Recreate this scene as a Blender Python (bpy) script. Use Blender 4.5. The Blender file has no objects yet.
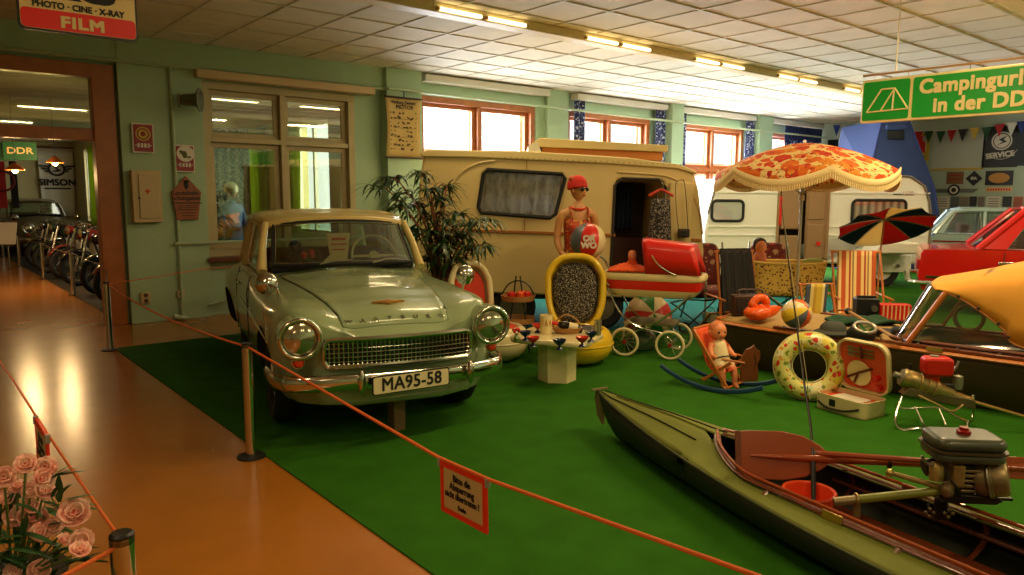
import bpy, bmesh, math, random
from mathutils import Vector, Matrix, Euler
random.seed(7)
PI = math.pi
R = math.radians
C = bpy.context.scene.collection
SC = bpy.context.scene

# ------------------------------------------------------------------ camera
FPX, PAN, PIT, ROL, EYE = 736.4, R(39.7155), R(7.1058), R(.2191), Vector((0, 0, 1.6))
fwd = Vector((math.sin(PAN)*math.cos(PIT), math.cos(PAN)*math.cos(PIT), -math.sin(PIT)))
_r = Vector((math.cos(PAN), -math.sin(PAN), 0)); _u = _r.cross(fwd)
rgt = math.cos(ROL)*_r + math.sin(ROL)*_u
upv = -math.sin(ROL)*_r + math.cos(ROL)*_u
cam = bpy.data.objects.new('camera', bpy.data.cameras.new('camera'))
C.objects.link(cam)
cam.data.sensor_width = 36; cam.data.lens = FPX/1024*36
cam.data.clip_start = .05; cam.data.clip_end = 200
cam.matrix_world = Matrix(((rgt.x, upv.x, -fwd.x, EYE.x), (rgt.y, upv.y, -fwd.y, EYE.y), (rgt.z, upv.z, -fwd.z, EYE.z), (0, 0, 0, 1)))
SC.camera = cam
def ray(x, y): return fwd + rgt*((x-512)/FPX) - upv*((y-287.5)/FPX)
def at(x, y, d): return EYE + ray(x, y)*d               # photo point at distance d along the view
def flr(x, y, z=0.):                                    # photo point on the level z
    q = ray(x, y); return EYE + q*((z-EYE.z)/q.z)
def onx(x, y, X): q = ray(x, y); return EYE + q*(X/q.x)
def ony(x, y, Y): q = ray(x, y); return EYE + q*(Y/q.y)
YAW = -PAN                                              # things that stand square to the viewer

# ------------------------------------------------------------------ world, exposure
SC.view_settings.view_transform = 'Standard'; SC.view_settings.look = 'None'
SC.view_settings.gamma = 1; SC.view_settings.use_curve_mapping = False
SC.view_settings.exposure = 0.6
W = bpy.data.worlds.new('daylight'); SC.world = W; W.use_nodes = True
W.node_tree.nodes['Background'].inputs[0].default_value = (.93, .97, 1, 1)
W.node_tree.nodes['Background'].inputs[1].default_value = 1.4
try:
    SC.cycles.max_bounces = 8; SC.cycles.diffuse_bounces = 4; SC.cycles.transparent_max_bounces = 12
    SC.cycles.sample_clamp_indirect = 4; SC.cycles.caustics_reflective = False; SC.cycles.caustics_refractive = False
except Exception: pass

def area(name, loc, rot, sx, sy, power, col):
    l = bpy.data.lights.new(name, 'AREA'); l.shape = 'RECTANGLE'; l.size = sx; l.size_y = sy; l.energy = power; l.color = col
    o = bpy.data.objects.new(name, l); C.objects.link(o); o.location = loc; o.rotation_euler = rot; return o
DAY = (.92, .97, 1.0); WARM = (1.0, .74, .38)
# daylight through the windows of the long wall and of the next hall
WINS = [(6.42, 8.88), (9.65, 12.02), (13.05, 15.4), (16.55, 18.5)]
for (a, b), pw in zip(WINS, (340, 450, 760, 720)):
    area('window_daylight', ((a+b)/2, 10.75, 2.05), (R(-86), 0, 0), b-a, 2.0, pw, DAY)
for y in (12.6, 15.6, 18.6):
    area('hall_daylight', (6.35, y, 2.0), (0, R(82), 0), 2.0, 1.6, 40, (.95, 1, .8))
# ------------------------------------------------------------------ materials
def lin(c):
    return tuple(((v/255)/12.92 if v/255 <= .04045 else ((v/255+.055)/1.055)**2.4) for v in c[:3]) + (1,)
_mats = {}
def interp(tab, x):
    for (a, p), (b, q) in zip(tab, tab[1:]):
        if x <= b: t = max(0, (x-a)/(b-a)); return p+(q-p)*(t*t*(3-2*t))
    return tab[-1][1]
def mat(name, col, rough=.55, metal=0., var=0., vs=6., bump=0., bs=40., coat=0., emit=None, es=0., spec=.5, sub=0.):
    if name in _mats: return _mats[name]
    m = bpy.data.materials.new(name); m.use_nodes = True; nt = m.node_tree; b = nt.nodes['Principled BSDF']
    b.inputs['Base Color'].default_value = lin(col); b.inputs['Roughness'].default_value = rough; b.inputs['Metallic'].default_value = metal
    b.inputs['Coat Weight'].default_value = coat; b.inputs['Coat Roughness'].default_value = .08; b.inputs['Specular IOR Level'].default_value = spec
    tc = None
    if var or bump:
        tc = nt.nodes.new('ShaderNodeTexCoord')
    if var:
        n = nt.nodes.new('ShaderNodeTexNoise'); n.inputs['Scale'].default_value = vs; n.inputs['Detail'].default_value = 5
        nt.links.new(tc.outputs['Object'], n.inputs['Vector'])
        r = nt.nodes.new('ShaderNodeMapRange'); r.inputs[1].default_value = .3; r.inputs[2].default_value = .7
        r.inputs[3].default_value = 1-var; r.inputs[4].default_value = 1+var
        nt.links.new(n.outputs[0], r.inputs[0])
        mx = nt.nodes.new('ShaderNodeVectorMath'); mx.operation = 'SCALE'; mx.inputs[0].default_value = lin(col)[:3]
        nt.links.new(r.outputs[0], mx.inputs['Scale']); nt.links.new(mx.outputs[0], b.inputs['Base Color'])
    if bump:
        n2 = nt.nodes.new('ShaderNodeTexNoise'); n2.inputs['Scale'].default_value = bs; n2.inputs['Detail'].default_value = 3
        nt.links.new(tc.outputs['Object'], n2.inputs['Vector'])
        bp = nt.nodes.new('ShaderNodeBump'); bp.inputs['Strength'].default_value = bump; bp.inputs['Distance'].default_value = .01
        nt.links.new(n2.outputs[0], bp.inputs['Height']); nt.links.new(bp.outputs[0], b.inputs['Normal'])
    if emit:
        b.inputs['Emission Color'].default_value = lin(emit); b.inputs['Emission Strength'].default_value = es
    if sub:
        b.inputs['Subsurface Weight'].default_value = sub
    _mats[name] = m; return m
def glass(name, tint=(255, 255, 255), refl=.1, rough=.02, haze=0.):
    if name in _mats: return _mats[name]
    m = bpy.data.materials.new(name); m.use_nodes = True; nt = m.node_tree; nt.nodes.clear()
    o = nt.nodes.new('ShaderNodeOutputMaterial'); t = nt.nodes.new('ShaderNodeBsdfTransparent'); g = nt.nodes.new('ShaderNodeBsdfGlossy')
    f = nt.nodes.new('ShaderNodeLayerWeight'); f.inputs[0].default_value = .12; mr = nt.nodes.new('ShaderNodeMapRange')
    mr.inputs[3].default_value = refl; mr.inputs[4].default_value = .9
    t.inputs[0].default_value = lin(tint); g.inputs['Roughness'].default_value = rough
    mx = nt.nodes.new('ShaderNodeMixShader'); nt.links.new(f.outputs['Facing'], mr.inputs[0]); nt.links.new(mr.outputs[0], mx.inputs[0])
    nt.links.new(t.outputs[0], mx.inputs[1]); nt.links.new(g.outputs[0], mx.inputs[2]); last = mx
    f.inputs[0].default_value = .25
    if haze:
        d = nt.nodes.new('ShaderNodeBsdfDiffuse'); d.inputs[0].default_value = lin(tint); m2 = nt.nodes.new('ShaderNodeMixShader'); m2.inputs[0].default_value = haze
        nt.links.new(mx.outputs[0], m2.inputs[1]); nt.links.new(d.outputs[0], m2.inputs[2]); last = m2
    nt.links.new(last.outputs[0], o.inputs[0]); _mats[name] = m; return m
def ramp_mat(name, kind, stops, scale=10., rough=.6, coord='Object', vec=(1, 1, 1), detail=2., dist=0., const=True, bump=0., rand='Color'):
    """pattern material: noise / voronoi / wave driven colour steps"""
    if name in _mats: return _mats[name]
    m = bpy.data.materials.new(name); m.use_nodes = True; nt = m.node_tree; b = nt.nodes['Principled BSDF']; b.inputs['Roughness'].default_value = rough
    tc = nt.nodes.new('ShaderNodeTexCoord'); mp = nt.nodes.new('ShaderNodeMapping'); mp.inputs['Scale'].default_value = vec
    nt.links.new(tc.outputs[coord], mp.inputs[0])
    if kind == 'voronoi':
        n = nt.nodes.new('ShaderNodeTexVoronoi'); n.inputs['Scale'].default_value = scale
        src = n.outputs[rand]
    elif kind == 'wave':
        n = nt.nodes.new('ShaderNodeTexWave'); n.inputs['Scale'].default_value = scale; n.inputs['Distortion'].default_value = dist; n.inputs['Detail'].default_value = detail
        src = n.outputs['Fac']
    else:
        n = nt.nodes.new('ShaderNodeTexNoise'); n.inputs['Scale'].default_value = scale; n.inputs['Detail'].default_value = detail
        src = n.outputs[0]
    nt.links.new(mp.outputs[0], n.inputs['Vector'])
    cr = nt.nodes.new('ShaderNodeValToRGB'); cr.color_ramp.interpolation = 'CONSTANT' if const else 'LINEAR'
    el = cr.color_ramp.elements
    while len(el) < len(stops): el.new(.5)
    for e, (p, c) in zip(el, stops): e.position = p; e.color = lin(c)
    nt.links.new(src, cr.inputs[0]); nt.links.new(cr.outputs[0], b.inputs['Base Color'])
    if bump:
        bp = nt.nodes.new('ShaderNodeBump'); bp.inputs['Strength'].default_value = bump; bp.inputs['Distance'].default_value = .01
        nt.links.new(src, bp.inputs['Height']); nt.links.new(bp.outputs[0], b.inputs['Normal'])
    _mats[name] = m; return m
def cloth_light(m, amount):
    """thin cloth: part of the light passes through"""
    nt = m.node_tree; b = nt.nodes['Principled BSDF']; o = nt.nodes['Material Output']; t = nt.nodes.new('ShaderNodeBsdfTranslucent'); x = nt.nodes.new('ShaderNodeMixShader'); x.inputs[0].default_value = amount
    if b.inputs['Base Color'].is_linked: nt.links.new(b.inputs['Base Color'].links[0].from_socket, t.inputs[0])
    else: t.inputs[0].default_value = b.inputs['Base Color'].default_value
    nt.links.new(b.outputs[0], x.inputs[1]); nt.links.new(t.outputs[0], x.inputs[2]); nt.links.new(x.outputs[0], o.inputs[0]); return m
def floral(name, ground, blots, scale=14., rough=.7, dark=(60, 40, 25), dens=.42):
    """voronoi blossoms in random colours on a ground cloth"""
    if name in _mats: return _mats[name]
    m = bpy.data.materials.new(name); m.use_nodes = True; nt = m.node_tree; b = nt.nodes['Principled BSDF']; b.inputs['Roughness'].default_value = rough
    tc = nt.nodes.new('ShaderNodeTexCoord'); wob = nt.nodes.new('ShaderNodeTexNoise'); wob.inputs['Scale'].default_value = scale*1.6
    ad = nt.nodes.new('ShaderNodeVectorMath'); ad.operation = 'MULTIPLY_ADD'; ad.inputs[1].default_value = (.035*14/scale,)*3
    nt.links.new(tc.outputs['Object'], wob.inputs['Vector']); nt.links.new(wob.outputs['Color'], ad.inputs[0]); nt.links.new(tc.outputs['Object'], ad.inputs[2])
    col = None
    prev = lin(ground)
    for k, (sc, dn, cols) in enumerate(blots):
        v = nt.nodes.new('ShaderNodeTexVoronoi'); v.inputs['Scale'].default_value = scale*sc; v.inputs['Randomness'].default_value = .9
        nt.links.new(ad.outputs[0], v.inputs['Vector'])
        lt = nt.nodes.new('ShaderNodeMath'); lt.operation = 'LESS_THAN'; lt.inputs[1].default_value = dn; nt.links.new(v.outputs['Distance'], lt.inputs[0])
        sp = nt.nodes.new('ShaderNodeSeparateColor'); nt.links.new(v.outputs['Color'], sp.inputs[0])
        cr = nt.nodes.new('ShaderNodeValToRGB'); cr.color_ramp.interpolation = 'CONSTANT'; el = cr.color_ramp.elements
        while len(el) < len(cols): el.new(.5)
        for i, (e, c) in enumerate(zip(el, cols)): e.position = i/len(cols); e.color = lin(c)
        nt.links.new(sp.outputs[0], cr.inputs[0])
        mx = nt.nodes.new('ShaderNodeMix'); mx.data_type = 'RGBA'; nt.links.new(lt.outputs[0], mx.inputs[0])
        if col is None: mx.inputs[6].default_value = prev
        else: nt.links.new(col, mx.inputs[6])
        nt.links.new(cr.outputs[0], mx.inputs[7]); col = mx.outputs[2]
    nt.links.new(col, b.inputs['Base Color']); _mats[name] = m; return m

# ------------------------------------------------------------------ mesh builder
class MB:
    def __init__(s): s.v = []; s.f = []; s.m = []; s.M = Matrix.Identity(4)
    def _add(s, vs, fs, m=0):
        o = len(s.v); s.v += [s.M @ Vector(p) for p in vs]; s.f += [tuple(i+o for i in f) for f in fs]
        s.m += ([m]*len(fs) if isinstance(m, int) else list(m)); return s
    def box(s, c, d, rot=None, m=0):
        x, y, z = d[0]/2, d[1]/2, d[2]/2
        P = [Vector(p) for p in ((-x,-y,-z),(x,-y,-z),(x,y,-z),(-x,y,-z),(-x,-y,z),(x,-y,z),(x,y,z),(-x,y,z))]
        q = Euler(rot).to_matrix() if rot else Matrix.Identity(3)
        return s._add([q @ p + Vector(c) for p in P], [(0,3,2,1),(4,5,6,7),(0,1,5,4),(1,2,6,5),(2,3,7,6),(3,0,4,7)], m)
    def cyl(s, a, b, r, r2=None, n=14, cap=True, m=0):
        a, b = Vector(a), Vector(b); r2 = r if r2 is None else r2; d = (b-a).normalized()
        t = Vector((0,0,1)) if abs(d.z) < .9 else Vector((1,0,0)); e1 = d.cross(t).normalized(); e2 = d.cross(e1)
        vs = [a+(e1*math.cos(2*PI*i/n)+e2*math.sin(2*PI*i/n))*r for i in range(n)]+[b+(e1*math.cos(2*PI*i/n)+e2*math.sin(2*PI*i/n))*r2 for i in range(n)]
        fs = [(i, n+i, n+(i+1) % n, (i+1) % n) for i in range(n)]
        if cap: fs += [tuple(range(n)), tuple(range(2*n-1, n-1, -1))]
        return s._add(vs, fs, m)
    def tube(s, pts, r, n=8, closed=False, m=0, flat=1., up=None):
        pts = [Vector(p) for p in pts]; k = len(pts); rr = r if isinstance(r, (list, tuple)) else [r]*k
        vs = []; fs = []; e1 = None
        for i, p in enumerate(pts):
            d = (pts[(i+1) % k]-pts[i-1]) if closed else (pts[min(i+1, k-1)]-pts[max(i-1, 0)])
            if d.length < 1e-9: d = Vector((0,0,1))
            d.normalize()
            if up is not None: e1 = d.cross(Vector(up))
            elif e1 is None: e1 = d.cross(Vector((0,0,1)) if abs(d.z) < .9 else Vector((1,0,0)))
            else: e1 = e1-d*e1.dot(d)
            if e1.length < 1e-6: e1 = d.orthogonal()
            e1.normalize(); e2 = d.cross(e1)
            vs += [p+(e1*math.cos(2*PI*j/n)+e2*(math.sin(2*PI*j/n)*flat))*rr[i] for j in range(n)]
        for i in range(k if closed else k-1):
            a, b = i*n, ((i+1) % k)*n
            fs += [(a+j, a+(j+1) % n, b+(j+1) % n, b+j) for j in range(n)]
        if not closed: fs += [tuple(range(n-1, -1, -1)), tuple(range((k-1)*n, k*n))]
        return s._add(vs, fs, m)
    def lathe(s, prof, n=24, M=None, m=0, sx=1., sy=1., cap=False):
        """prof: (radius, z) pairs, turned about z"""
        M = M or Matrix.Identity(4); vs = []; fs = []; mm = []
        for r, z in prof: vs += [M @ Vector((r*sx*math.cos(2*PI*i/n), r*sy*math.sin(2*PI*i/n), z)) for i in range(n)]
        for j in range(len(prof)-1):
            for i in range(n):
                fs.append((j*n+i, j*n+(i+1) % n, (j+1)*n+(i+1) % n, (j+1)*n+i)); mm.append(m if isinstance(m, int) else m(i, j))
        if cap:
            fs += [tuple(range(n-1, -1, -1)), tuple(range((len(prof)-1)*n, len(prof)*n))]; mm += [m if isinstance(m, int) else m(0, 0)]*2
        return s._add(vs, fs, mm)
    def ell(s, c, r, nu=18, nv=10, m=0, rot=None):
        q = Euler(rot).to_matrix() if rot else Matrix.Identity(3); r = (r, r, r) if isinstance(r, (int, float)) else r
        M = Matrix.Translation(Vector(c)) @ q.to_4x4() @ Matrix.Diagonal((*r, 1))
        return s.lathe([(max(1e-4, math.sin(PI*j/nv)), -math.cos(PI*j/nv)) for j in range(nv+1)], nu, M, m)
    def prism(s, poly, y0, y1, ax='xz', m=0):
        """outline extruded along the axis missing from ax"""
        mp = {'xz': lambda a, b, t: (a, t, b), 'xy': lambda a, b, t: (a, b, t), 'yz': lambda a, b, t: (t, a, b)}[ax]; n = len(poly)
        vs = [mp(a, b, y0) for a, b in poly]+[mp(a, b, y1) for a, b in poly]
        fs = [(i, (i+1) % n, n+(i+1) % n, n+i) for i in range(n)]+[tuple(range(n-1, -1, -1)), tuple(range(n, 2*n))]
        return s._add(vs, fs, m)
    def surf(s, fn, nu, nv, cu=False, cv=False, m=0):
        vs = [fn(i/(nu if cu else nu-1), j/(nv if cv else nv-1)) for i in range(nu) for j in range(nv)]; fs = []; mm = []
        for i in range(nu if cu else nu-1):
            for j in range(nv if cv else nv-1):
                a, b = i*nv+j, ((i+1) % nu)*nv+j; a2, b2 = i*nv+(j+1) % nv, ((i+1) % nu)*nv+(j+1) % nv
                fs.append((a, b, b2, a2)); mm.append(m if isinstance(m, int) else m(i, j))
        return s._add(vs, fs, mm)
    def torus(s, c, Rr, r, M=None, nu=32, nv=10, m=0, sy=1.):
        M = Matrix.Translation(Vector(c)) @ (M or Matrix.Identity(4))
        return s.surf(lambda u, v: M @ Vector(((Rr+r*math.cos(2*PI*v))*math.cos(2*PI*u), (Rr*sy+r*math.cos(2*PI*v))*math.sin(2*PI*u), r*math.sin(2*PI*v))), nu, nv, True, True, m)
    def quad(s, a, b, c, d, m=0): return s._add([a, b, c, d], [(0, 1, 2, 3)], m)
    def build(s, name, mats, parent=None, smooth=40, bevel=0, sub=0, thick=0, fix=True):
        me = bpy.data.meshes.new(name); me.from_pydata([tuple(p) for p in s.v], [], s.f)
        for q in (mats if isinstance(mats, (list, tuple)) else [mats]): me.materials.append(q)
        if len(me.materials) > 1:
            for p, i in zip(me.polygons, s.m): p.material_index = i
        if fix:
            b = bmesh.new(); b.from_mesh(me); bmesh.ops.recalc_face_normals(b, faces=b.faces); b.to_mesh(me); b.free()
        if smooth:
            me.shade_smooth()
            if smooth < 180: me.set_sharp_from_angle(angle=R(smooth))
        o = bpy.data.objects.new(name, me); C.objects.link(o)
        if parent is not None: o.parent = parent
        if thick: q = o.modifiers.new('t', 'SOLIDIFY'); q.thickness = thick; q.offset = 0
        if bevel: q = o.modifiers.new('b', 'BEVEL'); q.width = bevel; q.segments = 3; q.limit_method = 'ANGLE'; q.angle_limit = R(35)
        if sub: q = o.modifiers.new('s', 'SUBSURF'); q.levels = sub; q.render_levels = sub
        return o
def RM(x=0, y=0, z=0): return Euler((x, y, z)).to_matrix().to_4x4()
def TM(x, y=None, z=None): return Matrix.Translation(Vector(x if y is None else (x, y, z)))
def tag(o, label, cat, group=None):
    o['label'] = label; o['category'] = cat
    if group: o['group'] = group
    return o
def thing(name, label, cat, loc=(0, 0, 0), rotz=0., group=None, rot=None):
    o = bpy.data.objects.new(name, None); C.objects.link(o); o.location = loc; o.rotation_euler = rot or (0, 0, rotz); o.empty_display_size = .1
    return tag(o, label, cat, group)
def struct(o): o['kind'] = 'structure'; return o
def kids(o): return [c for c in bpy.data.objects if c.parent == o]
def copy_tree(o, parent=None):
    c = o.copy(); C.objects.link(c)
    if parent is not None: c.parent = parent
    for ch in kids(o): copy_tree(ch, c)
    return c
def loc_of(t):                                           # world point -> the thing's own axes
    M = (Matrix.Translation(Vector(t.location)) @ Euler(t.rotation_euler).to_matrix().to_4x4()).inverted()
    return lambda p: M @ Vector(p)
def text(name, body, m, parent, loc, rot, size, al='CENTER', ext=.002, bold=0., sx=1., sp=1., line=1.):
    c = bpy.data.curves.new(name, 'FONT'); c.body = body; c.size = size; c.align_x = al; c.align_y = 'CENTER'; c.extrude = ext;
    c.space_character = sp; c.offset = 0; c.space_line = line; c.materials.append(m); c.resolution_u = 3
    o = bpy.data.objects.new(name, c); C.objects.link(o); bpy.context.view_layer.update()
    me = bpy.data.meshes.new_from_object(o.evaluated_get(bpy.context.evaluated_depsgraph_get())); bpy.data.objects.remove(o)
    if not me.materials: me.materials.append(m)
    if bold:                                             # heavier strokes: the outline laid over itself, shifted
        b = bmesh.new()
        for i, (dx, dy) in enumerate(((-bold, -bold), (bold, -bold), (-bold, bold), (bold, bold), (0, 0))):
            k = me.copy(); k.transform(Matrix.Translation((dx, dy, .0004*i))); b.from_mesh(k); bpy.data.meshes.remove(k)
        b.to_mesh(me); b.free()
    o = bpy.data.objects.new(name, me); C.objects.link(o); o.location = loc; o.rotation_euler = rot; o.scale = (sx, 1, 1)
    if parent is not None: o.parent = parent
    return o
def carve(o, cutters):
    """cut openings: boolean evaluated once, the cutters are removed"""
    for c in cutters:
        q = o.modifiers.new('cut', 'BOOLEAN'); q.operation = 'DIFFERENCE'; q.object = c; q.solver = 'EXACT'
    bpy.context.view_layer.update()
    dg = bpy.context.evaluated_depsgraph_get(); me = bpy.data.meshes.new_from_object(o.evaluated_get(dg))
    o.modifiers.clear(); o.data = me
    for c in cutters: bpy.data.objects.remove(c)
    return o
def arc(c, r, a0, a1, n, ax='xz'):
    out = []
    for i in range(n+1):
        a = a0+(a1-a0)*i/n; p = (c[0]+r*math.cos(a), c[1]+r*math.sin(a)); out.append(p)
    return out
def rrect(w, h, r, n=5, cx=0., cz=0.):
    o = []
    for sx, sz, a in ((1, -1, -PI/2), (1, 1, 0), (-1, 1, PI/2), (-1, -1, PI)):
        o += arc((cx+sx*(w/2-r), cz+sz*(h/2-r)), r, a, a+PI/2, n)
    return o
def spline(pts, n=8):
    pts = [Vector(p) for p in pts]; out = []
    for i in range(len(pts)-1):
        p0, p1, p2, p3 = pts[max(i-1, 0)], pts[i], pts[i+1], pts[min(i+2, len(pts)-1)]
        for k in range(n):
            t = k/n; out.append(.5*((2*p1)+(p2-p0)*t+(2*p0-5*p1+4*p2-p3)*t*t+(3*p1-p0-3*p2+p3)*t**3))
    return out+[pts[-1]]

# shared materials
chrome = mat('chrome', (215, 212, 205), .12, 1.)
steel = mat('brushed_steel', (170, 165, 155), .3, 1.)
blackm = mat('black_plastic', (18, 18, 18), .4)
rubber = mat('black_rubber', (20, 20, 20), .7)
pine = mat('orange_varnished_wood', (190, 110, 45), .35, var=.15, vs=12)
darkw = mat('dark_varnished_wood', (110, 52, 24), .35, var=.18, vs=10, coat=.3)
cream = mat('cream_paint', (226, 212, 160), .4)
white = mat('white_paint', (235, 235, 228), .45)
redp = mat('red_plastic', (205, 28, 18), .35)
inkm = mat('black_ink', (22, 20, 20), .6)
# ------------------------------------------------------------------ the hall
ZC, YB, XR = 3.49, 10.05, 18.75
wallm = mat('pale_green_wall_paint', (166, 192, 156), .6, var=.04, vs=2)
beamm = mat('cream_beam_paint', (222, 205, 150), .5)
brownw = mat('red_brown_window_wood', (172, 100, 48), .4, var=.12, vs=8)
beigew = mat('beige_window_paint', (188, 170, 124), .45, var=.05)
floorm = mat('ochre_floor', (172, 106, 34), .22, var=.07, vs=3, bump=.03, bs=5)
struct(MB().box((6, 11.5, -.05), (27, 32, .1)).build('floor', floorm, smooth=0))
m = mat('ceiling_tile', (226, 220, 200), .75, var=.05, vs=3, bump=.25, bs=90)
tb = mat('ceiling_tile_joint', (212, 206, 186), .6)
struct(MB().box((6.7, 3.05, ZC+.05), (24.2, 14.3, .1)).build('ceiling', m, smooth=0))
g = MB()
x = 2.52-.654*11
while x < XR: g.box((x, 3.05, ZC-.004), (.022, 14.2, .012)); x += .654
y = 10.0
while y > -4: g.box((6.7, y, ZC-.005), (24.1, .022, .014)); y -= .654
struct(g.build('trim_1', tb, smooth=0))

def wall_along_x(name, x0, x1, y0, y1, h, holes, m):
    """wall of boxes round its openings (xa, xb, za, zb)"""
    b = MB(); xs = sorted({x0, x1} | {v for q in holes for v in q[:2]})
    for a, c in zip(xs, xs[1:]):
        q = [t for t in holes if t[0] <= a+1e-6 and t[1] >= c-1e-6]
        for za, zb in ([(0, q[0][2]), (q[0][3], h)] if q else [(0, h)]):
            if zb-za > .001: b.box(((a+c)/2, (y0+y1)/2, (za+zb)/2), (c-a, y1-y0, zb-za))
    return struct(b.build(name, m, smooth=0))
DX0, DX1, DZ = -1.4, 2.1, 3.12
AX0, AX1, AZ0, AZ1 = 3.12, 5.30, .78, 3.06
wall_along_x('wall_back', -5.4, XR+.3, YB, YB+.28, ZC+.1, [(DX0, DX1, 0, DZ), (AX0, AX1, AZ0, AZ1)]+[(a, b, .85, 3.17) for a, b in WINS], wallm)
struct(MB().box((XR+.15, 3.05, ZC/2), (.3, 14.3, ZC)).build('wall_right', mat('grey_green_wall_paint', (176, 190, 168), .6, var=.03), smooth=0))
struct(MB().box((-5.25, 3.05, ZC/2), (.3, 14.3, ZC)).build('wall_left', wallm, smooth=0))
struct(MB().box((6.7, -4.15, ZC/2), (24.2, .3, ZC)).build('wall_front', wallm, smooth=0))
# pilasters and the ledge under the ceiling
p = MB()
for a, b, y in ((2.13, 3.1, 9.93), (5.74, 6.36, 9.85), (9.08, 9.6, 9.95), (12.36, 12.74, 9.75), (15.75, 16.3, 9.85)):
    p.box(((a+b)/2, (y+YB)/2, ZC/2), (b-a, YB-y, ZC))
p.box((.9, 10.0, 3.35), (9.7, .12, .3))
struct(p.build('trim_2', wallm, smooth=0, bevel=.006))
# dado and skirting pipe along the floor
s = MB()
s.tube([(2.72, 9.9, .02), (2.72, 9.9, 3.16)], .022); s.tube([(-1.5, 9.9, 3.17), (2.6, 9.9, 3.17), (5.7, 9.9, 3.17), (5.74, 9.8, 3.17), (6.4, 9.8, 3.17), (12.3, 9.72, 3.12), (18.6, 9.72, 3.12)], .022)
s.tube([(2.66, 9.88, .98), (2.8, 9.88, .98), (5.6, 9.88, .98)], .022); s.tube([(2.6, 9.86, .06), (2.76, 9.86, .02)], .03)
s.tube([(3.05, 9.9, .16), (3.3, 9.9, .22)], .02)
s.tube(spline([ony(541, 119, 10.0), ony(547, 127, 10.0), ony(551, 140, 10.0), ony(551, 170, 10.0)], 4), .018); s.tube(spline([ony(551, 141, 10.0), ony(555, 128, 10.0), ony(561, 118, 10.0), ony(562, 109, 9.95)], 4), .018)
struct(s.build('trim_3', mat('green_pipe_paint', (168, 184, 146), .4)))
# window and door joinery
def sash(b, x0, x1, z0, z1, y, w, d):
    b.box(((x0+x1)/2, y, z0+w/2), (x1-x0, d, w)); b.box(((x0+x1)/2, y, z1-w/2), (x1-x0, d, w))
    b.box((x0+w/2, y, (z0+z1)/2), (w, d, z1-z0-2*w)); b.box((x1-w/2, y, (z0+z1)/2), (w, d, z1-z0-2*w))
clear = glass('window_glass', refl=.05); halfm = glass('hall_window_glass', (225, 232, 215), refl=.16)
def window(n, x0, x1, z0, z1, zt, y, wood, inner, gl, cols=2):
    f = MB(); sash(f, x0, x1, z0, z1, y, .1, .14); cw = (x1-x0-.2)/cols
    for k in range(1, cols): f.box((x0+.1+cw*k, y, (z0+z1)/2), (.08, .12, z1-z0-.2))
    f.box(((x0+x1)/2, y, zt), (x1-x0-.2, .115, .07))
    o = struct(f.build('window_%d' % n, wood, smooth=0, bevel=.008))
    i = MB(); p = MB()
    for k in range(cols):
        for za, zb in ((z0+.1, zt-.035), (zt+.035, z1-.1)):
            a, b = x0+.1+cw*k+.04*(k > 0), x0+.1+cw*(k+1)-.04*(k < cols-1)
            sash(i, a, b, za, zb, y+.05, .065, .05); p.box(((a+b)/2, y+.05, (za+zb)/2), (b-a-.1, .006, zb-za-.1))
    i.build('sash', inner, o, smooth=0, bevel=.005); p.build('pane', gl, o, smooth=0)
    return o
for k, (a, b) in enumerate(WINS): window(k+2, a, b, .85, 3.17, 2.2, YB+.08, brownw, brownw, clear)
# second, white frames on the outside of the double windows
for k, (a, b) in enumerate(WINS):
    f = MB()
    for c in (0, 1):
        xa = a+.12+c*(b-a-.2)/2; xb = xa+(b-a-.28)/2
        for za, zb in ((.95, 2.12), (2.28, 3.08)): sash(f, xa, xb, za, zb, YB+.24, .07, .05)
    struct(f.build('trim_%d' % (k+4), white, smooth=0))
window(1, AX0, AX1, AZ0, AZ1, 2.32, YB+.06, beigew, beigew, halfm)
struct(MB().box(((AX0+AX1)/2, YB-.02, AZ0-.03), (AX1-AX0+.1, .3, .05)).build('trim_8', darkw, smooth=0))
d = MB(); d.box((DX1-.12, YB+.021, DZ/2), (.24, .2, DZ)); d.box(((DX0+DX1)/2, YB+.02, DZ-.08), (DX1-DX0, .2, .16)); d.box(((DX0+DX1)/2, YB+.04, 2.3), (DX1-DX0-.2, .14, .14))
d.box((DX0+.11, YB+.02, DZ/2), (.22, .2, DZ)); d.box((.62, YB+.04, 2.68), (.07, .1, .62))
dd = struct(d.build('door_1', brownw, smooth=0, bevel=.01))
MB().box((1.28, YB+.04, 2.66), (1.24, .006, .62)).box((-.3, YB+.04, 2.66), (1.76, .006, .62)).build('pane', halfm, dd, smooth=0)

# ------------------------------------------------------------------ the next hall, behind the door and the inner window
wm2 = mat('warm_white_wall', (186, 174, 130), .7)
struct(MB().box((1.7, 27.15, 1.6), (8, .3, 3.2)).build('wall_far_hall', wm2, smooth=0))
b = MB()
hw = [(12.0, 13.4), (15.0, 16.4), (18.0, 19.4)]; ys = [10.33]+[v for q in hw for v in q]+[21.5]
for a, c in zip(ys, ys[1:]):
    if (a, c) in hw: b.box((5.95, (a+c)/2, .45), (.25, c-a, .9)); b.box((5.95, (a+c)/2, 3.05), (.25, c-a, .3))
    else: b.box((5.95, (a+c)/2, 1.6), (.25, c-a, 3.2))
b.box((5.2, 21.55, 1.6), (1.6, .2, 3.2)); b.box((4.5, 22.4, 1.6), (.2, 1.8, 3.2)); b.box((4.5, 26.2, 1.6), (.2, 1.8, 3.2)); b.box((4.5, 24.3, .4), (.2, 2.1, .8)); b.box((4.5, 24.3, 3.05), (.2, 2.1, .3))
struct(b.build('wall_side_hall', wm2, smooth=0))
struct(MB().box((-1.9, 18.7, 1.6), (.2, 17, 3.2)).build('wall_left_hall', wm2, smooth=0))
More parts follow.
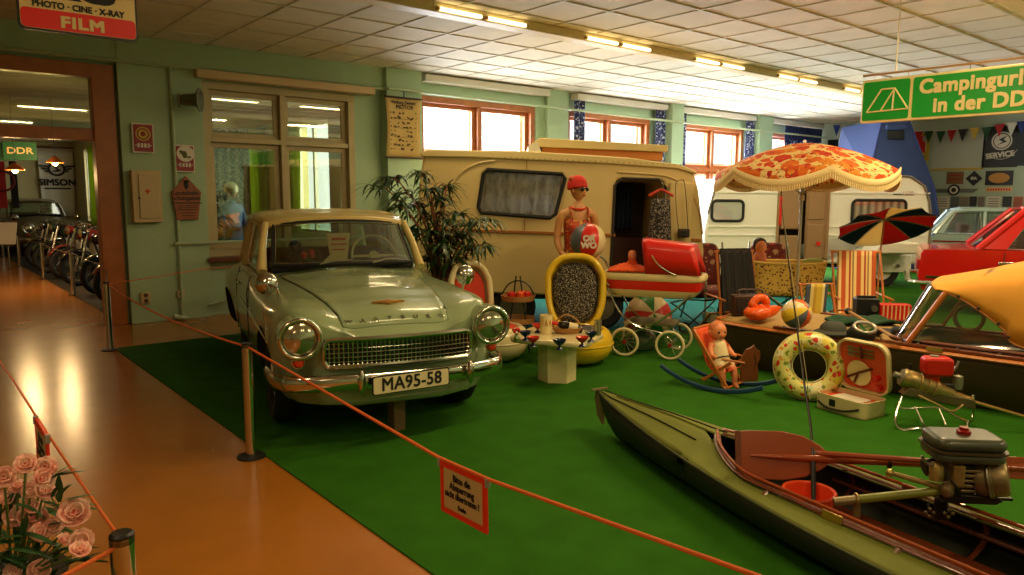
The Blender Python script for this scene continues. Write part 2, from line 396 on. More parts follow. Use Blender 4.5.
struct(MB().box((2, 18.8, 3.24), (8.2, 17, .1)).box((2, 16.5, 3.1), (8, .3, .2)).build('ceiling_hall', wm2, smooth=0))
k = MB()
for a, c in hw+[(23.25, 25.35)]:
    X = 5.9 if c < 20 else 4.5
    for yy in (a+.04, (a+c)/2, c-.04): k.box((X, yy, 1.9), (.06, .07, 2))
    for z in (.93, 2.87): k.box((X, (a+c)/2, z), (.06, c-a-.1, .07))
struct(k.build('window_6', white, smooth=0))
area('hall_daylight', (4.75, 24.3, 2.0), (0, R(85), 0), 2.0, 1.6, 18, (.95, 1, .8))

def drape(name, a, b, z0, z1, m, folds, depth, label, group=None, cat='curtain'):
    """hanging curtain from plan point a to plan point b"""
    a, b = Vector((a[0], a[1], 0)), Vector((b[0], b[1], 0)); d = b-a; nrm = Vector((-d.y, d.x, 0)).normalized(); q = MB(); nu = folds*8+1
    q.surf(lambda u, v: a+d*u+nrm*(depth*math.sin(2*PI*folds*u+.6*math.sin(5*v))*(.5+.5*(1-v)))+Vector((0, 0, z0+(z1-z0)*v)), nu, 7)
    o = q.build(name, m, smooth=180, fix=False, thick=.004); return tag(o, label, cat, group)
gcur = cloth_light(mat('thin_green_curtain', (160, 175, 70), .8), .45)
for y, w in ((13.2, 'second'), (14.9, 'third'), (17.9, 'fourth')):
    drape('green_curtain', (5.74, y-.2), (5.74, y+1.0), .25, 2.95, gcur, 6, .05, {'second': 'green curtain behind the right half of the inner window', 'third': 'long green curtain behind the left half of the inner window', 'fourth': 'green curtain farthest back seen through the inner window'}[w], 'green curtains of the next hall')
drape('green_curtain', (4.32, 23.2), (4.32, 24.3), .2, 2.95, gcur, 7, .05, 'yellow-green curtain at the right edge of the doorway view', 'green curtains of the next hall')

# ------------------------------------------------------------------ ceiling lamps
tubem = mat('lit_fluorescent_tube', (255, 240, 205), .4, emit=(255, 228, 170), es=2.6)
endm = mat('lamp_end_cap', (190, 165, 100), .5)
struct(MB().box((6.7, 6.36, ZC-.05), (23.8, .2, .1)).box((6.7, 2.5, ZC-.05), (23.8, .2, .1)).box((6.7, -1.4, ZC-.05), (23.8, .2, .1)).build('trim_9', beamm, smooth=0, bevel=.012))
def strip_lamp(x, y, power, label):
    t = thing('strip_lamp', label, 'lamp', (x, y, ZC-.1), 0, 'strip lamps under the ceiling beams')
    MB().box((.6, -.02, .06), (1.24, .05, .05)).build('housing', beamm, t, bevel=.006)
    for a, b in ((.04, .56), (.64, 1.16)):
        MB().tube([(a, -.06, .03), (b, -.06, .03)], .019, 10).build('tube', tubem, t)
        for c in (a-.03, b): MB().cyl((c, -.06, .03), (c+.03, -.06, .03), .02).build('end_cap', endm, t)
    area('strip_lamp_light', (x+.6, y-.06, ZC-.16), (0, 0, 0), 1.2, .12, power, WARM)
NTH = ['first', 'second', 'third', 'fourth', 'fifth', 'sixth']
for i in range(5):
    strip_lamp(4.2+2.06*i, 6.3, 13, 'lit strip lamp on the window-side beam, %s from the viewer' % NTH[i])
for i, x in enumerate((-1.2, 2.0, 4.9, 7.4, 10.5, 13.5)):
    strip_lamp(x, 2.44, (16, 22, 46, 50, 46, 40)[i], 'strip lamp on the middle beam, %s from the left' % NTH[i])
for x, pw in ((-2, 16), (1.5, 26), (5, 46), (9, 46)): strip_lamp(x, -1.46, pw, 'strip lamp on the beam behind the viewer')
# ------------------------------------------------------------------ carpets
carp = mat('green_carpet_pile', (48, 100, 20), .95, var=.12, vs=5, bump=.5, bs=260, spec=.1)
tag(MB().box((10.1, 2.25, .004), (16.94, 12.4, .008)).build('carpet', carp, smooth=0), 'large green carpet under the cars, boats and caravans', 'carpet')
o = MB()
o.box((0, 0, .011), (6.2, 3.0, .005)); o = o.build('carpet', mat('turquoise_carpet_pile', (22, 100, 90), .95, bump=.4, bs=260, spec=.1), smooth=0)
o.rotation_euler = (0, 0, YAW); o.location = (8.1, 6.5, 0); tag(o, 'turquoise carpet underneath the two caravans', 'carpet')
tag(MB().box((3.2, 18.6, .004), (2.3, 16.5, .008)).build('carpet', mat('dark_brown_carpet_pile', (40, 34, 28), .9), smooth=0), 'dark carpet under the motorcycles of the next hall', 'carpet')

# ------------------------------------------------------------------ rope posts
ropem = mat('orange_rope_fibre', (232, 110, 40), .7, bump=.6, bs=300); dropem = mat('dark_rope_fibre', (96, 70, 50), .8)
def post(x, y, label, h=.715, r=.031):
    t = thing('rope_post', label, 'post', (x, y, 0), 0, 'chrome rope posts')
    MB().cyl((0, 0, .012), (0, 0, h-.012), r, n=24).build('tube', chrome, t)
    MB().lathe([(0, h), (r*.8, h), (r*1.0, h-.006), (r*1.0, h-.03), (0, h-.03)], 24).build('cap', blackm, t)
    MB().lathe([(0, 0), (.085, 0), (.085, .008), (.04, .014), (0, .014)], 28).build('foot', rubber, t)
    return t
post(.39, 2.08, 'chrome rope post with black cap nearest the pink flowers')
post(1.56, 4.38, 'chrome rope post on the carpet edge in front of the green car')
post(1.585, 8.4, 'chrome rope post beside the brown door frame')
for y, w in ((13.4, 'first rope post beyond the doorway'), (16.3, 'second rope post beyond the doorway'), (19.6, 'third rope post beyond the doorway'), (22.6, 'farthest rope post beyond the doorway')):
    post(2.06-.008*(y-13), y, w)
p0, p1 = onx(438, 458, 1.59), onx(490, 481, 1.59); mid = (p0+p1)/2
def rope(pts, sag, m, label, r=.007, name='rope'):
    out = []
    for a, b in zip(pts, pts[1:]):
        a, b = Vector(a), Vector(b)
        for i in range(14): t = i/14; p = a.lerp(b, t); out.append(p-Vector((0, 0, sag*4*t*(1-t))))
    out.append(Vector(pts[-1])); q = MB(); q.tube(out, r, 8)
    for k in range(3):                                        # twisted strands
        pass
    return tag(q.build(name, m), label, 'rope')
rope([(1.56, 4.38, .69), p0+Vector((0, 0, .004)), p1+Vector((0, 0, .004)), onx(755, 575, 1.61), onx(900, 634, 1.63)], .0, ropem, 'orange rope crossing in front of the green car and holding the red warning sign')
rope([(1.585, 8.4, .69), (1.56, 4.38, .69)], .06, ropem, 'orange rope from the door-frame post to the post by the green car')
rope([(1.585, 8.4, .69), (2.8, 9.3, .70), (5.2, 9.6, .72)], .01, ropem, 'thin orange rope running along the wall behind the green car', .005)
rope([(.39, 2.08, .69), (.375, 4.2, .69), (.36, 6.3, .70)], .012, ropem, 'orange rope along the left side of the walkway', .005)
rope([(.39, 2.08, .68), (-.6, 1.62, .655)], .012, ropem, 'orange rope leaving the corner post toward the pink flowers', .006)
rope([(2.057, 13.4, .68), (2.03, 16.3, .68), (2.0, 19.6, .68), (1.98, 22.6, .68)], .03, dropem, 'dark rope in front of the motorcycles beyond the doorway')
rope([(1.585, 8.4, .68), (1.97, 10.35, .7), (2.057, 13.4, .68)], .02, dropem, 'dark rope passing through the doorway beside the brown frame')
redfr = mat('red_sign_frame', (225, 50, 28), .35); paper = mat('beige_sign_paper', (196, 178, 128), .7)
def rope_sign(loc, rz, label):
    t = thing('warning_sign', label, 'sign', loc, rz, 'red framed signs on the ropes')
    w, h = .30, .21
    f = MB(); f.box((0, 0, -.012), (w, .012, .024)).box((0, 0, -h+.012), (w, .012, .024)).box((-w/2+.012, 0, -h/2), (.024, .012, h-.048)).box((w/2-.012, 0, -h/2), (.024, .012, h-.048))
    f.build('frame', redfr, t, bevel=.003)
    MB().box((0, 0, -h/2), (w-.04, .007, h-.04)).build('panel', paper, t)
    for k, (s, zz, sz) in enumerate((('Bitte die', -.054, .04), ('Absperrung', -.088, .04), ('nicht \u00fcbertreten !', -.123, .037), ('Danke', -.164, .024))):
        text('lettering', s, inkm, t, (-.005, -.0045, zz), (PI/2, 0, 0), sz, ext=.0006, bold=.0007, sx=.84)
    MB().box((-.058, -.005, -.131), (.062, .001, .002)).build('underline', redfr, t)
    for x in (-w/2-.004, w/2+.004): MB().box((x, 0, -.012), (.014, .02, .035)).build('clip', mat('grey_clip', (150, 150, 140), .5), t, bevel=.003)
    return t
p0, p1 = onx(438, 458, 1.59), onx(490, 481, 1.59); mid = (p0+p1)/2
t = rope_sign((1.59, mid.y, mid.z), -PI/2, 'red framed German warning sign hanging from the orange rope over the carpet'); t.rotation_euler = (0, math.atan2(p0.z-p1.z, p0.y-p1.y), -PI/2)
rope_sign((.372, 3.36, .688), -PI/2, 'red framed sign seen almost edge-on on the left rope above the flowers')

# ------------------------------------------------------------------ things on the left wall
YW = 9.9
def wallbox(x0, y0, x1, y1, Y):
    a, b = ony(x0, y0, Y), ony(x1, y1, Y); return (a.x+b.x)/2, (a.z+b.z)/2, abs(b.x-a.x), abs(a.z-b.z)
crim = mat('crimson_print', (150, 30, 42), .45); whi = mat('white_print', (225, 215, 200), .5); yel = mat('yellow_print', (205, 170, 60), .5); oliv = mat('olive_print', (92, 96, 40), .6)
for k, (q, lab) in enumerate((((131, 122, 154.5, 154), 'crimson enamel poster with small wheel emblem above the first-aid cabinet'), ((173.5, 144, 195, 173), 'crimson poster with a pale oval picture above the wooden plaque'))):
    x, z, w, h = wallbox(*q, YW); h *= .96
    t = thing('wall_poster', lab, 'poster', (x, YW, z), 0, 'crimson posters on the left wall')
    MB().prism(rrect(w, h, .015), -.012, 0).build('border', whi, t); MB().prism(rrect(w-.03, h-.03, .01), -.017, -.012).build('print', crim, t)
    if k == 0:
        MB().lathe([(0, -.002), (.085, -.002), (.085, .003), (0, .003)], 24, TM(0, -.019, .05) @ RM(PI/2)).build('emblem_disc', yel, t)
        MB().torus((0, -.02, .05), .062, .008, RM(PI/2)).ell((0, -.022, .05), (.03, .004, .03)).build('emblem', crim, t)
    else:
        MB().lathe([(0, -.002), (.1, -.002), (.1, .003), (0, .003)], 24, TM(0.01, -.019, .06) @ RM(PI/2), sx=1.05).build('emblem_disc', whi, t)
        MB().ell((-.02, -.022, .07), (.05, .004, .025), rot=(0, .5, 0)).ell((.0, -.022, .05), (.03, .004, .045)).ell((.05, -.022, .02), (.03, .004, .012)).build('emblem', oliv, t)
    g = MB()
    for i in range(4): g.box((-.055+.037*i, -.018, -h/2+.09), (.024, .003, .05))
    g.box((-w/2+.05, -.018, -h/2+.09), (.04, .003, .01)).box((w/2-.05, -.018, -h/2+.09), (.04, .003, .01)); g.build('lettering_bars', whi, t)
x, z, w, h = wallbox(130, 170, 162, 222, YW-.04)
t = thing('first_aid_cabinet', 'cream first-aid wall cabinet with a small red cross', 'cabinet', (x, YW+.02, z))
cabm = mat('cream_cabinet_paint', (196, 172, 126), .45)
MB().box((0, -.06, 0), (w, .12, h)).build('body', cabm, t, bevel=.006); MB().box((.02, -.128, 0), (w-.1, .014, h-.1)).build('door', cabm, t, bevel=.006)
MB().box((.0, -.138, .06), (.056, .004, .018)).box((0, -.138, .06), (.018, .0042, .056)).build('red_cross', redp, t); MB().cyl((-w/2+.07, -.14, -.02), (-w/2+.07, -.12, -.02), .012).build('lock', blackm, t)
x, z, w, h = wallbox(170, 175.5, 202, 219.5, YW)
t = thing('wooden_plaque', 'five-sided brown wooden plaque with nature reserve lettering', 'plaque', (x, YW, z))
MB().prism([(-w*.36, -h/2), (w*.36, -h/2), (w/2, h*.13), (0, h/2), (-w/2, h*.13)], -.025, 0).build('board', mat('brown_plaque_wood', (150, 84, 40), .5, var=.12, vs=15), t, bevel=.004)
for s, zz, sz in (('Landschafts-', .06, .075), ('schutzgebiet', -.005, .075)): text('lettering', s, inkm, t, (0, -.027, zz), (PI/2, 0, 0), sz, ext=.001, bold=.001, sx=.9)
g = MB().ell((0, -.026, h*.29), (.028, .006, .05)).ell((-.014, -.028, h*.29+.045), .017).ell((.014, -.028, h*.29+.045), .017); g.build('owl_emblem', inkm, t)
g = MB()
for i, (ww, zz) in enumerate(((.36, -.065), (.25, -.1), (.24, -.125), (.26, -.15), (.2, -.19), (.15, -.225))): g.box((0, -.026, zz), (ww, .003, .009 if i else .014))
g.build('small_print', inkm, t)
t = thing('horn_speaker', 'grey horn loudspeaker on a bracket beside the inner window', 'loudspeaker', tuple(ony(181, 101, YW-.02)))
q = loc_of(t); greym = mat('grey_green_metal', (96, 100, 70), .45)
a, b = Vector((-.02, -.13, 0)), Vector((.155, -.245, .0)); d = (b-a).normalized(); M = TM(a) @ d.to_track_quat('Z', 'Y').to_matrix().to_4x4()
MB().lathe([(0, -.02), (.06, -.02), (.07, .02), (.08, .15), (.10, .18), (.145, .2), (.15, .215), (.13, .215), (.07, .15), (0, .14)], 28, M).build('horn', greym, t)
MB().box((-.03, -.06, 0), (.03, .12, .16)).box((.0, -.1, .0), (.06, .03, .05)).build('bracket', mat('pale_bracket', (190, 186, 160), .4), t, bevel=.004)
for q, lab in (((140, 293, 151.5, 303), 'double wall socket low on the left wall below the cabinet'), ((177, 291, 185, 297), 'small square wall socket right of the vertical pipe')):
    x, z, w, h = wallbox(*q, YW+.0)
    t = thing('wall_socket', lab, 'socket', (x, YW+.03, z)); MB().box((0, -.02, 0), (w*.95, .04, h)).build('cover', cabm, t, bevel=.008)
    for zz in ((-.035, .035) if w > .12 else (0,)): MB().cyl((0, -.043, zz), (0, -.036, zz), .025, n=16).build('hole', mat('brown_bakelite', (80, 60, 40), .4), t)
# scroll chart
x, z, w, h = wallbox(384, 96, 420, 158.5, 9.8)
t = thing('wall_chart', 'beige rolled teaching chart of engine parts hanging from the pipe', 'chart', (x+.02, 9.79, z))
chm = mat('aged_chart_paper', (196, 164, 96), .75, var=.06, vs=9)
MB().surf(lambda u, v: Vector(((u-.5)*w*(.93+.1*abs(2*v-1)**2), .025*math.cos((u-.5)*PI), (v-.5)*h)), 9, 9).build('sheet', chm, t, smooth=180, thick=.004)
for zz in (h/2, -h/2): MB().cyl((-w*.53, 0, zz), (w*.53, 0, zz), .014).build('rod', mat('dark_chart_rod', (60, 44, 30), .5), t)
MB().tube([(0, .0, h/2), (.0, -.02, h/2+.06), (0, .01, h/2+.1)], .008).build('hook', blackm, t)
text('lettering', 'Wartburg-Zweitakt', inkm, t, (.0, .012, h*.42), (PI/2, 0, 0), .07, bold=.0006, sx=.8); text('lettering', 'MOTOR', inkm, t, (.03, .016, h*.345), (PI/2, 0, 0), .085, bold=.0012)
g = MB(); rr = random.Random(3); chart_ink = mat('brown_chart_ink', (96, 72, 38), .7)
for r in range(9):
    for c in range(7):
        xx, zz = (c-3)*w*.12+rr.uniform(-.02, .02), h*.24-r*h*.075+rr.uniform(-.01, .01)
        if rr.random() < .75: g.box((xx, .012, zz), (rr.uniform(.02, .06), .012, rr.uniform(.008, .03)), rot=(0, rr.uniform(-.6, .6), 0))
    if r % 2: g.box((0, .016, h*.24-r*h*.075-.015), (w*.7, .008, .004))
g.build('engine_drawing', chart_ink, t)
# curtain rails
railm = mat('white_curtain_rail', (214, 208, 190), .5); cream_rail = mat('cream_curtain_rail', (206, 176, 130), .5)
t = tag(MB().box((4.27, 9.9, 3.115), (2.52, .18, .1)).build('curtain_rail', cream_rail, bevel=.008), 'cream curtain rail box above the inner window', 'curtain rail', 'curtain rail boxes')
for (a, b), w in zip(((6.42, 9.03), (9.72, 12.32), (12.76, 15.55), (16.32, 18.7)), ('first', 'second', 'third', 'fourth')):
    MBR = MB().box(((a+b)/2, 9.93, 3.41), (b-a, .2, .11)); tag(MBR.build('curtain_rail', railm, bevel=.008), 'white curtain rail box above the %s outside window from the left' % w, 'curtain rail', 'curtain rail boxes')
bluec = floral('blue_curtain_print', (30, 40, 92), [(1.6, .4, [(170, 178, 205), (70, 88, 140), (205, 208, 220)]), (3.1, .3, [(20, 28, 70), (170, 178, 205), (40, 52, 100)])], 13)
for a, b, z0, lab in ((9.7, 9.98, .5, 'narrow blue patterned curtain left of the second outside window'), (12.02, 12.34, .5, 'narrow blue patterned curtain right of the second outside window'),
                   (12.78, 13.02, .3, 'narrow blue patterned curtain left of the third outside window'), (15.25, 15.62, .5, 'narrow blue patterned curtain right of the third outside window')):
    drape('blue_curtain', (a, 9.92), (b, 9.92), z0, 3.345, bluec, 2, .04, lab, 'blue curtains')
drape('blue_curtain', (16.95, 9.93), (18.65, 9.93), 1.0, 3.05, bluec, 9, .04, 'wide blue patterned curtain drawn across the last window', 'blue curtains')
drape('curtain_valance', (16.9, 9.88), (18.68, 9.88), 3.0, 3.34, mat('navy_valance', (28, 38, 86), .8, var=.25, vs=30), 12, .02, 'dark blue valance above the last window', None, 'valance')

# ------------------------------------------------------------------ hanging signs
a, b = ony(18, 24, 4.6), ony(138, 41, 4.6)
t = thing('film_sign', 'red and cream enamel sign reading FILM hanging top left', 'sign', ((a.x+b.x)/2, 4.6, (ony(18, 25, 4.6).z+b.z)/2-.012))
w = b.x-a.x; hh = .9
MB().prism(rrect(w, hh, .03, cz=hh/2), -.008, .012).build('rim', mat('black_enamel', (24, 20, 18), .3), t); MB().prism(rrect(w-.02, hh-.02, .024, cz=hh/2), -.012, -.007).build('cream_field', mat('cream_enamel', (222, 196, 134), .3), t)
rz = .115*w/.66
MB().prism(rrect(w-.024, rz, .022, cz=rz/2+.012), -.0145, -.011).build('red_field', mat('red_enamel', (226, 24, 16), .3), t)
text('lettering', 'FILM', mat('cream_enamel', (222, 196, 134), .3), t, (0.01, -.0155, rz*.54), (PI/2, 0, 0), rz*.8, bold=.0035, sx=1.25, sp=1.1)
text('lettering', 'PHOTO \u00b7 CINE \u00b7 X-RAY', inkm, t, (0, -.0135, rz+.036), (PI/2, 0, 0), .052*w/.66, bold=.0012, sx=.95)
for ch, xx in (('R', -.115), ('S', .115)): text('letter', ch, inkm, t, (xx*w/.66, -.0135, rz+.15), (PI/2, 0, 0), .25*w/.66, bold=.012, sx=1.45)
for x in (-w*.3, w*.3): MB().cyl((x, 0, hh), (x, 0, ZC-t.location.z-.001), .004, n=6).build('wire', steel, t)

XS = 7.5
tl, bl = onx(863, 81, XS), onx(862, 123.5, XS); sh = tl.z-bl.z; br = onx(1024, 64, XS)
t = thing('camping_sign', 'long green hanging sign with tent symbol and cream lettering', 'sign', (XS, tl.y, bl.z), -PI/2)
slope = (onx(1024, 64, XS).z-tl.z)/(tl.y-br.y)
t.rotation_euler = (0, -math.atan(slope)*.5, -PI/2)
frm = mat('cream_sign_frame', (232, 212, 150), .4); grn = mat('green_sign_field', (16, 156, 44), .45)
L = 3.35; pw = tl.y-onx(913, 75, XS).y
MB().box((L/2, .02, sh/2), (L, .05, sh)).build('frame', frm, t, bevel=.006)
MB().prism(rrect(pw-.035, sh-.045, .02, cx=pw/2, cz=sh/2), -.012, -.004).build('tent_panel', grn, t); MB().prism(rrect(L-pw-.035, sh-.045, .02, cx=(L+pw)/2-.005, cz=sh/2), -.012, -.004).build('text_panel', grn, t)
q = MB(); k = pw/46
def P2(px, py): return (k*(px-863), -.016, sh/2+(101.5-py)*k*.98)
for u, v in (((869, 112), (882, 91)), ((882, 91), (894, 91)), ((894, 91), (907, 111)), ((907, 111), (869, 112)), ((882, 112), (894, 91)), ((893, 111), (893.5, 93))): q.tube([P2(*u), P2(*v)], .008, 6)
q.build('tent_symbol', frm, t)
text('lettering', 'Campingurlaub', frm, t, (pw+.07, -.014, sh*.71), (PI/2, 0, 0), sh*.43, 'LEFT', .003, .0065, .95, 1.06)
text('lettering', 'in der DDR', frm, t, (pw+.20, -.014, sh*.28), (PI/2, 0, 0), sh*.43, 'LEFT', .003, .0065, .95, 1.06)
bz = sh+.05
MB().box((L/2+.03, .02, bz), (L+.08, .02, .018)).build('bar', mat('tan_hanging_bar', (170, 130, 74), .4), t)
for x in (.1, .42, .95, 1.6, 2.4, 3.1): MB().cyl((x, .02, sh), (x, .02, bz), .004, n=6).build('hook', steel, t)
for x in (.3, 2.9): MB().cyl((x, .02, bz), (x, .02, ZC-t.location.z+.0), .006, n=6).build('wire', mat('pale_cord', (220, 205, 160), .6), t)

# ------------------------------------------------------------------ posters on the end wall
XE = XR-.01
def poster(x0, y0, x1, y1, m, name, lab, cat='poster', group='signs and posters on the end wall', off=0.):
    a, b = onx(x0, y0, XE), onx(x1, y1, XE); w, h = abs(a.y-b.y), abs(a.z-b.z)
    t = thing(name, lab, cat, (XE-off, (a.y+b.y)/2, (a.z+b.z)/2), -PI/2, group); MB().box((0, 0, 0), (w, .012, h)).build('panel', m, t); return t, w, h
def disc(name, m, t, x, z, r, y=-.009, sx=1., r0=0.):
    return MB().lathe([(r0, -.002), (r, -.002), (r, .003), (r0, .003)], 28, TM(x, y, z) @ RM(PI/2), sx=sx).build(name, m, t)
inkd = mat('black_poster', (22, 22, 24), .5); grey = mat('grey_white_banner', (196, 200, 190), .7)
t, w, h = poster(911, 134, 928.5, 161, yel, 'wall_poster', 'yellow poster with a red bottle shape on the end wall'); MB().box((0, -.008, .08), (w*.66, .006, h*.56)).build('field', whi, t)
MB().prism([(-.13, -.12), (.13, -.12), (.13, .1), (.06, .17), (.06, .26), (-.06, .26), (-.06, .17), (-.13, .1)], -.016, -.01).build('bottle_print', redp, t)
g = MB(); g.box((0, -.008, -h*.33), (w*.6, .005, .04)).box((0, -.008, -h*.42), (w*.45, .005, .03)); g.build('lettering_bars', oliv, t)
t, w, h = poster(934, 131, 983, 170, grey, 'wall_banner', 'large white banner with yellow lower edge on the end wall', 'banner'); MB().box((0, -.008, -h/2+.03), (w, .008, .05)).build('yellow_edge', yel, t)
t, w, h = poster(984.5, 127, 1017, 167, inkd, 'wall_poster', 'black square poster reading SERVICE on the end wall')
disc('ring', whi, t, .02, h*.14, .2, r0=.17); disc('inner_disc', whi, t, .02, h*.14, .15)
MB().prism([(-.1, -.1), (.02, -.02), (-.06, .03), (.1, .11), (.03, .03), (.1, -.02), (-.0, -.06)], -.018, -.011).build('emblem', inkd, t).location = (.02, 0, h*.14)
text('lettering', 'SERVICE', whi, t, (0, -.008, -h*.2), (PI/2, -.1, 0), .16, bold=.006, sx=.95)
q = MB().tube([(.02+.34*math.cos(a), -.009, h*.1+.36*math.sin(a)) for a in [PI*1.25+PI*.6*i/14 for i in range(15)]], .006, 5); q.build('arc', whi, t)
t, w, h = poster(1020, 128, 1050, 165, inkd, 'wall_poster', 'dark poster at the right edge of the photo beside the SERVICE poster')
t, w, h = poster(947, 172, 963, 184, mat('brown_sign', (130, 92, 50), .5), 'tin_sign', 'small brown rectangular sign below the white banner', 'sign'); g = MB().box((0, -.008, .06), (w*.7, .004, .03)).box((0, -.008, -.03), (w*.8, .004, .03)); g.build('lettering_bars', crim, t)
a = onx(974, 178.5, XE); t = thing('tin_sign', 'small black diamond sign below the white banner', 'sign', (XE, a.y, a.z), -PI/2, 'signs and posters on the end wall')
MB().prism([(-.17, 0), (0, -.17), (.17, 0), (0, .17)], -.012, .0).build('panel', inkd, t); text('lettering', 'IFA', whi, t, (0, -.014, 0), (PI/2, 0, 0), .09, bold=.003)
t, w, h = poster(986, 171, 1012.5, 185, inkd, 'tin_sign', 'black sign with an orange oval below the SERVICE poster', 'sign'); disc('oval', mat('orange_oval_print', (205, 140, 60), .5), t, 0, 0, h*.36, sx=1.8)
t, w, h = poster(986, 187, 1012, 192, mat('pale_orange_sign', (214, 186, 130), .5), 'tin_sign', 'narrow pale sign strip under the orange oval sign', 'sign'); g = MB()
for i in range(9): g.box(((i-4)*w*.1, -.008, 0), (w*.065, .004, h*.5))
g.build('lettering_bars', redp, t)
a = onx(954, 190, XE); t = thing('tin_sign', 'winged round emblem sign low on the end wall', 'sign', (XE, a.y, a.z), -PI/2, 'signs and posters on the end wall')
disc('disc', inkd, t, 0, 0, .13, y=-.012); disc('inner_disc', whi, t, 0, 0, .09, y=-.018)
MB().prism([(-.5, .03), (.5, .03), (.4, -.06), (-.4, -.06)], -.012, 0).build('wing', mat('grey_print', (110, 110, 105), .5), t)
disc('hub', inkd, t, 0, 0, .05, y=-.022)
for x0, x1, m, lab in ((931, 949, whi, 'sheet of white text pinned low on the end wall, farthest left'), (951, 958.5, mat('grey_print', (110, 110, 105), .5), 'small grey photo pinned low on the end wall right of the text sheet'), (960, 968.5, mat('sepia_print', (140, 124, 104), .6), 'small sepia photo pinned low on the end wall'), (970, 976, inkd, 'small dark photo pinned low on the end wall'), (978, 984, mat('sepia_print', (140, 124, 104), .6), 'second sepia photo pinned low on the end wall'), (987, 1000, whi, 'white sheet pinned low on the end wall right of the photos'), (1003, 1011, inkd, 'dark sheet pinned low on the end wall near the red car'), (1014, 1022, mat('orange_print', (190, 100, 60), .6), 'orange sheet pinned low on the end wall at the right edge')):
    t, w, h = poster(x0, 196.5, x1, 208.5, m, 'pinned_sheet', lab, 'sheet', 'sheets pinned low on the end wall'); g = MB()
    for i in range(4): g.box((0, -.008, h*(.3-.2*i)), (w*.75, .004, h*.06))
    g.build('print_bars', mat('grey_ink', (84, 84, 90), .6), t)
a = onx(908, 184, XE)
t, w, h = poster(905, 172, 921, 193, whi, 'wall_poster', 'white poster with dark ring partly hidden by the blue tent'); disc('ring', crim, t, .1, 0, .2, r0=.11)
t, w, h = poster(828, 140, 838, 152, inkd, 'pinned_sheet', 'dark picture on the end wall left of the blue tent', 'sheet', 'sheets pinned low on the end wall')
# bunting
t = thing('bunting', 'string of triangular pennants across the end wall', 'bunting', (XE-.15, 9.8, 3.28), -PI/2)
q = loc_of(t); pts = []
cols = {'r': mat('red_pennant', (190, 28, 34), .7), 'g': mat('green_pennant', (22, 76, 40), .7), 'k': mat('black_pennant', (30, 22, 24), .7), 'y': mat('yellow_pennant', (200, 164, 60), .7), 'w': mat('white_pennant', (225, 222, 210), .7), 'b': mat('blue_pennant', (34, 52, 130), .7)}
for px, py, c in ((837, 125, 'b'), (847, 127, 'r'), (918.5, 131.5, 'r'), (929, 131, 'g'), (941, 131, 'g'), (952, 130, 'r'), (963, 129, 'k'), (975, 128, 'y'), (987, 127, 'g'), (1000, 124, 'r'), (1012, 123, 'w'), (1022, 121, 'b')):
    p = q(onx(px, py, XE-.15)); pts.append(p)
    MB().prism([(p.x-.10, p.z), (p.x+.10, p.z), (p.x, p.z-.28)], p.y-.004, p.y+.004).build('pennant', cols[c], t)
MB().tube([p+Vector((0, 0, .005)) for p in pts]+[pts[-1]+Vector((1.2, 0, 0))], .006, 5).build('string', whi, t)
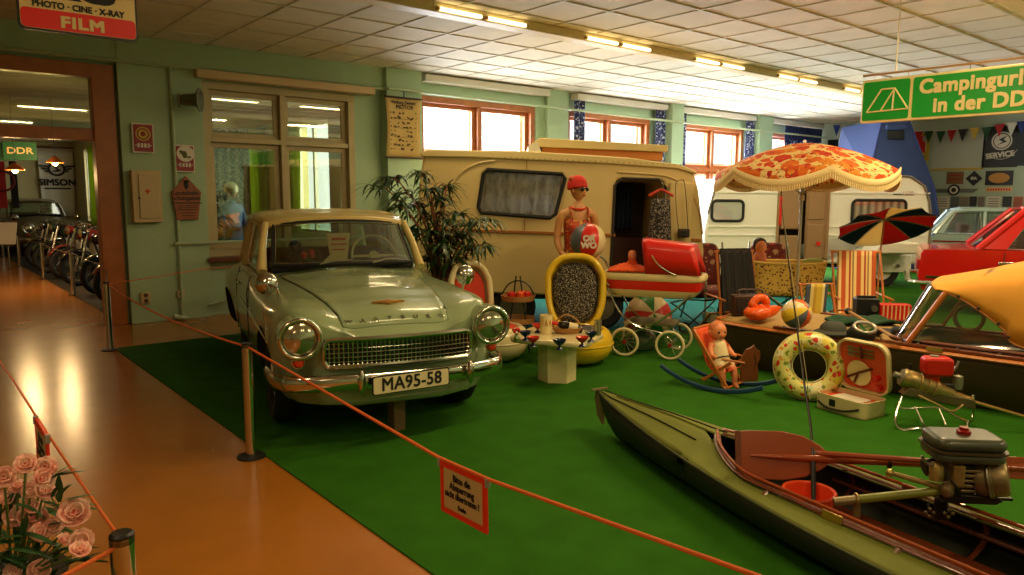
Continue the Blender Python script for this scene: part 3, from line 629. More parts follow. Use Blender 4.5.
# ------------------------------------------------------------------ the pale green car
def make_green_car():
    t = thing('vintage_car', 'pale green rounded vintage car with cream roof and plate MA 95-58', 'car', (2.415, 3.99, .008), R(-15.4))
    paint = mat('pale_green_car_paint', (150, 166, 126), .22, coat=.6); roofp = mat('cream_car_paint', (214, 190, 124), .25, coat=.5); dark = mat('dark_car_interior', (30, 24, 20), .8)
    TW = [(.0, .56), (.12, .69), (.3, .75), (.6, .775), (1.2, .785), (2.6, .79), (3.3, .87), (3.8, .82), (4.05, .70), (4.22, .56)]
    TC = [(.0, .735), (.06, .79), (.15, .83), (.35, .875), (.7, .925), (1.2, .965), (1.75, 1.0), (3.1, 1.0), (3.5, .97), (3.9, .86), (4.22, .70)]
    TF = [(.0, .80), (.05, .84), (.15, .875), (.4, .90), (.9, .915), (1.4, .915), (1.8, .93), (2.2, .95), (3.0, .95), (3.5, .92), (3.9, .84), (4.22, .68)]
    def top(x, y):
        x = abs(x); k = min(1, max(0, (1.75-y)/.9)); hood = interp(TC, y)-.05*(x/.5)**2-(.9*k)*max(0, x-.34-.12*min(1, y/1.7))**2*2.2
        f = interp(TF, y)-1.7*max(0, abs(x-.58)-.03)**2*(2.2 if x > .58 else 1.2)
        d = (hood-f)/.035
        return f+.035*math.log(1+math.exp(d)) if d < 30 else hood
    def ysh(x, y): return y+.24*x*x*math.exp(-y/.5)
    TX = [0, .08, .16, .24, .31, .36, .41, .45, .49, .53, .57, .61, .65, .69]
    def half(y, k=1.):
        w = interp(TW, y); wi = w-.045; o = []
        for q in TX: x = q/.69*wi; o.append((x, top(x, y)))
        zt = o[-1][1]
        o += [(w-.018, zt-.03), (w-.004, zt-.075), (w, zt-.14), (w+.004, .62), (w+.002, .52), (w-.006, .42), (w-.025, .33), (w-.07, .27), (w*.5, .25)]
        if k < 1: o = [(x*k, .55+(z-.55)*k) for x, z in o]
        return o
    rows = []
    ys = [0, .03, .07, .12, .18, .26, .36, .48, .62, .78, .95, 1.15, 1.35, 1.55, 1.75, 2.0, 2.4, 2.8, 3.1, 3.35, 3.55, 3.75, 3.9, 4.05, 4.15, 4.22]
    st = [(.09-.055, 0, .84), (.09-.035, 0, .95)]+[(.09+y, y, 1.) for y in ys]+[(4.35, 4.22, .93), (4.36, 4.22, .8)]
    for yy, y, k in st:
        h = half(y, k); ring = [(-x, z) for x, z in h[::-1]]+h[1:]
        rows.append([Vector((x, ysh(x, yy), z)) for x, z in ring])
    b = MB(); n = len(rows[0])
    vs = [p for r in rows for p in r]; fs = []
    for i in range(len(rows)-1):
        for j in range(n): fs.append((i*n+j, i*n+(j+1) % n, (i+1)*n+(j+1) % n, (i+1)*n+j))
    fs += [tuple(range(n)), tuple(range((len(rows)-1)*n, len(rows)*n))[::-1]]
    b._add(vs, fs); body = b.build('body', [paint, dark], t, smooth=50)
    cut = []
    def cutter(mb):
        o = mb.build('cutter', [paint, dark], t, smooth=0)
        for p in o.data.polygons: p.material_index = 1
        cut.append(o)
    FY, RY, WR = .83, 3.28, .325
    for y in (FY, RY):
        for s in (-1, 1): cutter(MB().cyl((s*.40, y, .30), (s*1.0, y, .30), .385, n=36))
    cutter(MB().box((0, 2.68, .85), (1.22, 1.7, .7)))
    carve(body, cut)
    body.data.shade_smooth(); body.data.set_sharp_from_angle(angle=R(42))
    # bonnet, a panel lying on the body
    def hx(v): return .55-.20*(1-v)**1.1
    hood = MB().surf(lambda u, v: (lambda x, y: Vector((x, ysh(x, y), top(x, y-.09)+.006)))((2*u-1)*hx(v), .115+1.52*v), 25, 21); hood.build('bonnet', paint, t, smooth=60, thick=.008)
    e = [(s*hx(v), .115+1.52*v) for s in (-1,) for v in [i/14 for i in range(15)]]+[(hx(v), .115+1.52*v) for v in [1-i/14 for i in range(15)]]
    MB().tube([(x, ysh(x, y), top(x, y-.09)+.002) for x, y in e], .006, 5).build('bonnet_gap', inkm, t)
    for i, ch in enumerate('WARTBURG'):
        x = (i-3.5)*.088; text('chrome_letter', ch, chrome, t, (x, ysh(x, .155), top(x, .07)+.008), (R(38), 0, 0), .046, ext=.004, sx=1.1)
    g = MB().prism([(-.115, 0), (-.03, .018), (0, .036), (.03, .018), (.115, 0), (.03, -.018), (0, -.036), (-.03, -.018)], 0, .012, 'xy').build('bonnet_emblem', mat('gilt_emblem', (205, 140, 50), .25, .8), t)
    g.location = (0.0, .36, top(0, .27)+.012); g.rotation_euler = (R(12), 0, 0)
    # grille
    gx, z0, z1 = .485, .53, .70
    fy = lambda x: ysh(x, .018)
    ring = rrect(gx*2, z1-z0, .045, 5, 0, (z0+z1)/2); dense = []
    for (x0, a0), (x1, a1) in zip(ring, ring[1:]+ring[:1]):
        k = max(1, int(abs(x1-x0)/.06))
        for i in range(k): dense.append((x0+(x1-x0)*i/k, a0+(a1-a0)*i/k))
    G = thing_part = MB().tube([(x, fy(x)-.012, z) for x, z in dense], .016, 8, True).build('grille_frame', chrome, t)
    MB().surf(lambda u, v: Vector(((2*u-1)*gx, fy((2*u-1)*gx)+.008, z0+(z1-z0)*v)), 21, 3).build('grille_back', inkm, t, thick=.004)
    g = MB()
    for i in range(1, 6): g.tube([(x, fy(x)-.006, z0+(z1-z0)*i/6) for x in [gx*(2*k/16-1) for k in range(17)]], .007, 6, flat=.6, up=(0, 0, 1))
    for i in range(1, 34): x = gx*(2*i/34-1); g.box((x, fy(x)-.005, (z0+z1)/2), (.007, .012, z1-z0))
    g.build('grille_mesh', chrome, t)
    # bumper
    pl = [(-.79, .46), (-.78, .34), (-.75, .21), (-.68, .11), (-.5, .045), (-.25, .01), (0, 0), (.25, .01), (.5, .045), (.68, .11), (.75, .21), (.78, .34), (.79, .46)]
    MB().tube(spline([(x, y-.02, .435) for x, y in pl], 4), .022, 12, flat=2.4, up=(0, 0, 1)).build('bumper', chrome, t, smooth=70)
    for x in (-.28, .44): MB().ell((x, -.045, .44), (.025, .03, .08)).build('overrider', chrome, t)
    MB().tube(spline([(x*.985, 4.45-y*.8, .46) for x, y in pl], 4), .024, 10, flat=3.0, up=(0, 0, 1)).build('rear_bumper', chrome, t, smooth=70)
    P = MB().prism(rrect(.53, .118, .015, cx=0, cz=0), -.006, .004).build('number_plate', mat('black_plate_edge', (20, 20, 20), .4), t); P.location = (.03, -.075, .425); P.rotation_euler = (0, 0, R(8))
    MB().prism(rrect(.515, .104, .012), -.009, -.005).build('plate_face', mat('cream_plate', (226, 212, 168), .4), P)
    text('lettering', 'MA95-58', inkm, P, (0, -.0105, 0), (PI/2, 0, 0), .115, ext=.001, bold=.002, sx=.93, sp=1.04)
    lens = mat('headlamp_lens', (190, 184, 160), .14, .9); amber = mat('orange_lamp_lens', (215, 60, 25), .15, coat=.5)
    for s in (-1, 1):
        x, z = s*.63, .722; y = ysh(.635, .0)+.0
        M = TM(x, y-.015, z) @ RM(PI/2)
        h = MB().lathe([(.13, -.12), (.135, 0), (.137, .03), (.128, .042), (.112, .036), (.105, .02)], 32, M).build('headlight', paint, t)
        MB().torus((0, 0, 0), .119, .014, M @ TM(0, 0, .034)).build('chrome_ring', chrome, h)
        MB().lathe([(0, .062), (.05, .055), (.085, .042), (.108, .024)], 32, M).build('lens', lens, h)
        MB().ell((x, y-.045, z-.045), (.05, .02, .025)).build('bulb_glow_reflector', mat('gold_reflector', (215, 160, 60), .15, 1.), h)
        i = MB().lathe([(0, .035), (.022, .03), (.034, .014), (.036, 0)], 20, TM(s*.64, y-.015, .572) @ RM(PI/2)).build('indicator', amber, t)
        MB().torus((s*.64, y-.015, .572), .037, .006, RM(PI/2)).build('rim', chrome, i)
        # wing mirror
        bx, by = s*.67, .72; bz = top(.66, by-.09)
        mh = Vector((s*.735, by+.10, bz+.085))
        q = MB().tube(spline([(bx, by, bz-.01), (bx+s*.01, by-.03, bz+.06), mh-Vector((0, .02, .0))], 5), .009, 7).build('wing_mirror', chrome, t)
        MB().lathe([(0, -.05), (.045, -.042), (.075, -.012), (.078, .012), (.07, .016), (0, .012)], 24, TM(mh) @ RM(-PI/2, 0, s*.15)).build('mirror_bowl', chrome, q)
    # wheels
    tyre = mat('dark_tyre', (18, 18, 17), .75); hubm = mat('cream_wheel_rim', (200, 186, 140), .4)
    for s in (-1, 1):
        for y in (FY, RY):
            M = TM(s*.65, y, WR) @ RM(0, PI/2*s)
            w = MB().lathe([(.20, -.075), (.29, -.085), (.318, -.06), (.325, -.02), (.325, .02), (.318, .06), (.29, .085), (.20, .075), (.195, 0)], 40, M).build('wheel', tyre, t)
            MB().lathe([(.2, .05), (.19, .03), (.13, .035), (.11, .05)], 32, M).build('rim', hubm, w); MB().lathe([(.125, .05), (.1, .07), (0, .085)], 32, M).build('hub_cap', chrome, w)
    # greenhouse
    def ws(u, v):                                       # windscreen, u across, v up
        a = 2*u-1; b = Vector((a*.635, 1.56+.21*a*a, 1.015-.02*a*a)); c = Vector((a*.575, 1.94+.14*a*a, 1.39-.032*a*a)); return b.lerp(c, v)
    def rw(u, v):
        a = 2*u-1; b = Vector((a*.6, 3.78-.22*a*a, 1.0)); c = Vector((a*.52, 3.44-.14*a*a, 1.35-.02*a*a)); return b.lerp(c, v)
    gl = glass('car_glass', (205, 220, 205), .1)
    MB().surf(lambda u, v: ws(.02+.96*u, .03+.94*v), 17, 7).build('windscreen', gl, t, smooth=180, fix=False)
    MB().surf(lambda u, v: rw(.02+.96*u, .03+.94*v), 13, 5).build('rear_window', gl, t, smooth=180, fix=False)
    def loop(fn, k=10): return [fn(i/k, 0) for i in range(k)]+[fn(1, i/5) for i in range(5)]+[fn(1-i/k, 1) for i in range(k)]+[fn(0, 1-i/5) for i in range(5)]
    MB().tube(loop(lambda u, v: ws(.035+.93*u, .05+.9*v)), .015, 8, True).build('windscreen_seal', rubber, t)
    MB().tube(loop(lambda u, v: ws(.05+.90*u, .085+.83*v)+Vector((0, -.008, .002))), .005, 6, True).build('windscreen_trim', chrome, t)
    zr = [(0, 1.39), (.15, 1.425), (.4, 1.455), (.65, 1.45), (.85, 1.415), (1, 1.35)]
    def roof(u, v):
        a = 2*u-1; w = interp([(0, .615), (.3, .665), (.7, .67), (1, .56)], v)
        y = 1.94+1.50*v+(.14*(1-v)-.14*v)*a*a; return Vector((a*w, y, interp(zr, v)-.035*a*a-.03*a**8))
    MB().surf(roof, 25, 21).build('roof', roofp, t, smooth=60, thick=.03)
    MB().tube([roof(0, i/14)-Vector((.004, 0, .015)) for i in range(15)], .014, 6).build('roof_gutter', roofp, t)
    MB().tube([roof(1, i/14)-Vector((-.004, 0, .015)) for i in range(15)], .014, 6).build('roof_gutter', roofp, t)
    MB().tube([roof(i/16, 0)-Vector((0, .0, .01)) for i in range(17)], .02, 8).build('roof_front_rail', roofp, t)
    MB().tube([roof(i/16, 1)-Vector((0, .0, .01)) for i in range(17)], .02, 8).build('roof_rear_rail', roofp, t)
    for s in (-1, 1):
        A0, A1 = Vector((s*.668, 1.78, .97)), Vector((s*.60, 2.07, 1.35))
        MB().tube([A0, A0.lerp(A1, .5)+Vector((s*.012, -.0, .0)), A1], [.042, .033, .03], 10).build('front_pillar', roofp, t)
        MB().tube([(s*.71, 2.78, .95), (s*.635, 2.76, 1.365)], .026, 8, flat=1.6).build('middle_pillar', roofp, t)
        MB().surf(lambda u, v: Vector((s*(.72-.10*v-.06*u), 3.28+.36*u-(.1*u+.06)*v, .95+.42*v-.03*u*v)), 7, 7).build('rear_pillar', roofp, t, smooth=180, thick=.04)
        for ya, yb, nm in ((1.85, 2.74, 'front_side_window'), (2.82, 3.3, 'rear_side_window')):
            f = lambda u, v: Vector((s*(.70-.085*v), (ya+(yb-ya)*u)*(1-v)+v*(max(ya, 2.12)+(yb-.03-max(ya, 2.12))*u), .985+.375*v))
            MB().surf(f, 5, 4).build(nm, gl, t, smooth=180, fix=False); MB().tube(loop(f, 6), .011, 6, True).build('side_window_frame', chrome if ya < 2 else rubber, t)
        MB().tube([(s*.789, 1.80, .42), (s*.792, 1.80, .8), (s*.76, 1.82, .93)], .005, 5).build('door_gap', inkm, t); MB().tube([(s*.80, 2.78, .36), (s*.803, 2.78, .8), (s*.765, 2.78, .93)], .005, 5).build('door_gap', inkm, t)
        MB().box((s*.80, 2.62, .80), (.02, .13, .022)).build('door_handle', chrome, t, bevel=.006)
        MB().tube([(s*.792, .36+.0, .66), (s*.797, 1.4, .68), (s*.797, 2.6, .68), (s*.785, 3.5, .66)], .006, 6).build('side_trim', chrome, t)
        wp = [ws(.5+s*.17-.02, .03)+Vector((0, -.02, .01)), ws(.5+s*.17+.08, .09)+Vector((0, -.022, .012)), ws(.5+s*.17+.19, .10)+Vector((0, -.02, .01))]
        MB().tube(wp, .006, 6).build('wiper', chrome, t)
    MB().tube([(s*(.385-.0), FY, .3) for s in (-1, 1)], .03, 8).build('axle', inkm, t)
    MB().tube([(s*(.385-.0), RY, .3) for s in (-1, 1)], .03, 8).build('axle', inkm, t)
    seatm = mat('brown_car_seat', (84, 40, 30), .8)
    MB().box((0, 1.88, 1.0), (1.2, .28, .05), rot=(.1, 0, 0)).build('dashboard', dark, t, bevel=.02)
    for s in (-1, 1): MB().box((s*.3, 2.72, .90), (.52, .16, .36), rot=(-.2, 0, 0)).build('front_seat', seatm, t, bevel=.05)
    MB().box((0, 3.3, .88), (1.15, .16, .36), rot=(-.25, 0, 0)).build('rear_seat', seatm, t, bevel=.05)
    ivory = mat('ivory_steering_wheel', (222, 206, 150), .3); M = TM(.33, 2.08, 1.05) @ RM(R(62))
    q = MB().torus((0, 0, 0), .2, .012, M).build('steering_wheel', ivory, t)
    MB().cyl(M @ Vector((0, 0, 0)), M @ Vector((0, 0, -.3)), .02).build('column', inkm, q)
    MB().box((0, 0, 0), (.4, .02, .012)).lathe([(0, .02), (.04, .015), (.05, 0)], 16).build('spokes', ivory, q).matrix_local = M
    # dressing that lies in the car, each a thing of its own
    w = lambda x, y, z: (Matrix.Translation(t.location) @ Euler(t.rotation_euler).to_matrix().to_4x4()) @ Vector((x, y, z))
    return t, w
car, carw = make_green_car()
c = thing('price_card', 'cream card with red writing standing behind the car windscreen', 'card', carw(-.03, 1.86, 1.03), R(-14))
MB().prism([(-.07, 0), (.07, 0), (.1, .24), (-.1, .24)], -.004, .004).build('sheet', mat('cream_card', (226, 196, 150), .6), c); g = MB()
for i, ww in enumerate((.12, .14, .11)): g.box((0, -.006, .19-.045*i), (ww, .002, .022 if i == 0 else .012))
g.build('lettering_bars', redp, c)
MB().prism([(-.14, 0), (.02, 0), (-.04, .1)], -.03, -.024).build('folded_leaf', mat('cream_card', (226, 196, 150), .6), c)
c = thing('red_flower_bunch', 'small bunch of red flowers on the car dashboard', 'flowers', carw(-.30, 1.84, 1.03), 0)
g = MB(); rr = random.Random(4)
for i in range(7): g.ell((rr.uniform(-.06, .06), rr.uniform(-.03, .03), .045+rr.uniform(0, .05)), .026, 8, 6)
g.build('blossoms', mat('red_petals', (200, 30, 40), .6), c); MB().ell((0, 0, .02), (.05, .03, .02)).build('leaves', mat('dark_leaf', (30, 62, 26), .6), c)
c = tag(MB().ell((0, 0, .06), (.085, .07, .07)).ell((.0, -.04, .14), (.055, .05, .05)).build('plush_toy', mat('dark_blue_plush', (26, 34, 52), .95, bump=.8, bs=80)), 'dark blue plush toy behind the left of the car windscreen', 'toy'); c.location = carw(-.40, 1.9, 1.03)
c = tag(MB().box((0, 0, .17), (.09, .09, .34)).box((0, 0, .352), (.12, .12, .025)).build('prop_stand', mat('brown_wooden_prop', (120, 96, 60), .7, var=.15), bevel=.006), 'square brown wooden prop standing under the front of the green car', 'stand'); c.location = flr(399, 431) + Vector((.0, .03, 0))
# ------------------------------------------------------------------ beige caravan
tan = mat('beige_caravan_paint', (218, 194, 134), .35, var=.03, vs=2); tan_top = mat('cream_caravan_roof', (220, 200, 140), .4)
D1 = 8.7; s1 = D1/FPX
base = at(555, 300, D1); base.z = .014
t = thing('caravan', 'beige vintage caravan with lace curtained window and open side door', 'caravan', base, rot=(0, R(1.7), YAW))
def cx(px): return (px-555)*s1
def cz(py): return 1.6+(198-py)*s1
prof = [(cx(432), .42), (cx(419), .62), (cx(414), .95), (cx(414), 1.3), (cx(417), 1.75), (cx(420), cz(165)), (cx(424), cz(162)),
        (cx(470), cz(162)), (cx(600), cz(164)), (cx(672), cz(167)), (cx(685), cz(172)), (cx(691), cz(190)), (cx(697), cz(225)), (cx(700), cz(250)), (cx(699), .75), (cx(690), .5), (cx(680), .42)]
DEP = 1.85
body = MB().prism(prof, 0, DEP).build('body', tan, t, smooth=25, bevel=.04)
wp = [(cx(483), cz(176)), (cx(556), cz(178)), (cx(559), cz(182)), (cx(551), cz(217)), (cx(546), cz(221)), (cx(478), cz(218)), (cx(475), cz(213)), (cx(479), cz(180))]
dx0, dx1, dz0, dz1 = cx(609), cx(657), .62, cz(181)
body.modifiers.clear()
c1 = MB().prism(wp, -.2, DEP+.2).build('c', tan, t, smooth=0); c2 = MB().box(((dx0+dx1)/2, .55, (dz0+dz1)/2), (dx1-dx0, 1.5, dz1-dz0)).build('c', tan, t, smooth=0, bevel=.05)
c3 = MB().box((cx(570), DEP-.1, cz(196)), (2.4, .6, .34)).build('c', tan, t, smooth=0)
carve(body, [c1, c2]); q = body.modifiers.new('b', 'BEVEL'); q.width = .03; q.segments = 3; q.angle_limit = R(50); q.limit_method = 'ANGLE'
body.data.shade_smooth(); body.data.set_sharp_from_angle(angle=R(30))
# roof skin with overhanging lip, rivet line and lifting roof
rp = [(cx(418), cz(166)), (cx(417), cz(162)), (cx(425), cz(159)), (cx(520), cz(157)), (cx(620), cz(160)), (cx(672), cz(165)), (cx(687), cz(171)), (cx(688), cz(174)), (cx(668), cz(169)), (cx(600), cz(166.5)), (cx(470), cz(165))]
MB().prism(rp, -.035, DEP+.03).build('roof', tan_top, t, smooth=25, bevel=.015)
rv = [MB().ell((cx(500+5.5*i), -.037, cz(163.8+.00005*(5.5*i)**2)), .007, 6, 4) for i in range(33)]
g = MB()
for r_ in rv: g._add(r_.v, r_.f)
o = g.build('rivet_line', mat('rivet_metal', (150, 120, 70), .5), t); o['kind'] = 'stuff'
lid = [(cx(533), cz(152)), (cx(524), cz(150)), (cx(533), cz(143)), (cx(660), cz(146)), (cx(660), cz(152.5))]
MB().prism(lid, .1, DEP-.15).build('lifting_roof', tan_top, t, smooth=20, bevel=.01)
MB().prism([(cx(536), cz(157)), (cx(536), cz(152)), (cx(656), cz(153)), (cx(656), cz(161))], .16, DEP-.2).build('roof_bellows', mat('orange_wood_band', (206, 128, 50), .5), t, smooth=0)
MB().prism([(cx(522), cz(157.5)), (cx(522), cz(151)), (cx(531), cz(147.5)), (cx(535), cz(157))], .06, DEP-.12).build('roof_end_flap', mat('white_flap', (220, 215, 195), .5), t, smooth=0)
MB().tube([(x, -.012, z) for x, z in wp], .022, 8, True).build('window_seal', rubber, t); MB().prism(wp, .005, .011).build('window_pane', glass('caravan_glass', refl=.07), t, smooth=0)
lace = ramp_mat('lace_curtain', 'noise', [(0, (150, 146, 138)), (.42, (226, 224, 218)), (.5, (250, 249, 244)), (1, (250, 249, 244))], 16, .8, vec=(1.6, .4, .55), const=False, detail=4)
cloth_light(lace, .78)
MB().surf(lambda u, v: Vector((cx(474)+(cx(560)-cx(474))*u, .075+.022*math.sin(46*u), cz(222)+(cz(174)-cz(222))*v)), 90, 3).build('lace_curtain', lace, t, smooth=180, fix=False, thick=.003)
MB().box((cx(438)/2+cx(607)/2, -.012, cz(236)), (cx(607)-cx(430), .02, .035)).box((cx(676), -.012, cz(238)), (cx(698)-cx(658), .02, .035)).build('side_trim', mat('brown_trim', (158, 98, 44), .4), t, bevel=.005)
MB().tube(spline([(cx(436), -.01, cz(232)), (cx(441), -.01, cz(206)), (cx(455), -.01, cz(182)), (cx(472), -.01, cz(171)), (cx(490), -.01, cz(167))], 6), .014, 6).build('side_moulding', tan, t)
MB().tube(spline([(cx(697), -.01, cz(232)), (cx(692), -.01, cz(208)), (cx(682), -.01, cz(190)), (cx(672), -.01, cz(182)), (cx(655), -.01, cz(176)), (cx(610), -.01, cz(174))], 6), .012, 6).build('side_moulding', tan, t)
MB().box((cx(521), -.005, cz(170)), (.008, .012, .12)).box((cx(521), -.005, cz(228)), (.008, .012, .14)).build('panel_seam', mat('brown_trim', (158, 98, 44), .4), t)
# what the doorway shows
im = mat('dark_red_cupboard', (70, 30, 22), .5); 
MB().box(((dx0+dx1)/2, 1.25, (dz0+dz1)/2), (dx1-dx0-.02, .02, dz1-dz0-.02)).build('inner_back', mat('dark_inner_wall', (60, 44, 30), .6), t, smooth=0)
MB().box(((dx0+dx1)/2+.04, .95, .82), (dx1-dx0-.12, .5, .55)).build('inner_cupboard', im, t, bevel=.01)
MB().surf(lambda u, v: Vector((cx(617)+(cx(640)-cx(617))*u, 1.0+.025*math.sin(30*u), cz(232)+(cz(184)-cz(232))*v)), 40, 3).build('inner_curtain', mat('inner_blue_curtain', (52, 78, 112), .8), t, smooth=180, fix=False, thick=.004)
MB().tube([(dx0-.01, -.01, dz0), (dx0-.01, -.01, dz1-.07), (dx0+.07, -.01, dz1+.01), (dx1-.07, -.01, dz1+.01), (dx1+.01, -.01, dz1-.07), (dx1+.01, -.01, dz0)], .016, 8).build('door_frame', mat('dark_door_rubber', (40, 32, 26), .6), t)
dr = MB().box((cx(673), -.05, (dz0+dz1)/2+.0), (cx(684)-cx(660), .05, dz1-dz0)).build('door', tan, t, bevel=.03)
MB().cyl((cx(663), -.11, cz(226)), (cx(663), -.07, cz(226)), .015).build('door_handle', chrome, dr)
for xx in (-.5, .55):
    zw = .27+xx*.0297
    w = MB().lathe([(.16, -.07), (.24, -.085), (.27, -.05), (.27, .05), (.24, .085), (.16, .07)], 30, TM(xx, .16, zw) @ RM(PI/2)).build('wheel', rubber, t); MB().lathe([(0, .07), (.16, .06), (.17, .0)], 24, TM(xx, .16, zw) @ RM(PI/2)).build('hub', mat('dull_wheel_paint', (112, 104, 84), .5), w)
MB().box((0, .9, .4), (2.6, 1.5, .1)).build('chassis', inkm, t, smooth=0)
for xx in (-1.1, 1.2): MB().cyl((xx, .25, xx*.0297), (xx, .25, .42), .025).build('support_leg', steel, t)
lq = loc_of(t); tw = Matrix.Translation(t.location) @ Euler(t.rotation_euler).to_matrix().to_4x4()
# things hanging at the caravan door
d = thing('dress', 'black and white patterned summer dress hanging on a red hanger by the caravan door', 'dress', tw @ Vector((cx(651), -.17, cz(190))), YAW)
dm = ramp_mat('black_white_dress_cloth', 'voronoi', [(0, (30, 28, 30)), (.34, (150, 140, 130)), (.5, (24, 22, 26)), (.75, (90, 84, 84))], 85, .8)
MB().surf(lambda u, v: Vector(((.085+.05*v+.012*math.sin(6*PI*u))*math.cos(2*PI*u)*1.15, (.045+.02*v)*math.sin(2*PI*u), -.1-.82*v)), 24, 10, True).build('cloth', dm, d, thick=.004)
MB().tube([(-.05, 0, -.1), (-.045, 0, -.03)], .008).build('strap', dm, d); MB().tube([(.05, 0, -.1), (.045, 0, -.03)], .008).build('strap', dm, d)
MB().tube(spline([(-.14, 0, -.07), (-.05, 0, -.02), (0, 0, .0), (.05, 0, -.02), (.14, 0, -.07)], 5), .016, 8).build('hanger', mat('red_hanger', (196, 52, 34), .4), d)
MB().tube(spline([(0, 0, 0), (0.02, 0, .06), (.0, .04, .08), (.0, .15, .07)], 4), .004, 6).build('hook', steel, d)
k = thing('camera_bag', 'small dark camera case hanging by its strap beside the caravan door', 'camera', tw @ Vector((cx(675), -.17, cz(231))), YAW)
MB().box((0, 0, 0), (.13, .08, .1)).build('case', mat('dark_brown_leather', (46, 26, 18), .5), k, bevel=.015); MB().cyl((0, -.04, -.0), (0, -.06, -.0), .03).build('lens_cover', blackm, k)
MB().tube(spline([(-.06, 0, .05), (-.09, .02, .3), (-.1, .02, .55), (-.05, .02, .6), (.0, .02, .55), (.05, 0, .05)], 6), .009, 6, flat=.4).build('strap', mat('dark_brown_leather', (46, 26, 18), .5), k)

# ------------------------------------------------------------------ mannequin with cap and sunglasses
Dm = 7.95; sm = Dm/FPX; b0 = at(577, 240, Dm); b0.z = 0
t = thing('mannequin', 'mannequin in red bathing cap, sunglasses and patterned swimsuit holding a ball', 'mannequin', b0, YAW+R(14))
skin = mat('tan_mannequin_skin', (206, 146, 92), .4, sub=.05)
def mz(py): return 1.6+(198-py)*sm
H = 1.8
me = bpy.data.meshes.new('body'); J = [(0, 0, .93, .145, .11), (0, 0, 1.08, .115, .085), (0, -.005, 1.22, .125, .09), (0, 0, 1.34, .13, .09), (0, 0, 1.425, .10, .075), (0, .0, 1.485, .05, .05), (0, -.005, 1.55, .05, .05)]
V = [(x, y, z) for x, y, z, *_ in J]; Rr = [(a, b) for *_, a, b in J]; E = [(i, i+1) for i in range(len(J)-1)]
def chain(root, pts):
    prev = root
    for x, y, z, r in pts: V.append((x, y, z)); Rr.append((r, r)); E.append((prev, len(V)-1)); prev = len(V)-1
    return prev
for sgn in (-1, 1):
    chain(4, [(sgn*.155, 0.0, 1.42, .055), (sgn*.19, .0, 1.37, .05), (sgn*.215, .02, 1.24, .042), (sgn*.225, .0, 1.10, .038), (sgn*.20, -.10, .99, .034), (sgn*.16, -.2, .95, .026), (sgn*.145, -.23, .94, .03), (sgn*.13, -.27, .94, .024)])
    chain(0, [(sgn*.085, 0, .84, .105), (sgn*.09, -.01, .68, .085), (sgn*.09, 0, .50, .058), (sgn*.09, .015, .38, .056), (sgn*.09, .01, .2, .042), (sgn*.09, .02, .085, .036), (sgn*.095, -.04, .045, .036), (sgn*.10, -.13, .035, .03)])
me.from_pydata(V, E, []); o = bpy.data.objects.new('body', me); C.objects.link(o); me.materials.append(skin)
q = o.modifiers.new('skin', 'SKIN'); q.use_smooth_shade = True
for v, r in zip(me.skin_vertices[0].data, Rr): v.radius = r
me.skin_vertices[0].data[0].use_root = True
q = o.modifiers.new('sub', 'SUBSURF'); q.levels = q.render_levels = 2
def finish(o, parent, m, s=60):
    bpy.context.view_layer.update(); me = bpy.data.meshes.new_from_object(o.evaluated_get(bpy.context.evaluated_depsgraph_get())); o.modifiers.clear(); o.data = me
    if not me.materials: me.materials.append(m)
    me.shade_smooth(); o.parent = parent; return o
finish(o, t, skin)
# fingers
for sgn in (-1, 1):
    g = MB()
    for i, l in enumerate((.06, .075, .08, .068)):
        z = .925+.02*i; p = Vector((sgn*.125, -.28, z)); g.tube(spline([p, p+Vector((-sgn*.012, -.035, -.002)), p+Vector((-sgn*.035, -l, -.004)), p+Vector((-sgn*.055, -l-.012, -.004))], 3), [.0095]*9+[.006], 7)
    g.tube(spline([(sgn*.13, -.25, .965), (sgn*.115, -.275, .995), (sgn*.09, -.295, 1.0)], 3), [.011]*6+[.008], 7)
    g.build('fingers', skin, t)['kind'] = 'stuff'
hd = Matrix.Translation((0, -.012, 1.665)) @ RM(0, 0, R(28))
def head(u, v):
    a = 2*PI*u; ph = PI*v; x = .073*math.sin(ph)*math.sin(a); y = -.092*math.sin(ph)*math.cos(a); z = -.118*math.cos(ph)
    k = max(0, -z/.118); x *= 1-.30*k**1.3; y = y*(1-.12*k)-.006*k
    f = max(0, math.cos(a))
    y -= .022*f**14*math.exp(-((z+.018)/.022)**2)+.006*f**10*math.exp(-((z+.062)/.012)**2)-.006*f**2*math.exp(-((z-.012)/.02)**2)*abs(math.sin(a))*2
    y -= .008*f**8*math.exp(-((z+.1)/.02)**2)
    return hd @ Vector((x, y, z))
MB().surf(head, 40, 30, True).build('head', skin, t, smooth=180)
for sgn in (-1, 1): MB().ell(hd @ Vector((sgn*.073, .008, -.01)), (.011, .02, .03)).build('ear', skin, t)
MB().ell(hd @ Vector((0, -.095, -.06)), (.022, .01, .008), rot=(0, 0, R(28))).build('lips', mat('red_lips', (180, 50, 44), .4), t)
capm = mat('red_knit_cap', (212, 34, 24), .7, bump=.8, bs=60)
MB().lathe([(.0001, .155), (.04, .15), (.075, .128), (.095, .09), (.103, .05), (.103, .02), (.092, .012), (.085, .02)], 28, hd @ TM(0, .006, 0) @ RM(R(-10)), sy=1.12).build('cap', capm, t)
MB().ell(hd @ Vector((-.07, .03, .12)), (.035, .035, .03)).build('cap_flower', mat('pink_cap_flower', (214, 110, 80), .7), t)
g = MB()
for sgn in (-1, 1):
    g.ell(hd @ Vector((sgn*.034, -.094, .004)), (.032, .012, .022), rot=(0, 0, R(28))); g.tube([hd @ Vector((sgn*.062, -.08, .01)), hd @ Vector((sgn*.078, .0, .01))], .004, 5)
g.tube([hd @ Vector((-.01, -.1, .01)), hd @ Vector((.01, -.1, .01))], .005, 5); g.build('sunglasses', mat('black_sunglasses', (12, 12, 12), .12), t)
neck = MB()
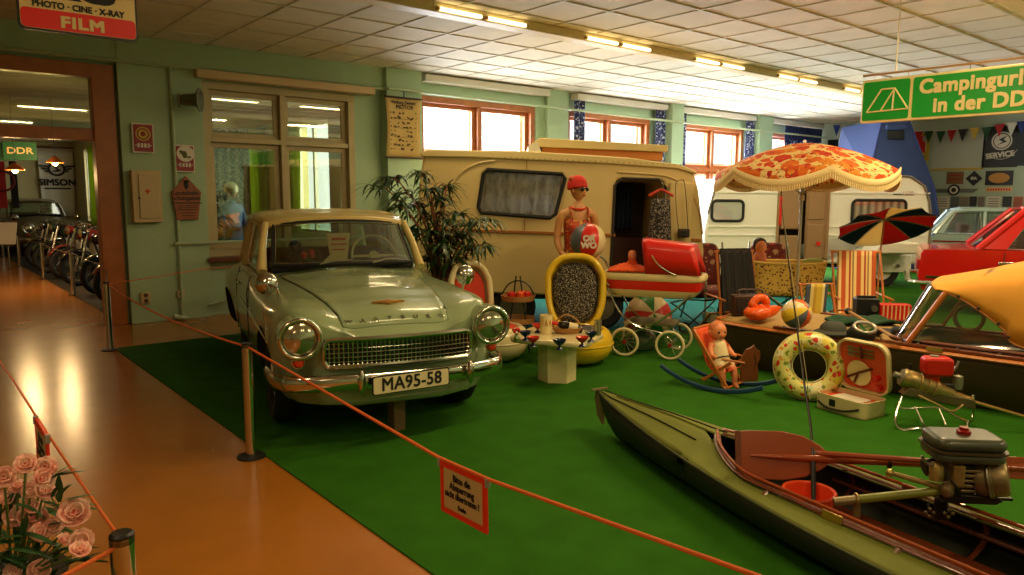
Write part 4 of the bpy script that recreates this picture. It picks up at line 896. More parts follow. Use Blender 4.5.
for i in range(22): a = 2*PI*i/22; neck.ell((.075*math.cos(a), -.02+.072*math.sin(a), 1.478+.018*math.sin(a)), .014, 8, 6)
neck.build('bead_necklace', mat('orange_beads', (220, 70, 36), .3), t)['kind'] = 'stuff'
swim = floral('swimsuit_print', (190, 60, 40), [(2.2, .36, [(220, 150, 40), (150, 30, 30), (90, 110, 50), (230, 190, 90)]), (4.2, .3, [(120, 30, 26), (210, 170, 60)])], 16)
def suit(u, v):
    a = 2*PI*u; z = .84+.52*v; w = interp([(.84, .165), (.93, .168), (1.08, .135), (1.22, .142), (1.30, .15), (1.36, .14)], z); d = interp([(.84, .13), (.93, .128), (1.08, .105), (1.22, .118), (1.30, .112), (1.36, .10)], z)
    bust = .045*math.exp(-((z-1.27)/.05)**2)*max(0, math.cos(a))**2*(.55+.9*abs(math.sin(a)))
    zz = z-.10*max(0, -math.cos(a))*v-.03*math.cos(a)**8*v-.06*(1-v)*0
    return Vector((w*math.sin(a), -(d*math.cos(a))-bust*1.3, zz))
MB().surf(suit, 36, 16, True).build('swimsuit', swim, t, smooth=180, thick=.006)
for sgn in (-1, 1): MB().tube(spline([(sgn*.085, -.112, 1.335), (sgn*.098, -.07, 1.44), (sgn*.095, .0, 1.475), (sgn*.09, .085, 1.36)], 5), .011, 6).build('shoulder_strap', swim, t)
def beach_ball(name, loc, r, mats, pattern, tilt, label, nseg=24, group=None, capm=None):
    t = thing(name, label, 'ball', loc, 0, group, rot=tilt); k = len(pattern)
    MB().lathe([(max(1e-4, r*math.sin(PI*j/16)), -r*math.cos(PI*j/16)) for j in range(17)], nseg, m=lambda i, j: pattern[int(i*k/nseg)]).build('panels', mats, t, smooth=180)
    if capm: MB().lathe([(0, r+.002), (r*.1, r*.996), (r*.12, r*.985)], 16).build('valve', capm, t)
    return t
bgrey, bred, bcream = mat('grey_vinyl', (92, 98, 110), .35), mat('red_vinyl', (210, 38, 26), .3), mat('cream_vinyl', (226, 206, 160), .35)
B = tw  # caravan frame no longer needed
bp_ = at(588, 241, 7.62)
ball = beach_ball('beach_ball', bp_, .185, [bgrey, bred, bcream], [0, 1, 2, 0, 1, 2], (R(4), R(-8), YAW+PI), 'grey, red and cream beach ball with white letters held by the mannequin', 24)
q = Euler((0, 0, YAW)).to_matrix(); inv = Euler(ball.rotation_euler).to_matrix().inverted()
for s_, dz in (('OR', .035), ('WO', -.035)):
    p = q @ Vector((-.01, -.186, dz)); L_ = text('lettering', s_, mat('white_print', (225, 215, 200), .5), ball, inv @ p, (0, 0, 0), .085, bold=.004, ext=.004); L_.rotation_euler = (inv @ (q @ Euler((PI/2, 0, 0)).to_matrix())).to_euler()

# ------------------------------------------------------------------ egg chairs
def egg_chair(loc, rz, shell, cush, label, tilt=R(-12), w=.56, h=.86, flat_top=False):
    t = thing('egg_chair', label, 'chair', loc, rz, 'folding egg chairs')
    sm_ = lambda a, e: (abs(math.cos(a))**e*(1 if math.cos(a) > 0 else -1), abs(math.sin(a))**e*(1 if math.sin(a) > 0 else -1))
    MB().lathe([(.0001, .004), (.16, .005), (.24, .025), (.31, .08), (.345, .15), (.35, .2), (.338, .26), (.31, .31), (.275, .335), (.25, .335), (.24, .32)], 44).build('seat_shell', shell, t, smooth=180)
    MB().torus((0, 0, .20), .351, .006, None, 44, 6).build('shell_seam', shell, t)
    MB().lathe([(.0001, .325), (.15, .335), (.22, .33), (.25, .31)], 32).build('seat_cushion', cush, t)
    M = TM(0, .30, .26) @ RM(tilt)
    def out(a, k):
        c, s = sm_(a, .72); z = s*h/2; wd = w/2*(1-.16*max(0, -s)**1.5+.05*math.exp(-((s-.45)/.16)**2)); return (c*wd*k, z*k+h/2+.0)
    def lid(u, v):
        x, z = out(2*PI*u, math.sin(PI/2*v) if v < 1 else 1); return M @ Vector((x, .16*math.cos(PI/2*v)**1.0, z))
    MB().surf(lid, 44, 12, True).build('backrest_shell', shell, t, smooth=180, thick=.012)
    rim = []
    MB().tube([M @ Vector((out(2*PI*i/44, 1)[0], -.015, out(2*PI*i/44, 1)[1])) for i in range(44)], .034, 10, True).build('backrest_rim', shell, t)
    MB().surf(lambda u, v: M @ Vector((out(2*PI*u, .83*v)[0], .03-.045*(1-v**4), out(2*PI*u, .83*v)[1])), 40, 8, True).build('backrest_cushion', cush, t, smooth=180, thick=.01)
    return t
yelp = mat('yellow_gloss_plastic', (226, 186, 34), .2, coat=.5); crp = mat('cream_gloss_plastic', (226, 210, 160), .22, coat=.4)
speck = ramp_mat('black_white_speckled_cloth', 'noise', [(0, (20, 18, 16)), (.5, (40, 34, 30)), (.60, (190, 176, 150)), (.7, (226, 214, 190))], 130, .9, detail=1)
orange_c = mat('red_orange_upholstery', (196, 52, 22), .8, bump=.3, bs=120)
b0 = at(577, 330, 7.08); b0.z = .01; egg_chair(b0, YAW+R(-2), yelp, speck, 'yellow egg chair with black and white speckled cushion in front of the mannequin', w=.55, h=.74)
b0 = at(493, 330, 7.2); b0.z = .01; egg_chair(b0, YAW+R(38), crp, orange_c, 'cream egg chair with red upholstery half hidden behind the car fender', w=.46, h=.66)
# ------------------------------------------------------------------ cream garden table and what stands on it
b0 = at(557, 362, 6.4); b0.z = .008
t = thing('garden_table', 'cream plastic table with rounded square top and angular pedestal', 'table', b0, YAW+R(-24))
MB().prism(rrect(.70, .60, .11, 6), .355, .405, 'xy').build('table_top', crp, t, bevel=.018)
MB().prism([(.17*math.cos(a+R(20)), .155*math.sin(a+R(20))) for a in [2*PI*i/6 for i in range(6)]], .0, .355, 'xy').build('pedestal', crp, t, smooth=20, bevel=.006)
TZ = .4145
blue_g = mat('dark_blue_glaze', (22, 28, 72), .12, coat=.5); red_g = mat('red_glaze', (206, 36, 18), .15, coat=.5)
def goblet(px, py, m, label):
    p = flr(px, py+3.5, TZ)
    t = thing('sundae_goblet', label, 'goblet', (p.x, p.y, TZ), 0, 'glazed goblets on the garden table')
    MB().lathe([(0, .034), (.02, .036), (.045, .06), (.052, .08), (.048, .08), (.04, .064), (.0, .046)], 20).build('cup', m, t)
    MB().lathe([(0, 0), (.03, 0), (.026, .008), (.009, .022), (.012, .036), (0, .036)], 18).build('foot', blue_g, t)
    return t
goblet(525.5, 337, blue_g, 'dark blue goblet at the left end of the garden table, behind the red one')
goblet(533, 343, red_g, 'red goblet standing nearest the left front of the garden table')
goblet(537.5, 329, red_g, 'red goblet farther back on the left of the garden table')
goblet(559.5, 346, blue_g, 'dark blue goblet alone at the front edge of the garden table')
goblet(582, 343, red_g, 'red goblet at the right front of the garden table')
goblet(591, 338, blue_g, 'blue goblet at the right edge of the table beside the red one')
p = flr(546, 333, TZ); t = thing('beaker', 'tall cream cylindrical beaker with gold marks on the garden table', 'beaker', (p.x, p.y, TZ), YAW)
MB().lathe([(0, 0), (.055, 0), (.056, .16), (.05, .16), (.048, .02), (0, .02)], 26).build('cylinder', mat('cream_paper_cup', (226, 206, 150), .5), t)
g = MB()
for i in range(3): a = -.6+.6*i; x, y = .0565*math.sin(a), -.0565*math.cos(a); g.prism([(x-.014, .07), (x-.006, .07), (x, .1), (x+.006, .07), (x+.014, .07), (x+.003, .125), (x-.003, .125)], y-.003, y+.002)
g.build('gold_marks', mat('gilt_print', (190, 140, 60), .4), t)
p = flr(567, 333, TZ); t = thing('wine_basket', 'small wicker cradle on the garden table holding a wine bottle', 'basket', (p.x, p.y, TZ), YAW)
wick = ramp_mat('wicker_weave', 'wave', [(0, (96, 58, 26)), (.5, (170, 116, 60)), (1, (200, 150, 90))], 60, .7, const=False, dist=2)
MB().lathe([(0, 0), (.06, 0), (.085, .05), (.08, .05), (.055, .012), (0, .01)], 24, sx=1.6).build('tray', wick, t); MB().tube(spline([(-.13, 0, .05), (-.07, 0, .13), (0, 0, .16), (.08, 0, .12), (.13, 0, .05)], 5), .008, 6).build('handle', wick, t)
t = thing('wine_bottle', 'dark wine bottle with a cream label lying in the wicker cradle', 'bottle', (p.x, p.y, TZ+.062), rot=(0, R(14), YAW+R(6)))
MB().lathe([(0, -.14), (.036, -.135), (.038, .03), (.03, .06), (.014, .09), (.014, .16), (0, .16)], 22, RM(0, -PI/2)).build('glass_body', mat('dark_bottle_glass', (30, 20, 12), .08), t)
MB().lathe([(.039, -.09), (.0392, -.01)], 22, RM(0, -PI/2)).build('label_paper', mat('cream_label', (226, 206, 160), .5), t); MB().lathe([(.0165, .07), (.0165, .162), (0, .163)], 18, RM(0, -PI/2)).build('foil', redp, t)
p = flr(597.5, 335, TZ); t = thing('drinking_glass', 'straight clear drinking glass at the back right of the garden table', 'glass', (p.x, p.y, TZ))
MB().lathe([(0, 0), (.03, 0), (.034, .13), (.031, .13), (.028, .012), (0, .012)], 22).build('tumbler', glass('tumbler_glass', (226, 222, 196), .2, haze=.12), t)
p = flr(516.5, 341.5, TZ); t = thing('flower_vase', 'tiny vase of red and white flowers at the left corner of the garden table', 'vase', (p.x, p.y, TZ))
MB().lathe([(0, 0), (.02, 0), (.028, .03), (.012, .055), (.016, .065)], 16).build('vase_body', mat('green_glaze', (110, 130, 60), .3), t)
g = MB()
for i in range(6): g.ell((.025*math.cos(i), .02*math.sin(2*i), .085+.01*(i % 3)), .014, 8, 6)
g.build('blossoms', redp, t)
# ------------------------------------------------------------------ tiered fruit stand behind the table
b0 = at(518, 300, 7.55); b0.z = .008
t = thing('plant_stand', 'black wire stand with two round wicker trays of fruit beside the caravan', 'stand', b0, YAW)
for s in (-1, 1): MB().tube([(s*.12, -.1, 0), (s*.02, 0, .78)], .009, 6).tube([(s*.02-.0, .0, .78), (s*.12, .14, .0)], .007, 6).build('rod', blackm, t)
for z in (.30, .53): MB().lathe([(0, z), (.165, z), (.18, z+.055), (.17, z+.055), (.15, z+.012), (0, z+.012)], 26).build('wicker_tray', wick, t)
MB().tube(spline([(-.17, 0, .58), (-.1, 0, .69), (0, 0, .73), (.1, 0, .69), (.17, 0, .58)], 5), .008, 6).build('handle', blackm, t)
org = mat('orange_fruit_skin', (226, 84, 26), .4)
for i, (x, y, m, w) in enumerate(((-.07, -.05, redp, 'left'), (.02, -.06, org, 'front middle'), (.09, -.03, redp, 'right'), (.04, .05, org, 'rear'))):
    c = Euler((0, 0, YAW)).to_matrix() @ Vector((x, y, .587)); f = MB().lathe([(.0001, -.04), (.03, -.036), (.046, -.005), (.04, .03), (.018, .04), (.0001, .032)], 16).tube([(0, 0, .03), (.004, 0, .05)], .003, 5).build('fruit', m); f.location = b0+c
    tag(f, '%s piece of %s fruit on the upper wicker tray' % (w, 'orange' if m is org else 'red'), 'fruit', 'fruit on the wire stand')

# ------------------------------------------------------------------ pram
b0 = at(652, 336, 7.5); b0.z = .008
t = thing('pram', 'red and cream vintage pram with folding hood and white tyred wheels', 'pram', b0, YAW-R(22))
red_v = mat('red_pram_vinyl', (214, 30, 18), .3, coat=.3); crv = mat('cream_pram_band', (226, 204, 150), .4)
def tubsec(z, k): return [Vector((x*k, y*k, z)) for x, y in [(.52*abs(math.cos(a))**.35*(1 if math.cos(a) > 0 else -1), .21*abs(math.sin(a))**.35*(1 if math.sin(a) > 0 else -1)) for a in [2*PI*i/48 for i in range(48)]]]
def tub(levels, name, m):
    b = MB(); n = 48; vs = [p for z, k in levels for p in tubsec(z, k)]; fs = []
    for i in range(len(levels)-1):
        for j in range(n): fs.append((i*n+j, i*n+(j+1) % n, (i+1)*n+(j+1) % n, (i+1)*n+j))
    fs.append(tuple(range(n))); b._add(vs, fs); return b.build(name, m, t, smooth=50)
tub([(.60, .78), (.63, .86), (.67, .91)], 'tub_base', crv); tub([(.67, .915), (.70, .94), (.765, .965)], 'tub_side', red_v); tub([(.762, .97), (.775, 1.0), (.805, 1.01), (.83, .985), (.83, .9)], 'tub_rim', crv)
def hood(u, v):
    # u across the hood from one side to the other, v from front bow to back
    a = PI*u; c, s = math.cos(a), math.sin(a); y = -.20*abs(c)**.28*(1 if c > 0 else -1); top = s**.32
    x0, x1 = -.04-.05*top, .49-.09*top; h_ = .335-.05*v
    return Vector((x0+(x1-x0)*v, y*(1-.06*top), .835+h_*top))
def hood_end(u, w):
    p = hood(u, 1); c = Vector((.43, 0, .98)); return c.lerp(p, w)
MB().surf(hood, 30, 12).build('hood', red_v, t, smooth=50, thick=.012)
MB().surf(hood_end, 30, 5).build('hood_back', red_v, t, smooth=50, thick=.008)
MB().tube([hood(i/30, 0) for i in range(31)], .008, 6).build('hood_bow', mat('dark_red_piping', (140, 16, 12), .4), t)
for s in (-1, 1): MB().tube(spline([(.02, s*.215, 1.02), (.09, s*.225, .93), (.2, s*.225, .86), (.27, s*.22, .835)], 5), .008, 6).build('hood_stay', chrome, t)
MB().tube(spline([(-.40, -.215, .70), (-.52, -.22, .84), (-.58, -.22, .93), (-.64, -.2, .96), (-.66, -.1, .965), (-.66, .1, .965), (-.64, .2, .96), (-.58, .22, .93), (-.52, .22, .84), (-.40, .215, .70)], 5), .011, 8).build('push_handle', chrome, t)
MB().tube([(-.66, -.12, .965), (-.66, .12, .965)], .016, 8).build('grip', cream, t)
for s in (-1, 1):
    MB().tube(spline([(-.42, s*.2, .68), (-.30, s*.2, .45), (-.12, s*.2, .31), (.14, s*.2, .25), (.26, s*.22, .16)], 5), .01, 7).tube(spline([(.40, s*.19, .64), (.2, s*.2, .44), (.0, s*.2, .31), (-.2, s*.2, .22), (-.27, s*.22, .15)], 5), .01, 7).build('spring_frame', chrome, t)
for x in (-.225, .225): MB().cyl((x, -.25, .145), (x, .25, .145), .009).build('axle', chrome, t)
MB().box((0, 0, .33), (.5, .36, .02)).build('wire_shelf', steel, t)
tyr = mat('cream_rubber_tyre', (226, 210, 164), .6)
for x in (-.225, .225):
    for y in (-.25, .25):
        w = MB().torus((x, y, .148), .132, .014, RM(PI/2), 36, 8).build('wheel', tyr, t)
        MB().torus((x, y, .148), .117, .006, RM(PI/2), 32, 6).build('rim', chrome, w)
        for i in range(12): a = 2*PI*i/12; MB().cyl((x+.02*math.cos(a+.4), y, .148+.02*math.sin(a+.4)), (x+.117*math.cos(a), y, .148+.117*math.sin(a)), .0022, n=5).build('spoke', chrome, w)
        MB().cyl((x, y-.02, .148), (x, y+.02, .148), .018).build('hub', mat('dark_red_piping', (140, 16, 12), .4), w)
pq = Matrix.Translation(t.location) @ Euler(t.rotation_euler).to_matrix().to_4x4()
t = thing('doll', 'small doll tucked under an orange crochet blanket in the pram', 'doll', pq @ Vector((-.25, -.02, .80)), YAW-R(10))
bl = mat('orange_crochet_wool', (232, 88, 34), .9, bump=1., bs=70)
MB().surf(lambda u, v: Vector(((u-.5)*.4, (v-.5)*.3, .05+.06*math.sin(PI*u)*math.sin(PI*v)+.008*math.sin(30*u)*math.sin(24*v))), 24, 18).build('blanket', bl, t, smooth=180, thick=.02)
dsk = mat('doll_skin', (226, 138, 88), .45); MB().ell((.03, 0, .19), (.042, .042, .05)).build('head', dsk, t); MB().ell((.03, 0, .11), (.05, .04, .06)).build('torso', bl, t)
MB().ell((.03, .012, .215), (.042, .036, .034)).build('hair', mat('ginger_hair', (190, 90, 40), .7), t)
beach_ball('beach_ball', at(648, 318, 8.15), .26, [mat('red_vinyl', (210, 38, 26), .3), mat('cream_vinyl', (226, 206, 160), .35), mat('green_vinyl', (40, 120, 50), .35)], [0, 1, 2, 1, 0, 1, 2, 1], (R(70), R(10), YAW), 'large red, cream and green beach ball on the carpet behind the pram wheels').location.z = .275
b0 = at(640, 336, 7.75); t = thing('glass_jar', 'squat greenish glass carboy on the carpet beneath the pram', 'jar', (b0.x, b0.y, .01))
MB().lathe([(0, 0), (.15, .01), (.175, .08), (.165, .15), (.11, .2), (.05, .215)], 26).build('jar_body', glass('green_jar_glass', (120, 150, 110), .2, haze=.35), t); MB().torus((0, 0, .218), .05, .01).build('jar_neck', glass('green_jar_glass'), t)
p = flr(710, 325); t = thing('bucket', 'small cream bucket on the carpet behind the doll chair', 'bucket', (p.x, p.y, .008))
MB().lathe([(0, 0), (.075, 0), (.105, .13), (.112, .14), (.098, .135), (.07, .01), (0, .01)], 26).build('pail', crp, t); MB().tube(spline([(-.105, 0, .13), (-.08, .02, .19), (0, .03, .21), (.08, .02, .19), (.105, 0, .13)], 4), .004, 6).build('bail', steel, t)

# ------------------------------------------------------------------ doll in its rocking chair
b0 = at(721, 384, 6.15); b0.z = .008
t = thing('rocking_doll_chair', 'small wooden rocking chair with orange cloth, horse head board and blue rockers', 'chair', b0, YAW-R(42))
bluew = mat('dark_blue_painted_wood', (40, 76, 116), .4)
for y in (-.155, .155):
    MB().tube([(1.0*math.sin(a)-.0, y, 1.02-1.0*math.cos(a)) for a in [R(-29)+R(54)*i/18 for i in range(19)]], .02, 8, flat=.6, up=(0, 1, 0)).build('rocker', bluew, t)
    MB().box((-.045, y*.85, .27), (.03, .022, .56), rot=(0, R(-36), 0)).build('side_rail', pine, t, bevel=.004)
    MB().box((.02, y*.8, .17), (.025, .02, .30), rot=(0, R(52), 0)).build('seat_rail', pine, t, bevel=.004)
    MB().tube([(.06, y*.85, .28), (.24, y*.6, .27)], .009, 6).build('arm_bar', pine, t)
for x, z in ((.12, .05), (-.20, .50), (-.1, .09)): MB().cyl((x, -.14, z), (x, .14, z), .011, n=8).build('cross_bar', pine, t)
MB().surf(lambda u, v: Vector(((lambda q: (q.x, 0, q.z))(spline([(-.2, 0, .50), (-.12, 0, .33), (-.06, 0, .2), (.04, 0, .15), (.12, 0, .19)], 4)[int(round(u*16))])[0], -.12+.24*v, spline([(-.2, 0, .50), (-.12, 0, .33), (-.06, 0, .2), (.04, 0, .15), (.12, 0, .19)], 4)[int(round(u*16))].z)), 17, 4).build('seat_cloth', mat('orange_canvas', (226, 84, 28), .8), t, smooth=180, thick=.006)
hb = [(-.07, .14), (.07, .14), (.075, .2), (.06, .28), (.085, .33), (.08, .39), (.04, .41), (.03, .44), (.01, .42), (-.04, .40), (-.075, .33), (-.08, .22)]
o = MB().prism(hb, -.012, .012).build('horse_board', darkw, t, bevel=.003); o.location = (.25, -.02, -.03); o.rotation_euler = (0, 0, R(52))
MB().tube([(.03, -.014, .36), (.05, -.014, .30), (.03, -.014, .24)], .003, 5).build('painted_line', inkm, o)
def seated_doll(loc, rz, label):
    t = thing('baby_doll', label, 'doll', loc, rz)
    V = [(0, 0, .02), (-.025, 0, .09), (-.05, 0, .16), (-.055, 0, .19)]; Rr = [.062, .06, .052, .03]; E = [(0, 1), (1, 2), (2, 3)]
    def ch(root, pts):
        p = root
        for x, y, z, r in pts: V.append((x, y, z)); Rr.append(r); E.append((p, len(V)-1)); p = len(V)-1
    for s in (-1, 1):
        ch(2, [(-.045, s*.055, .165, .03), (-.02, s*.09, .11, .026), (.03, s*.10, .07, .022), (.065, s*.095, .07, .018), (.08, s*.09, .07, .012)])
        ch(0, [(.03, s*.04, .0, .045), (.10, s*.055, -.02, .038), (.13, s*.055, -.09, .028), (.135, s*.055, -.145, .023), (.16, s*.055, -.165, .02), (.19, s*.055, -.17, .014)])
    me = bpy.data.meshes.new('body'); me.from_pydata(V, E, []); o = bpy.data.objects.new('body', me); C.objects.link(o); me.materials.append(dsk)
    o.modifiers.new('k', 'SKIN').use_smooth_shade = True
    for v, r in zip(me.skin_vertices[0].data, Rr): v.radius = (r, r)
    me.skin_vertices[0].data[0].use_root = True; q = o.modifiers.new('s', 'SUBSURF'); q.levels = q.render_levels = 2; finish(o, t, dsk)
    hm = TM(-.06, 0, .262) @ RM(0, R(8), R(0))
    def hf(u, v):
        a = 2*PI*u; ph = PI*v; x = .078*math.sin(ph)*math.cos(a); y = .072*math.sin(ph)*math.sin(a); z = -.08*math.cos(ph); f = max(0, math.cos(a))
        x += .012*f**30*math.exp(-((z+.012)/.012)**2)+.008*f**2*math.exp(-((z+.04)/.025)**2)-.005*f**4*math.exp(-((z-.008)/.012)**2)
        y *= 1+.10*math.exp(-((z+.03)/.03)**2); return hm @ Vector((x, y, z))
    h = MB().surf(hf, 32, 20, True).build('head', dsk, t, smooth=180)
    for s in (-1, 1):
        MB().ell(hm @ Vector((.068, s*.027, .006)), (.006, .012, .010)).build('eye', mat('doll_eye', (40, 36, 60), .1), h); MB().ell(hm @ Vector((0, s*.075, -.01)), (.014, .008, .02)).build('ear', dsk, h)
    MB().ell(hm @ Vector((.074, 0, -.036)), (.006, .016, .006)).build('mouth', mat('red_lips', (180, 50, 44), .4), h)
    MB().lathe([(.0001, .083), (.04, .074), (.066, .045), (.074, .015)], 24, hm @ RM(0, R(-22))).build('moulded_hair', mat('moulded_doll_hair', (204, 112, 62), .5), t)
    rom = mat('cream_knit_romper', (226, 208, 158), .9, bump=.6, bs=90)
    MB().lathe([(.03, -.045), (.072, -.03), (.082, .02), (.076, .08), (.068, .13), (.062, .165), (.04, .19)], 26, RM(0, R(-16))).build('romper', rom, t)
    for s in (-1, 1): MB().ell((.05, s*.045, -.005), (.06, .052, .05)).build('romper_leg', rom, t)
    MB().tube([(.07, -.09, .06), (.085, -.03, .075), (.085, .03, .075), (.07, .09, .06)], .006, 6).build('strap', blackm, t)
    return t
w = Matrix.Translation(t.location) @ Euler(t.rotation_euler).to_matrix().to_4x4()
seated_doll(w @ Vector((-.015, 0, .215)), YAW-R(72), 'baby doll in cream romper strapped in the rocking chair')
# ------------------------------------------------------------------ brown folding boat with cabin
boat = thing('cabin_boat', 'dark brown folding boat with wooden rim, windscreen and orange canvas cabin', 'boat', (5.83, 4.08, 0), math.atan2(-.993, .115))
lb_ = loc_of(boat); BW = Matrix.Translation(boat.location) @ Euler(boat.rotation_euler).to_matrix().to_4x4()
GZ, BL, BB = .43, 5.2, 1.15
hullm = mat('brown_rubber_hull', (66, 50, 26), .6, var=.1, vs=3); deckm = mat('tan_deck_canvas', (170, 136, 76), .7, var=.08, vs=6)
def onside(px, py, yy): q0 = lb_(EYE); q1 = lb_(EYE+ray(px, py)); k = (yy-q0.y)/(q1.y-q0.y); return q0+(q1-q0)*k
def near(x): return .10*max(0, 1-x/.9)**2
def hull(u, v):
    x = BL*u; n = near(x); f = BB-n; a = PI*v
    k = [0, .04, .12, .5, .88, .96, 1]; zz = [GZ, .2, .02, .012, .02, .2, GZ]
    p = v*6; i = min(5, int(p)); q = p-i
    y = n+(f-n)*(k[i]+(k[i+1]-k[i])*q); z = zz[i]+(zz[i+1]-zz[i])*q
    return Vector((x+(.03*(GZ-z) if u == 0 else 0), y, z))
MB().surf(hull, 30, 19).build('hull', hullm, boat, smooth=50, thick=.012)
MB().surf(lambda u, v: Vector((.01, .1+.95*u, .02+(GZ-.02)*v)), 3, 3).build('bow_board', hullm, boat, thick=.02)
CX0 = 1.62
MB().surf(lambda u, v: Vector((CX0*u, near(CX0*u)+.01+(BB-2*near(CX0*u)-.02)*v, GZ+.005+.035*math.sin(PI*v))), 14, 9).build('fore_deck', deckm, boat, smooth=180, thick=.01)
for s in (0, 1):
    MB().tube([(BL*i/24, (near(BL*i/24)-.005) if not s else BB-near(BL*i/24)+.005, GZ-.012) for i in range(25)], .03, 8, flat=.55, up=(0, 0, 1)).build('gunwale', pine, boat, smooth=30)
    MB().box((BL/2+.3, .035 if not s else BB-.035, GZ+.018), (BL-.6, .05, .022)).build('rim_board', darkw, boat, bevel=.005)
MB().box((.02, BB/2, GZ+.005), (.05, .95, .05)).build('end_rail', pine, boat, bevel=.008)
for i in range(9): MB().ell((.15+.27*i, near(.15+.27*i)+.03, GZ+.035), (.012, .012, .007), 8, 5).build('stud', steel, boat)
for i in (1.9, 3.1): MB().box((i, -.02, GZ+.015), (.11, .03, .03)).build('brass_hinge', mat('brass_plate', (200, 170, 100), .3, .9), boat)
c0 = lb_(flr(898, 334, GZ+.05)); n0 = lb_(flr(908, 342, GZ+.03)); n0.y = max(n0.y, .0)
tx = c0.x+.36
c1 = onside(930, 284, c0.y); n1 = onside(946, 292.5, n0.y+.05)
mir = lambda p: Vector((p.x, BB-p.y, p.z)); f0, f1, d0, d1 = mir(n0), mir(n1), mir(c0), mir(c1)
MB().tube([n0, n1], .028, 8, flat=.8).build('windscreen_post', pine, boat); MB().tube([f0, f1], .02, 8, flat=.7).build('windscreen_post', pine, boat)
MB().tube([n0, c0, d0, f0], .018, 8).build('windscreen_sill', darkw, boat); MB().tube([c0, c1], .012, 8).build('corner_strip', steel, boat); MB().tube([d0, d1], .012, 8).build('corner_strip', steel, boat); MB().tube([n1, c1, d1, f1], .012, 8).build('top_strip', steel, boat)
film = glass('clear_boat_film', (226, 226, 200), .22, .08)
MB().surf(lambda u, v: n0.lerp(c0, u).lerp(n1.lerp(c1, u), v)+Vector((-.04*math.sin(PI*u), 0, 0)), 8, 6).build('windscreen_pane', film, boat, smooth=180, fix=False); MB().surf(lambda u, v: f0.lerp(d0, u).lerp(f1.lerp(d1, u), v), 4, 4).build('windscreen_pane', film, boat, smooth=180, fix=False); MB().surf(lambda u, v: c0.lerp(d0, u).lerp(c1.lerp(d1, u), v), 4, 4).build('windscreen_pane', film, boat, smooth=180, fix=False)
# canvas hood: near edge sinks to the rim, ridge runs aft
ed = spline([n1, onside(966, 302, n0.y+.05), onside(985, 315, n0.y+.04), onside(1005, 331, n0.y+.03), onside(1024, 348, n0.y+.02), Vector((3.2, .03, GZ+.03)), Vector((4.2, .03, GZ+.03)), Vector((5.0, .05, GZ+.03))], 6)
rg = spline([c1, onside(975, 277, c1.y), onside(1024, 268, c1.y), onside(1070, 268, c1.y), Vector((4.4, c1.y, .9)), Vector((5.0, c1.y, .62))], 8)
def tarp(u, v):
    e = ed[int(round(u*(len(ed)-1)))]; r = rg[int(round(u*(len(rg)-1)))]; a = abs(2*v-1); top = Vector((r.x, BB/2, r.z+.035))
    if a > .5: k = 2*(1-a); b = e.lerp(r, k); b.z += .16*(r.z-e.z)*math.sin(PI*k)+.012*math.sin(7*u+9*k)*math.sin(PI*k); b.y -= .07*math.sin(PI*k)
    else: k = 1-2*a; b = r.lerp(top, math.sin(k*PI/2)); b.y = r.y+(top.y-r.y)*k
    return b if v < .5 else Vector((b.x, BB-b.y, b.z))
MB().surf(tarp, 43, 25).build('canvas_hood', mat('orange_yellow_canvas', (226, 156, 52), .75, var=.07, vs=4, bump=.15, bs=12), boat, smooth=180, thick=.008, fix=False)
MB().tube([p+Vector((0, -.004, 0)) for p in ed[:30]], .008, 6).build('hood_hem', mat('dark_canvas_hem', (150, 96, 40), .7), boat)
for i in (4, 10, 16, 21): MB().ell(ed[i]+Vector((0, -.012, .015)), .011, 8, 6).build('snap_button', blackm, boat)
MB()._add([n0+Vector((.02, .02, .01))]+[p+Vector((0, .006, -.005)) for p in ed[:28]], [tuple(range(29))]).build('side_window', film, boat, smooth=0, fix=False)
MB().tube([(n0.x+.1, .06, GZ+.05), (3.6, .06, GZ+.05)], .014, 6).build('inner_rail', darkw, boat)
MB().box((3.3, BB/2, .2), (3.0, .9, .03)).build('floor_boards', darkw, boat); MB().box((2.75, BB/2, .36), (.5, .9, .35)).build('seat_bench', mat('dark_green_seat', (50, 58, 30), .8), boat, bevel=.03)
p = onside(969, 318, .45); M = TM(p) @ RM(PI/2)
MB().torus((0, 0, 0), .10, .016, M).build('steering_wheel', mat('tan_wheel_rim', (190, 150, 80), .4), boat)
# ------------------------------------------------------------------ things lying on its fore deck
DZ_ = GZ+.04
def ondeck(px, py, z=DZ_): return flr(px, py, z)
t = thing('inflatable_swan', 'inflatable orange swan with curved neck on the left end of the boat deck', 'toy', ondeck(757, 320), YAW+R(8))
swm = floral('orange_swan_vinyl', (236, 92, 26), [(1.0, .2, [(230, 60, 24), (240, 120, 60)])], 16, .25)
MB().lathe([(.0001, -.065), (.06, -.06), (.095, -.02), (.095, .02), (.06, .055), (.0001, .06)], 24, TM(0, 0, .068), sx=1.35).build('body_ring', swm, t, smooth=180)
MB().tube(spline([(-.02, 0, .1), (-.05, 0, .15), (.0, 0, .205), (.06, 0, .2), (.085, 0, .15), (.06, 0, .105)], 5), [.042]*6+[.036]*14+[.03]*6, 12).build('neck', swm, t, smooth=180)
MB().ell((.05, 0, .115), (.05, .032, .03), rot=(0, .5, 0)).build('head', swm, t); MB().lathe([(.022, 0), (.012, .03), (.0001, .045)], 12, TM(-.0, 0, .105) @ RM(0, R(-110))).build('beak', mat('dark_red_piping', (140, 16, 12), .4), t)
MB().lathe([(.06, 0), (.045, .08), (.0001, .15)], 14, TM(.1, 0, .07) @ RM(0, R(72)), sy=.5).build('tail', swm, t)
for s in (-1, 1): MB().ell((.0, s*.1, .08), (.085, .03, .05), rot=(s*.3, -.2, 0)).build('wing', swm, t)
